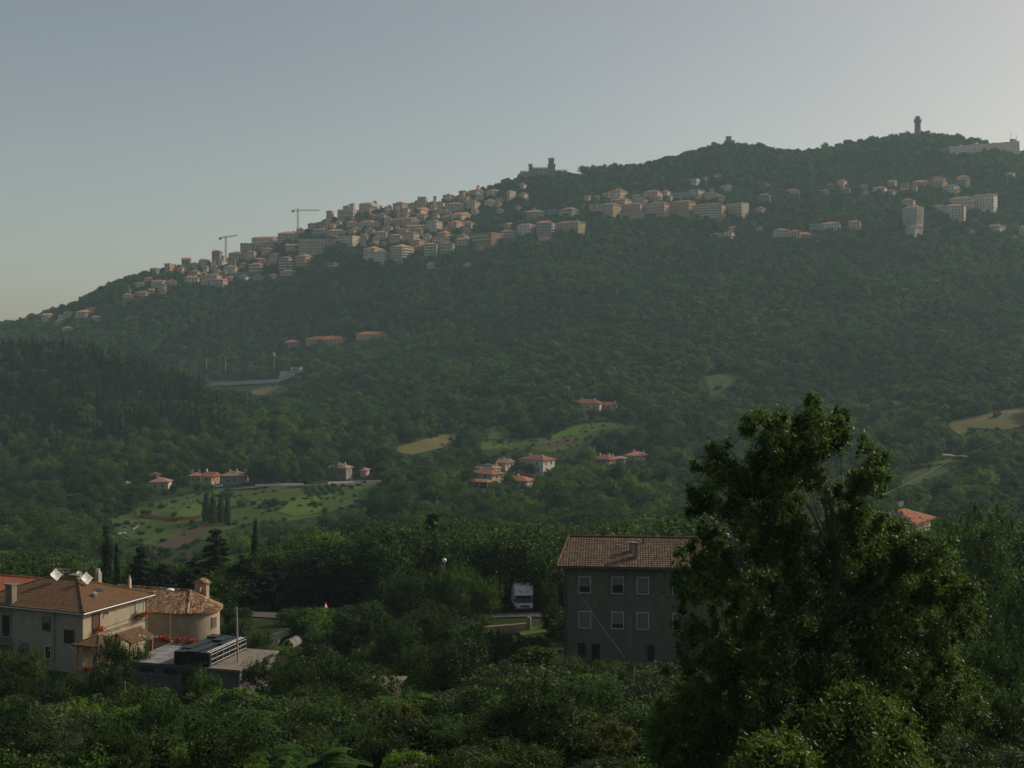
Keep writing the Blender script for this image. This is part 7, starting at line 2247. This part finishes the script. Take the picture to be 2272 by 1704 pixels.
# ---- mountain forest, valley woods
def make_stuff(name, label, pts, rot, scl, idx, kinds, cname):
    col = bpy.data.collections.new(cname)
    for i, (me, _) in enumerate(kinds):
        col.objects.link(bpy.data.objects.new('%s_%02d' % (cname, i), me))
    me = bpy.data.meshes.new(name)
    me.vertices.add(len(pts))
    me.vertices.foreach_set('co', pts.astype(np.float32).ravel())
    a = me.attributes.new('rot', 'FLOAT_VECTOR', 'POINT'); a.data.foreach_set('vector', rot.astype(np.float32).ravel())
    a = me.attributes.new('scl', 'FLOAT_VECTOR', 'POINT'); a.data.foreach_set('vector', scl.astype(np.float32).ravel())
    a = me.attributes.new('idx', 'INT', 'POINT'); a.data.foreach_set('value', idx.astype(np.int32))
    me.update()
    o = tag(link_obj(name, me), label, None, None, 'stuff')
    ng = bpy.data.node_groups.new(name, 'GeometryNodeTree')
    ng.interface.new_socket('Geometry', in_out='INPUT', socket_type='NodeSocketGeometry')
    ng.interface.new_socket('Geometry', in_out='OUTPUT', socket_type='NodeSocketGeometry')
    N = ng.nodes.new
    gi, go = N('NodeGroupInput'), N('NodeGroupOutput')
    ci = N('GeometryNodeCollectionInfo'); ci.inputs[0].default_value = col
    ci.inputs['Separate Children'].default_value = True
    ci.inputs['Reset Children'].default_value = True
    ip = N('GeometryNodeInstanceOnPoints'); ip.inputs['Pick Instance'].default_value = True
    m2p = N('GeometryNodeMeshToPoints')
    ng.links.new(gi.outputs[0], m2p.inputs[0])
    ng.links.new(m2p.outputs[0], ip.inputs['Points'])
    ng.links.new(ci.outputs[0], ip.inputs['Instance'])
    for nm, ty, sk in (('idx', 'INT', 'Instance Index'), ('rot', 'FLOAT_VECTOR', 'Rotation'), ('scl', 'FLOAT_VECTOR', 'Scale')):
        at = N('GeometryNodeInputNamedAttribute'); at.data_type = ty; at.inputs[0].default_value = nm
        ng.links.new(at.outputs[0], ip.inputs[sk])
    ng.links.new(ip.outputs[0], go.inputs[0])
    md = o.modifiers.new('scatter', 'NODES'); md.node_group = ng
    return o

def forest():
    r = np.random.default_rng(99)
    pts = []
    # jittered rows, spacing grows a little with distance
    for y0, y1, s in ((152, 300, 6.0), (300, 700, 6.2), (700, 1700, 6.0)):
        for y in np.arange(y0, y1, s):
            u0, u1 = (-260, 2530)
            xs = np.arange((u0 - U0) / F * y, (u1 - U0) / F * y, s)
            pts.append(np.stack([xs + r.uniform(-.45, .45, len(xs)) * s, y + r.uniform(-.45, .45, len(xs)) * s], 1))
    p = np.concatenate(pts)
    z = H(p[:, 0], p[:, 1])
    # drop those on footprints
    keep = np.ones(len(p), bool)
    for poly in FOOT:
        a = np.array(poly)
        bb = (p[:, 0] > a[:, 0].min()) & (p[:, 0] < a[:, 0].max()) & (p[:, 1] > a[:, 1].min()) & (p[:, 1] < a[:, 1].max()) & keep
        i = np.nonzero(bb)[0]
        if len(i):
            keep[i[pip(p[i, 0], p[i, 1], poly)]] = False
    p, z = p[keep], z[keep]
    n = len(p)
    Y = p[:, 1]
    u = U0 + F * p[:, 0] / Y
    con = (u < 500 - 0.3 * np.maximum(0, Y - 760)) & (Y > 640) & (Y < 900) & (r.random(n) < 0.75)
    big = np.sin(p[:, 0] / 70 + 1) * np.sin(p[:, 1] / 60) + 0.5 * np.sin((p[:, 0] - p[:, 1]) / 31)
    hgt = np.where(Y < 700, r.uniform(5.5, 10.5, n), r.uniform(5.0, 10.2, n)) * (1 + 0.15 * big)
    hgt[Y < 300] = r.uniform(8.0, 12.0, (Y < 300).sum())
    bigt = r.random(n) < 0.13
    hgt[bigt] *= 1.35
    hgt[con] = r.uniform(9, 14, con.sum())
    hgt[(Y > 1150)] *= 0.9
    # in town the trees are small
    wid = hgt * r.uniform(0.85, 1.25, n) / 10.0
    wid[con] *= 0.8
    # the near wood keeps to its tree-top line, lower where the valley opens behind it
    line = np.interp(u, [-200, 0, 170, 200, 460, 520, 640, 700, 800, 900, 1000, 1100, 1240, 1450, 1550, 2000, 2300], [1215, 1215, 1215, 1245, 1245, 1225, 1195, 1170, 1155, 1150, 1135, 1140, 1145, 1145, 1135, 1150, 1130])
    nearw = Y < 340
    cap = (V0 - line - r.uniform(0, 34, n)) / F * Y - z
    hgt = np.where(nearw, np.minimum(hgt, cap), hgt)
    low = hgt < 2.5
    hgt = np.maximum(hgt, 2.5)
    wid = np.minimum(wid, hgt * 0.16)
    # what must stay in sight
    keep = ~low
    vb = V0 - F * z / Y
    vtop = V0 - F * (z + hgt) / Y
    rw = 3.6 * wid * F / Y
    for poly, Yp in KEEP:
        a = np.array(poly)
        c = keep & (Y < Yp) & (u + rw > a[:, 0].min()) & (u - rw < a[:, 0].max()) & (vtop < a[:, 1].max()) & (vb > a[:, 1].min())
        i = np.nonzero(c)[0]
        if not len(i): continue
        hit = np.zeros(len(i), bool)
        for fu, fv in ((0, 0.92), (0, 0.6), (-0.75, 0.65), (0.75, 0.65), (0, 0.25), (-0.6, 0.3), (0.6, 0.3)):
            hit |= pip(u[i] + fu * rw[i], vb[i] + (vtop[i] - vb[i]) * fv, poly)
        keep[i[hit]] = False
    s = keep
    p, z, u, Y, hgt, wid, con, vb, vtop, rw, big = p[s], z[s], u[s], Y[s], hgt[s], wid[s], con[s], vb[s], vtop[s], rw[s], big[s]
    n = len(p)
    # which show largest in the photograph: sweep from near to far
    order = np.argsort(Y)
    skyl = np.full(300, 1704.0)
    vis = np.zeros(n)
    for i in order:
        a, b = int(np.clip(u[i] - rw[i], 0, 2271) / 7.6), int(np.clip(u[i] + rw[i], 0, 2271) / 7.6)
        if u[i] < -20 or u[i] > 2290: continue
        cols = skyl[a:b + 1]
        vis[i] = np.maximum(0, np.minimum(cols, vb[i]) - vtop[i]).sum() * (7.6)
        t = vtop[i] + (vb[i] - vtop[i]) * 0.12
        skyl[a:b + 1] = np.minimum(cols, t)
    single = np.zeros(n, bool)
    single[np.argsort(-vis)[:285]] = True
    single &= vis > 0
    LM = [(448, 1290, 'chapel bell gable'), (236, 1190, 'tall cypress'), (722, 1340, 'road sign'), (986, 1241, 'white lamp globe'), (1169, 1295, 'camper van'), (1290, 1190, 'left end of the grey house roof'),
          (1420, 1180, 'roof aerial of the grey house'), (1990, 1130, 'solar-panelled house'), (1790, 930, 'top of the big oak'), (482, 1120, 'poplar row'), (468, 1055, 'yellow house'), (530, 1058, 'brown-roofed villa'),
          (755, 1050, 'grey hipped house'), (808, 1050, 'white cottage'), (1075, 1062, 'twin-gabled villa'), (1190, 1020, 'tall white villa'), (1345, 1010, 'broad villa'), (1412, 1005, 'end of the villa row'), (1300, 895, 'upper villa'),
          (2190, 930, 'dry field at right'), (2243, 990, 'power pole'), (950, 985, 'tan field'), (400, 1190, 'ploughed slope'), (355, 1075, 'cream bungalow'), (40, 1290, 'orange-roofed neighbour'), (2060, 1050, 'grassy bank'),
          (970, 1110, 'pale middle pole'), (715, 1100, 'vine rows'), (165, 1100, 'white parked cars'), (1100, 960, 'bright green meadow'), (2250, 1150, 'right edge below the power pole')]
    look = ['dark broadleaf tree', 'mid-green broadleaf tree', 'slim dark tree', 'spreading green tree', 'bright green tree']
    buckets = {}
    for i in np.nonzero(single)[0]:
        ki = r.choice(5, p=[0.3, 0.25, 0.2, 0.17, 0.08])
        e = plant(KM[ki], (p[i, 0], p[i, 1], z[i] - 0.2), wid[i], hgt[i] / 10, r.uniform(0, 6.28), None, 'tree',
                  'trees of the wood behind the near houses' if Y[i] < 300 else 'trees of the valley')
        du = [(math.hypot(u[i] - a, (vtop[i] + 12 - b) * 1.5), a, b, nm) for a, b, nm in LM]
        dist, a, b, nm = min(du)
        if abs(u[i] - a) > abs(vtop[i] + 12 - b) * 1.2:
            rel = 'left of' if u[i] < a else 'right of'
        else:
            rel = 'above' if vtop[i] + 12 < b else 'below'
        buckets.setdefault((look[ki], rel, nm), []).append((dist, e))
    words = ['nearest', 'second', 'third', 'fourth', 'fifth', 'sixth', 'seventh', 'eighth', 'ninth', 'tenth', 'eleventh', 'twelfth', 'thirteenth', 'fourteenth', 'fifteenth', 'sixteenth', 'seventeenth', 'eighteenth']
    for (lk_, rel, nm), L in buckets.items():
        L.sort(key=lambda q: q[0])
        for j, (_, e) in enumerate(L):
            e['label'] = f'{words[min(j, 17)]} {lk_} {rel} the {nm}'
    # the rest: one wood
    kinds = [(broad_kind('far', 'lf_far', 201, 1100, 0.85, 0.6, 16).crown, 0), (broad_kind('far', 'lf_far2', 202, 1100, 0.85, 0.6, 14, R=3.6).crown, 0), (broad_kind('far', 'lf_far3', 203, 1100, 0.85, 0.6, 18, R=4.2).crown, 0),
             (broad_kind('far', 'lf_far', 204, 1100, 0.85, 0.6, 14, R=4.4, Rz=3.6).crown, 0),
             (conifer_kind('far', 'lf_fcon', 205, 900, 0.9, 0.45, R=2.2).crown, 0), (conifer_kind('far', 'lf_fcon', 206, 900, 0.9, 0.45, R=2.6).crown, 0), (column_kind('far', 'lf_fcon', 207, 500, 0.8, 0.4, 1.0).crown, 0),
             (broad_kind('mid', 'lf_far', 211, 3200, 0.5, 0.34, 24).crown, 0), (broad_kind('mid', 'lf_far2', 212, 3200, 0.5, 0.34, 20, R=3.6).crown, 0), (broad_kind('mid', 'lf_far3', 213, 3200, 0.5, 0.34, 26, R=4.2).crown, 0),
             (conifer_kind('mid', 'lf_fcon', 214, 3000, 0.6, 0.25, R=2.2).crown, 0)]
    s = ~single
    p, z, Y, hgt, wid, con, big = p[s], z[s], Y[s], hgt[s], wid[s], con[s], big[s]
    n = len(p)
    q = r.random(n) + 0.34 * big
    idx = np.where(q < 0.35, 2, np.where(q < 0.62, 0, np.where(q < 0.8, 3, 1)))
    mid = Y < 700
    idx = np.where(mid, np.where(q < 0.35, 9, np.where(q < 0.75, 7, 8)), idx)
    idx = np.where(con, np.where(mid, 10, 4 + r.integers(0, 2, n)), idx)
    cy = (~con) & (r.random(n) < 0.02) & (Y > 900)
    idx = np.where(cy, 6, idx)
    rot = np.stack([np.zeros(n), np.zeros(n), r.uniform(0, 6.28, n)], 1)
    scl = np.stack([wid, wid, hgt / 10], 1)
    # wood behind the ridge keeps the skyline leafy
    make_stuff('forest', 'dense green forest covering the mountain and the valley', np.stack([p[:, 0], p[:, 1], z - 0.3], 1), rot, scl, idx, kinds, 'forest_tree')
    # undergrowth near the camera
    N = 3600
    yy = r.uniform(14, 150, N) ** 1.0
    uu = r.uniform(-300, 2600, N)
    xx = (uu - U0) / F * yy
    keep = np.ones(N, bool)
    for poly in FOOT:
        keep &= ~pip(xx, yy, poly)
    xx, yy = xx[keep], yy[keep]
    zz = H(xx, yy)
    sc_ = r.uniform(0.08, 0.34, len(xx)) * np.clip(yy / 80, 0.5, 1.0)
    # keep the fronts of houses clear
    ku = U0 + F * xx / yy
    vt = V0 - F * (zz + sc_ * 10) / yy
    k2 = np.ones(len(xx), bool)
    for (a0, a1, v0, v1, yb) in ((0, 545, 1300, 1500, 122), (1240, 1610, 1200, 1455, 104), (540, 640, 1330, 1400, 150), (1085, 1245, 1270, 1400, 150)):
        k2 &= ~((ku > a0) & (ku < a1) & (vt < v1) & (yy < yb) & (V0 - F * zz / yy > v0))
    xx, yy, zz, sc_ = xx[k2], yy[k2], zz[k2], sc_[k2]
    n = len(xx)
    kinds = [(broad_kind('u', 'lf_dark', 301, 2600, 0.8, 0.42, 22, R=6, Rz=4.6, cz=4.5, zmin=-0.95).crown, 0), (broad_kind('u', 'lf_mid', 302, 2600, 0.8, 0.4, 20, R=6, Rz=4.8, cz=4.5, zmin=-0.95).crown, 0),
             (broad_kind('u', 'lf_light', 303, 2200, 0.9, 0.4, 18, R=6, Rz=5, cz=4.5, zmin=-0.95).crown, 0), (broad_kind('u', 'lf_olive', 304, 2600, 0.9, 0.25, 20, R=5, Rz=5, cz=4.8, zmin=-0.95, shell=0.2).crown, 0)]
    idx = r.choice(4, n, p=[0.52, 0.31, 0.05, 0.12])
    rot = np.stack([np.zeros(n), np.zeros(n), r.uniform(0, 6.28, n)], 1)
    scl = np.stack([sc_ * r.uniform(0.9, 1.6, n), sc_ * r.uniform(0.9, 1.6, n), sc_], 1)
    make_stuff('undergrowth', 'low tangled undergrowth on the foreground slope', np.stack([xx, yy, zz - 0.1], 1), rot, scl, idx, kinds, 'undergrowth_plant')
forest()

# scrub dotted over the fields of the valley
def scrub():
    r = np.random.default_rng(55)
    P2 = []
    for o in bpy.data.objects:
        if o.name.split('.')[0] in ('meadow', 'dry_meadow') and o.type == 'MESH':
            v = np.array([q.co for q in o.data.vertices])
            n = int(len(v) * (0.18 if o.name.startswith('meadow') else 0.05))
            P2.append(v[r.choice(len(v), n, replace=False)])
    yy = r.uniform(290, 780, 4200); uu = r.uniform(-150, 2450, 4200)
    xx = (uu - U0) / F * yy
    ok = np.ones(len(xx), bool)
    for poly in FOOT:
        ok &= ~pip(xx, yy, poly)
    P2.append(np.stack([xx[ok], yy[ok], yy[ok] * 0], 1))
    p = np.concatenate(P2); n = len(p)
    p[:, :2] += r.uniform(-2, 2, (n, 2))
    p[:, 2] = H(p[:, 0], p[:, 1])
    s = r.uniform(0.05, 0.22, n) * np.where(r.random(n) < 0.12, 2.2, 1.0)
    kinds = [(broad_kind('u', 'lf_far3', 401, 700, 1.3, 0.8, 14, R=6, Rz=4.6, cz=4.5, zmin=-0.95).crown, 0), (broad_kind('u', 'lf_far', 402, 700, 1.3, 0.8, 14, R=6, Rz=4.8, cz=4.5, zmin=-0.95).crown, 0)]
    rot = np.stack([np.zeros(n), np.zeros(n), r.uniform(0, 6.28, n)], 1)
    make_stuff('scrub', 'small bushes dotted over the valley fields', p, rot, np.stack([s * 1.2, s * 1.2, s], 1), r.integers(0, 2, n), kinds, 'scrub_plant')
scrub()

# vine rows in the meadow by the valley road
def vines():
    g = lambda x, y: (380 + x / 3.687, 700 + y / 3.687)
    for i in range(5):
        a, b = g(1100 + i * 55, 1425 - i * 6), g(1145 + i * 62, 1490 - i * 8)
        pa, pb = G(a[0], ray(a[0], a[1], 300)), G(b[0], ray(b[0], b[1], 300))
        n = 14
        bl = []
        for j in range(n):
            q = pa.lerp(pb, j / (n - 1)); zz = h1(q.x, q.y) - pa.z
            bl.append((q.x - pa.x, q.y - pa.y, zz + 0.9, 1.0, 1.0, 0.8))
        V, t = leaf_quads(bl, 700, 0.5, 0.4, 600 + i)
        o = link_obj('vine_row', quad_mesh('vine_row', V, t, M['lf_dark']))
        o.location = pa
        tag(o, ['leftmost', 'second', 'middle', 'fourth', 'rightmost'][i] + ' dark vine row in the meadow below the valley road', 'hedge', 'vine rows')
vines()

# ------------------------------------------------------------------ air
def haze():
    o = MB().box(-4300, 4300, -160, 3700, -175, 350).to('haze', bpy.data.materials.new('haze_air'), None, 'thin summer haze over the valley', None, None, 'stuff')
    m = o.data.materials[0]
    m.use_nodes = True
    nt = m.node_tree
    nt.nodes.clear()
    out = nt.nodes.new('ShaderNodeOutputMaterial')
    pv = nt.nodes.new('ShaderNodeVolumePrincipled')
    pv.inputs['Color'].default_value = (*HAZE_COLOR, 1)
    pv.inputs['Density'].default_value = HAZE_DENSITY
    pv.inputs['Anisotropy'].default_value = HAZE_G
    nt.links.new(pv.outputs[0], out.inputs['Volume'])
    o.visible_shadow = True
haze()
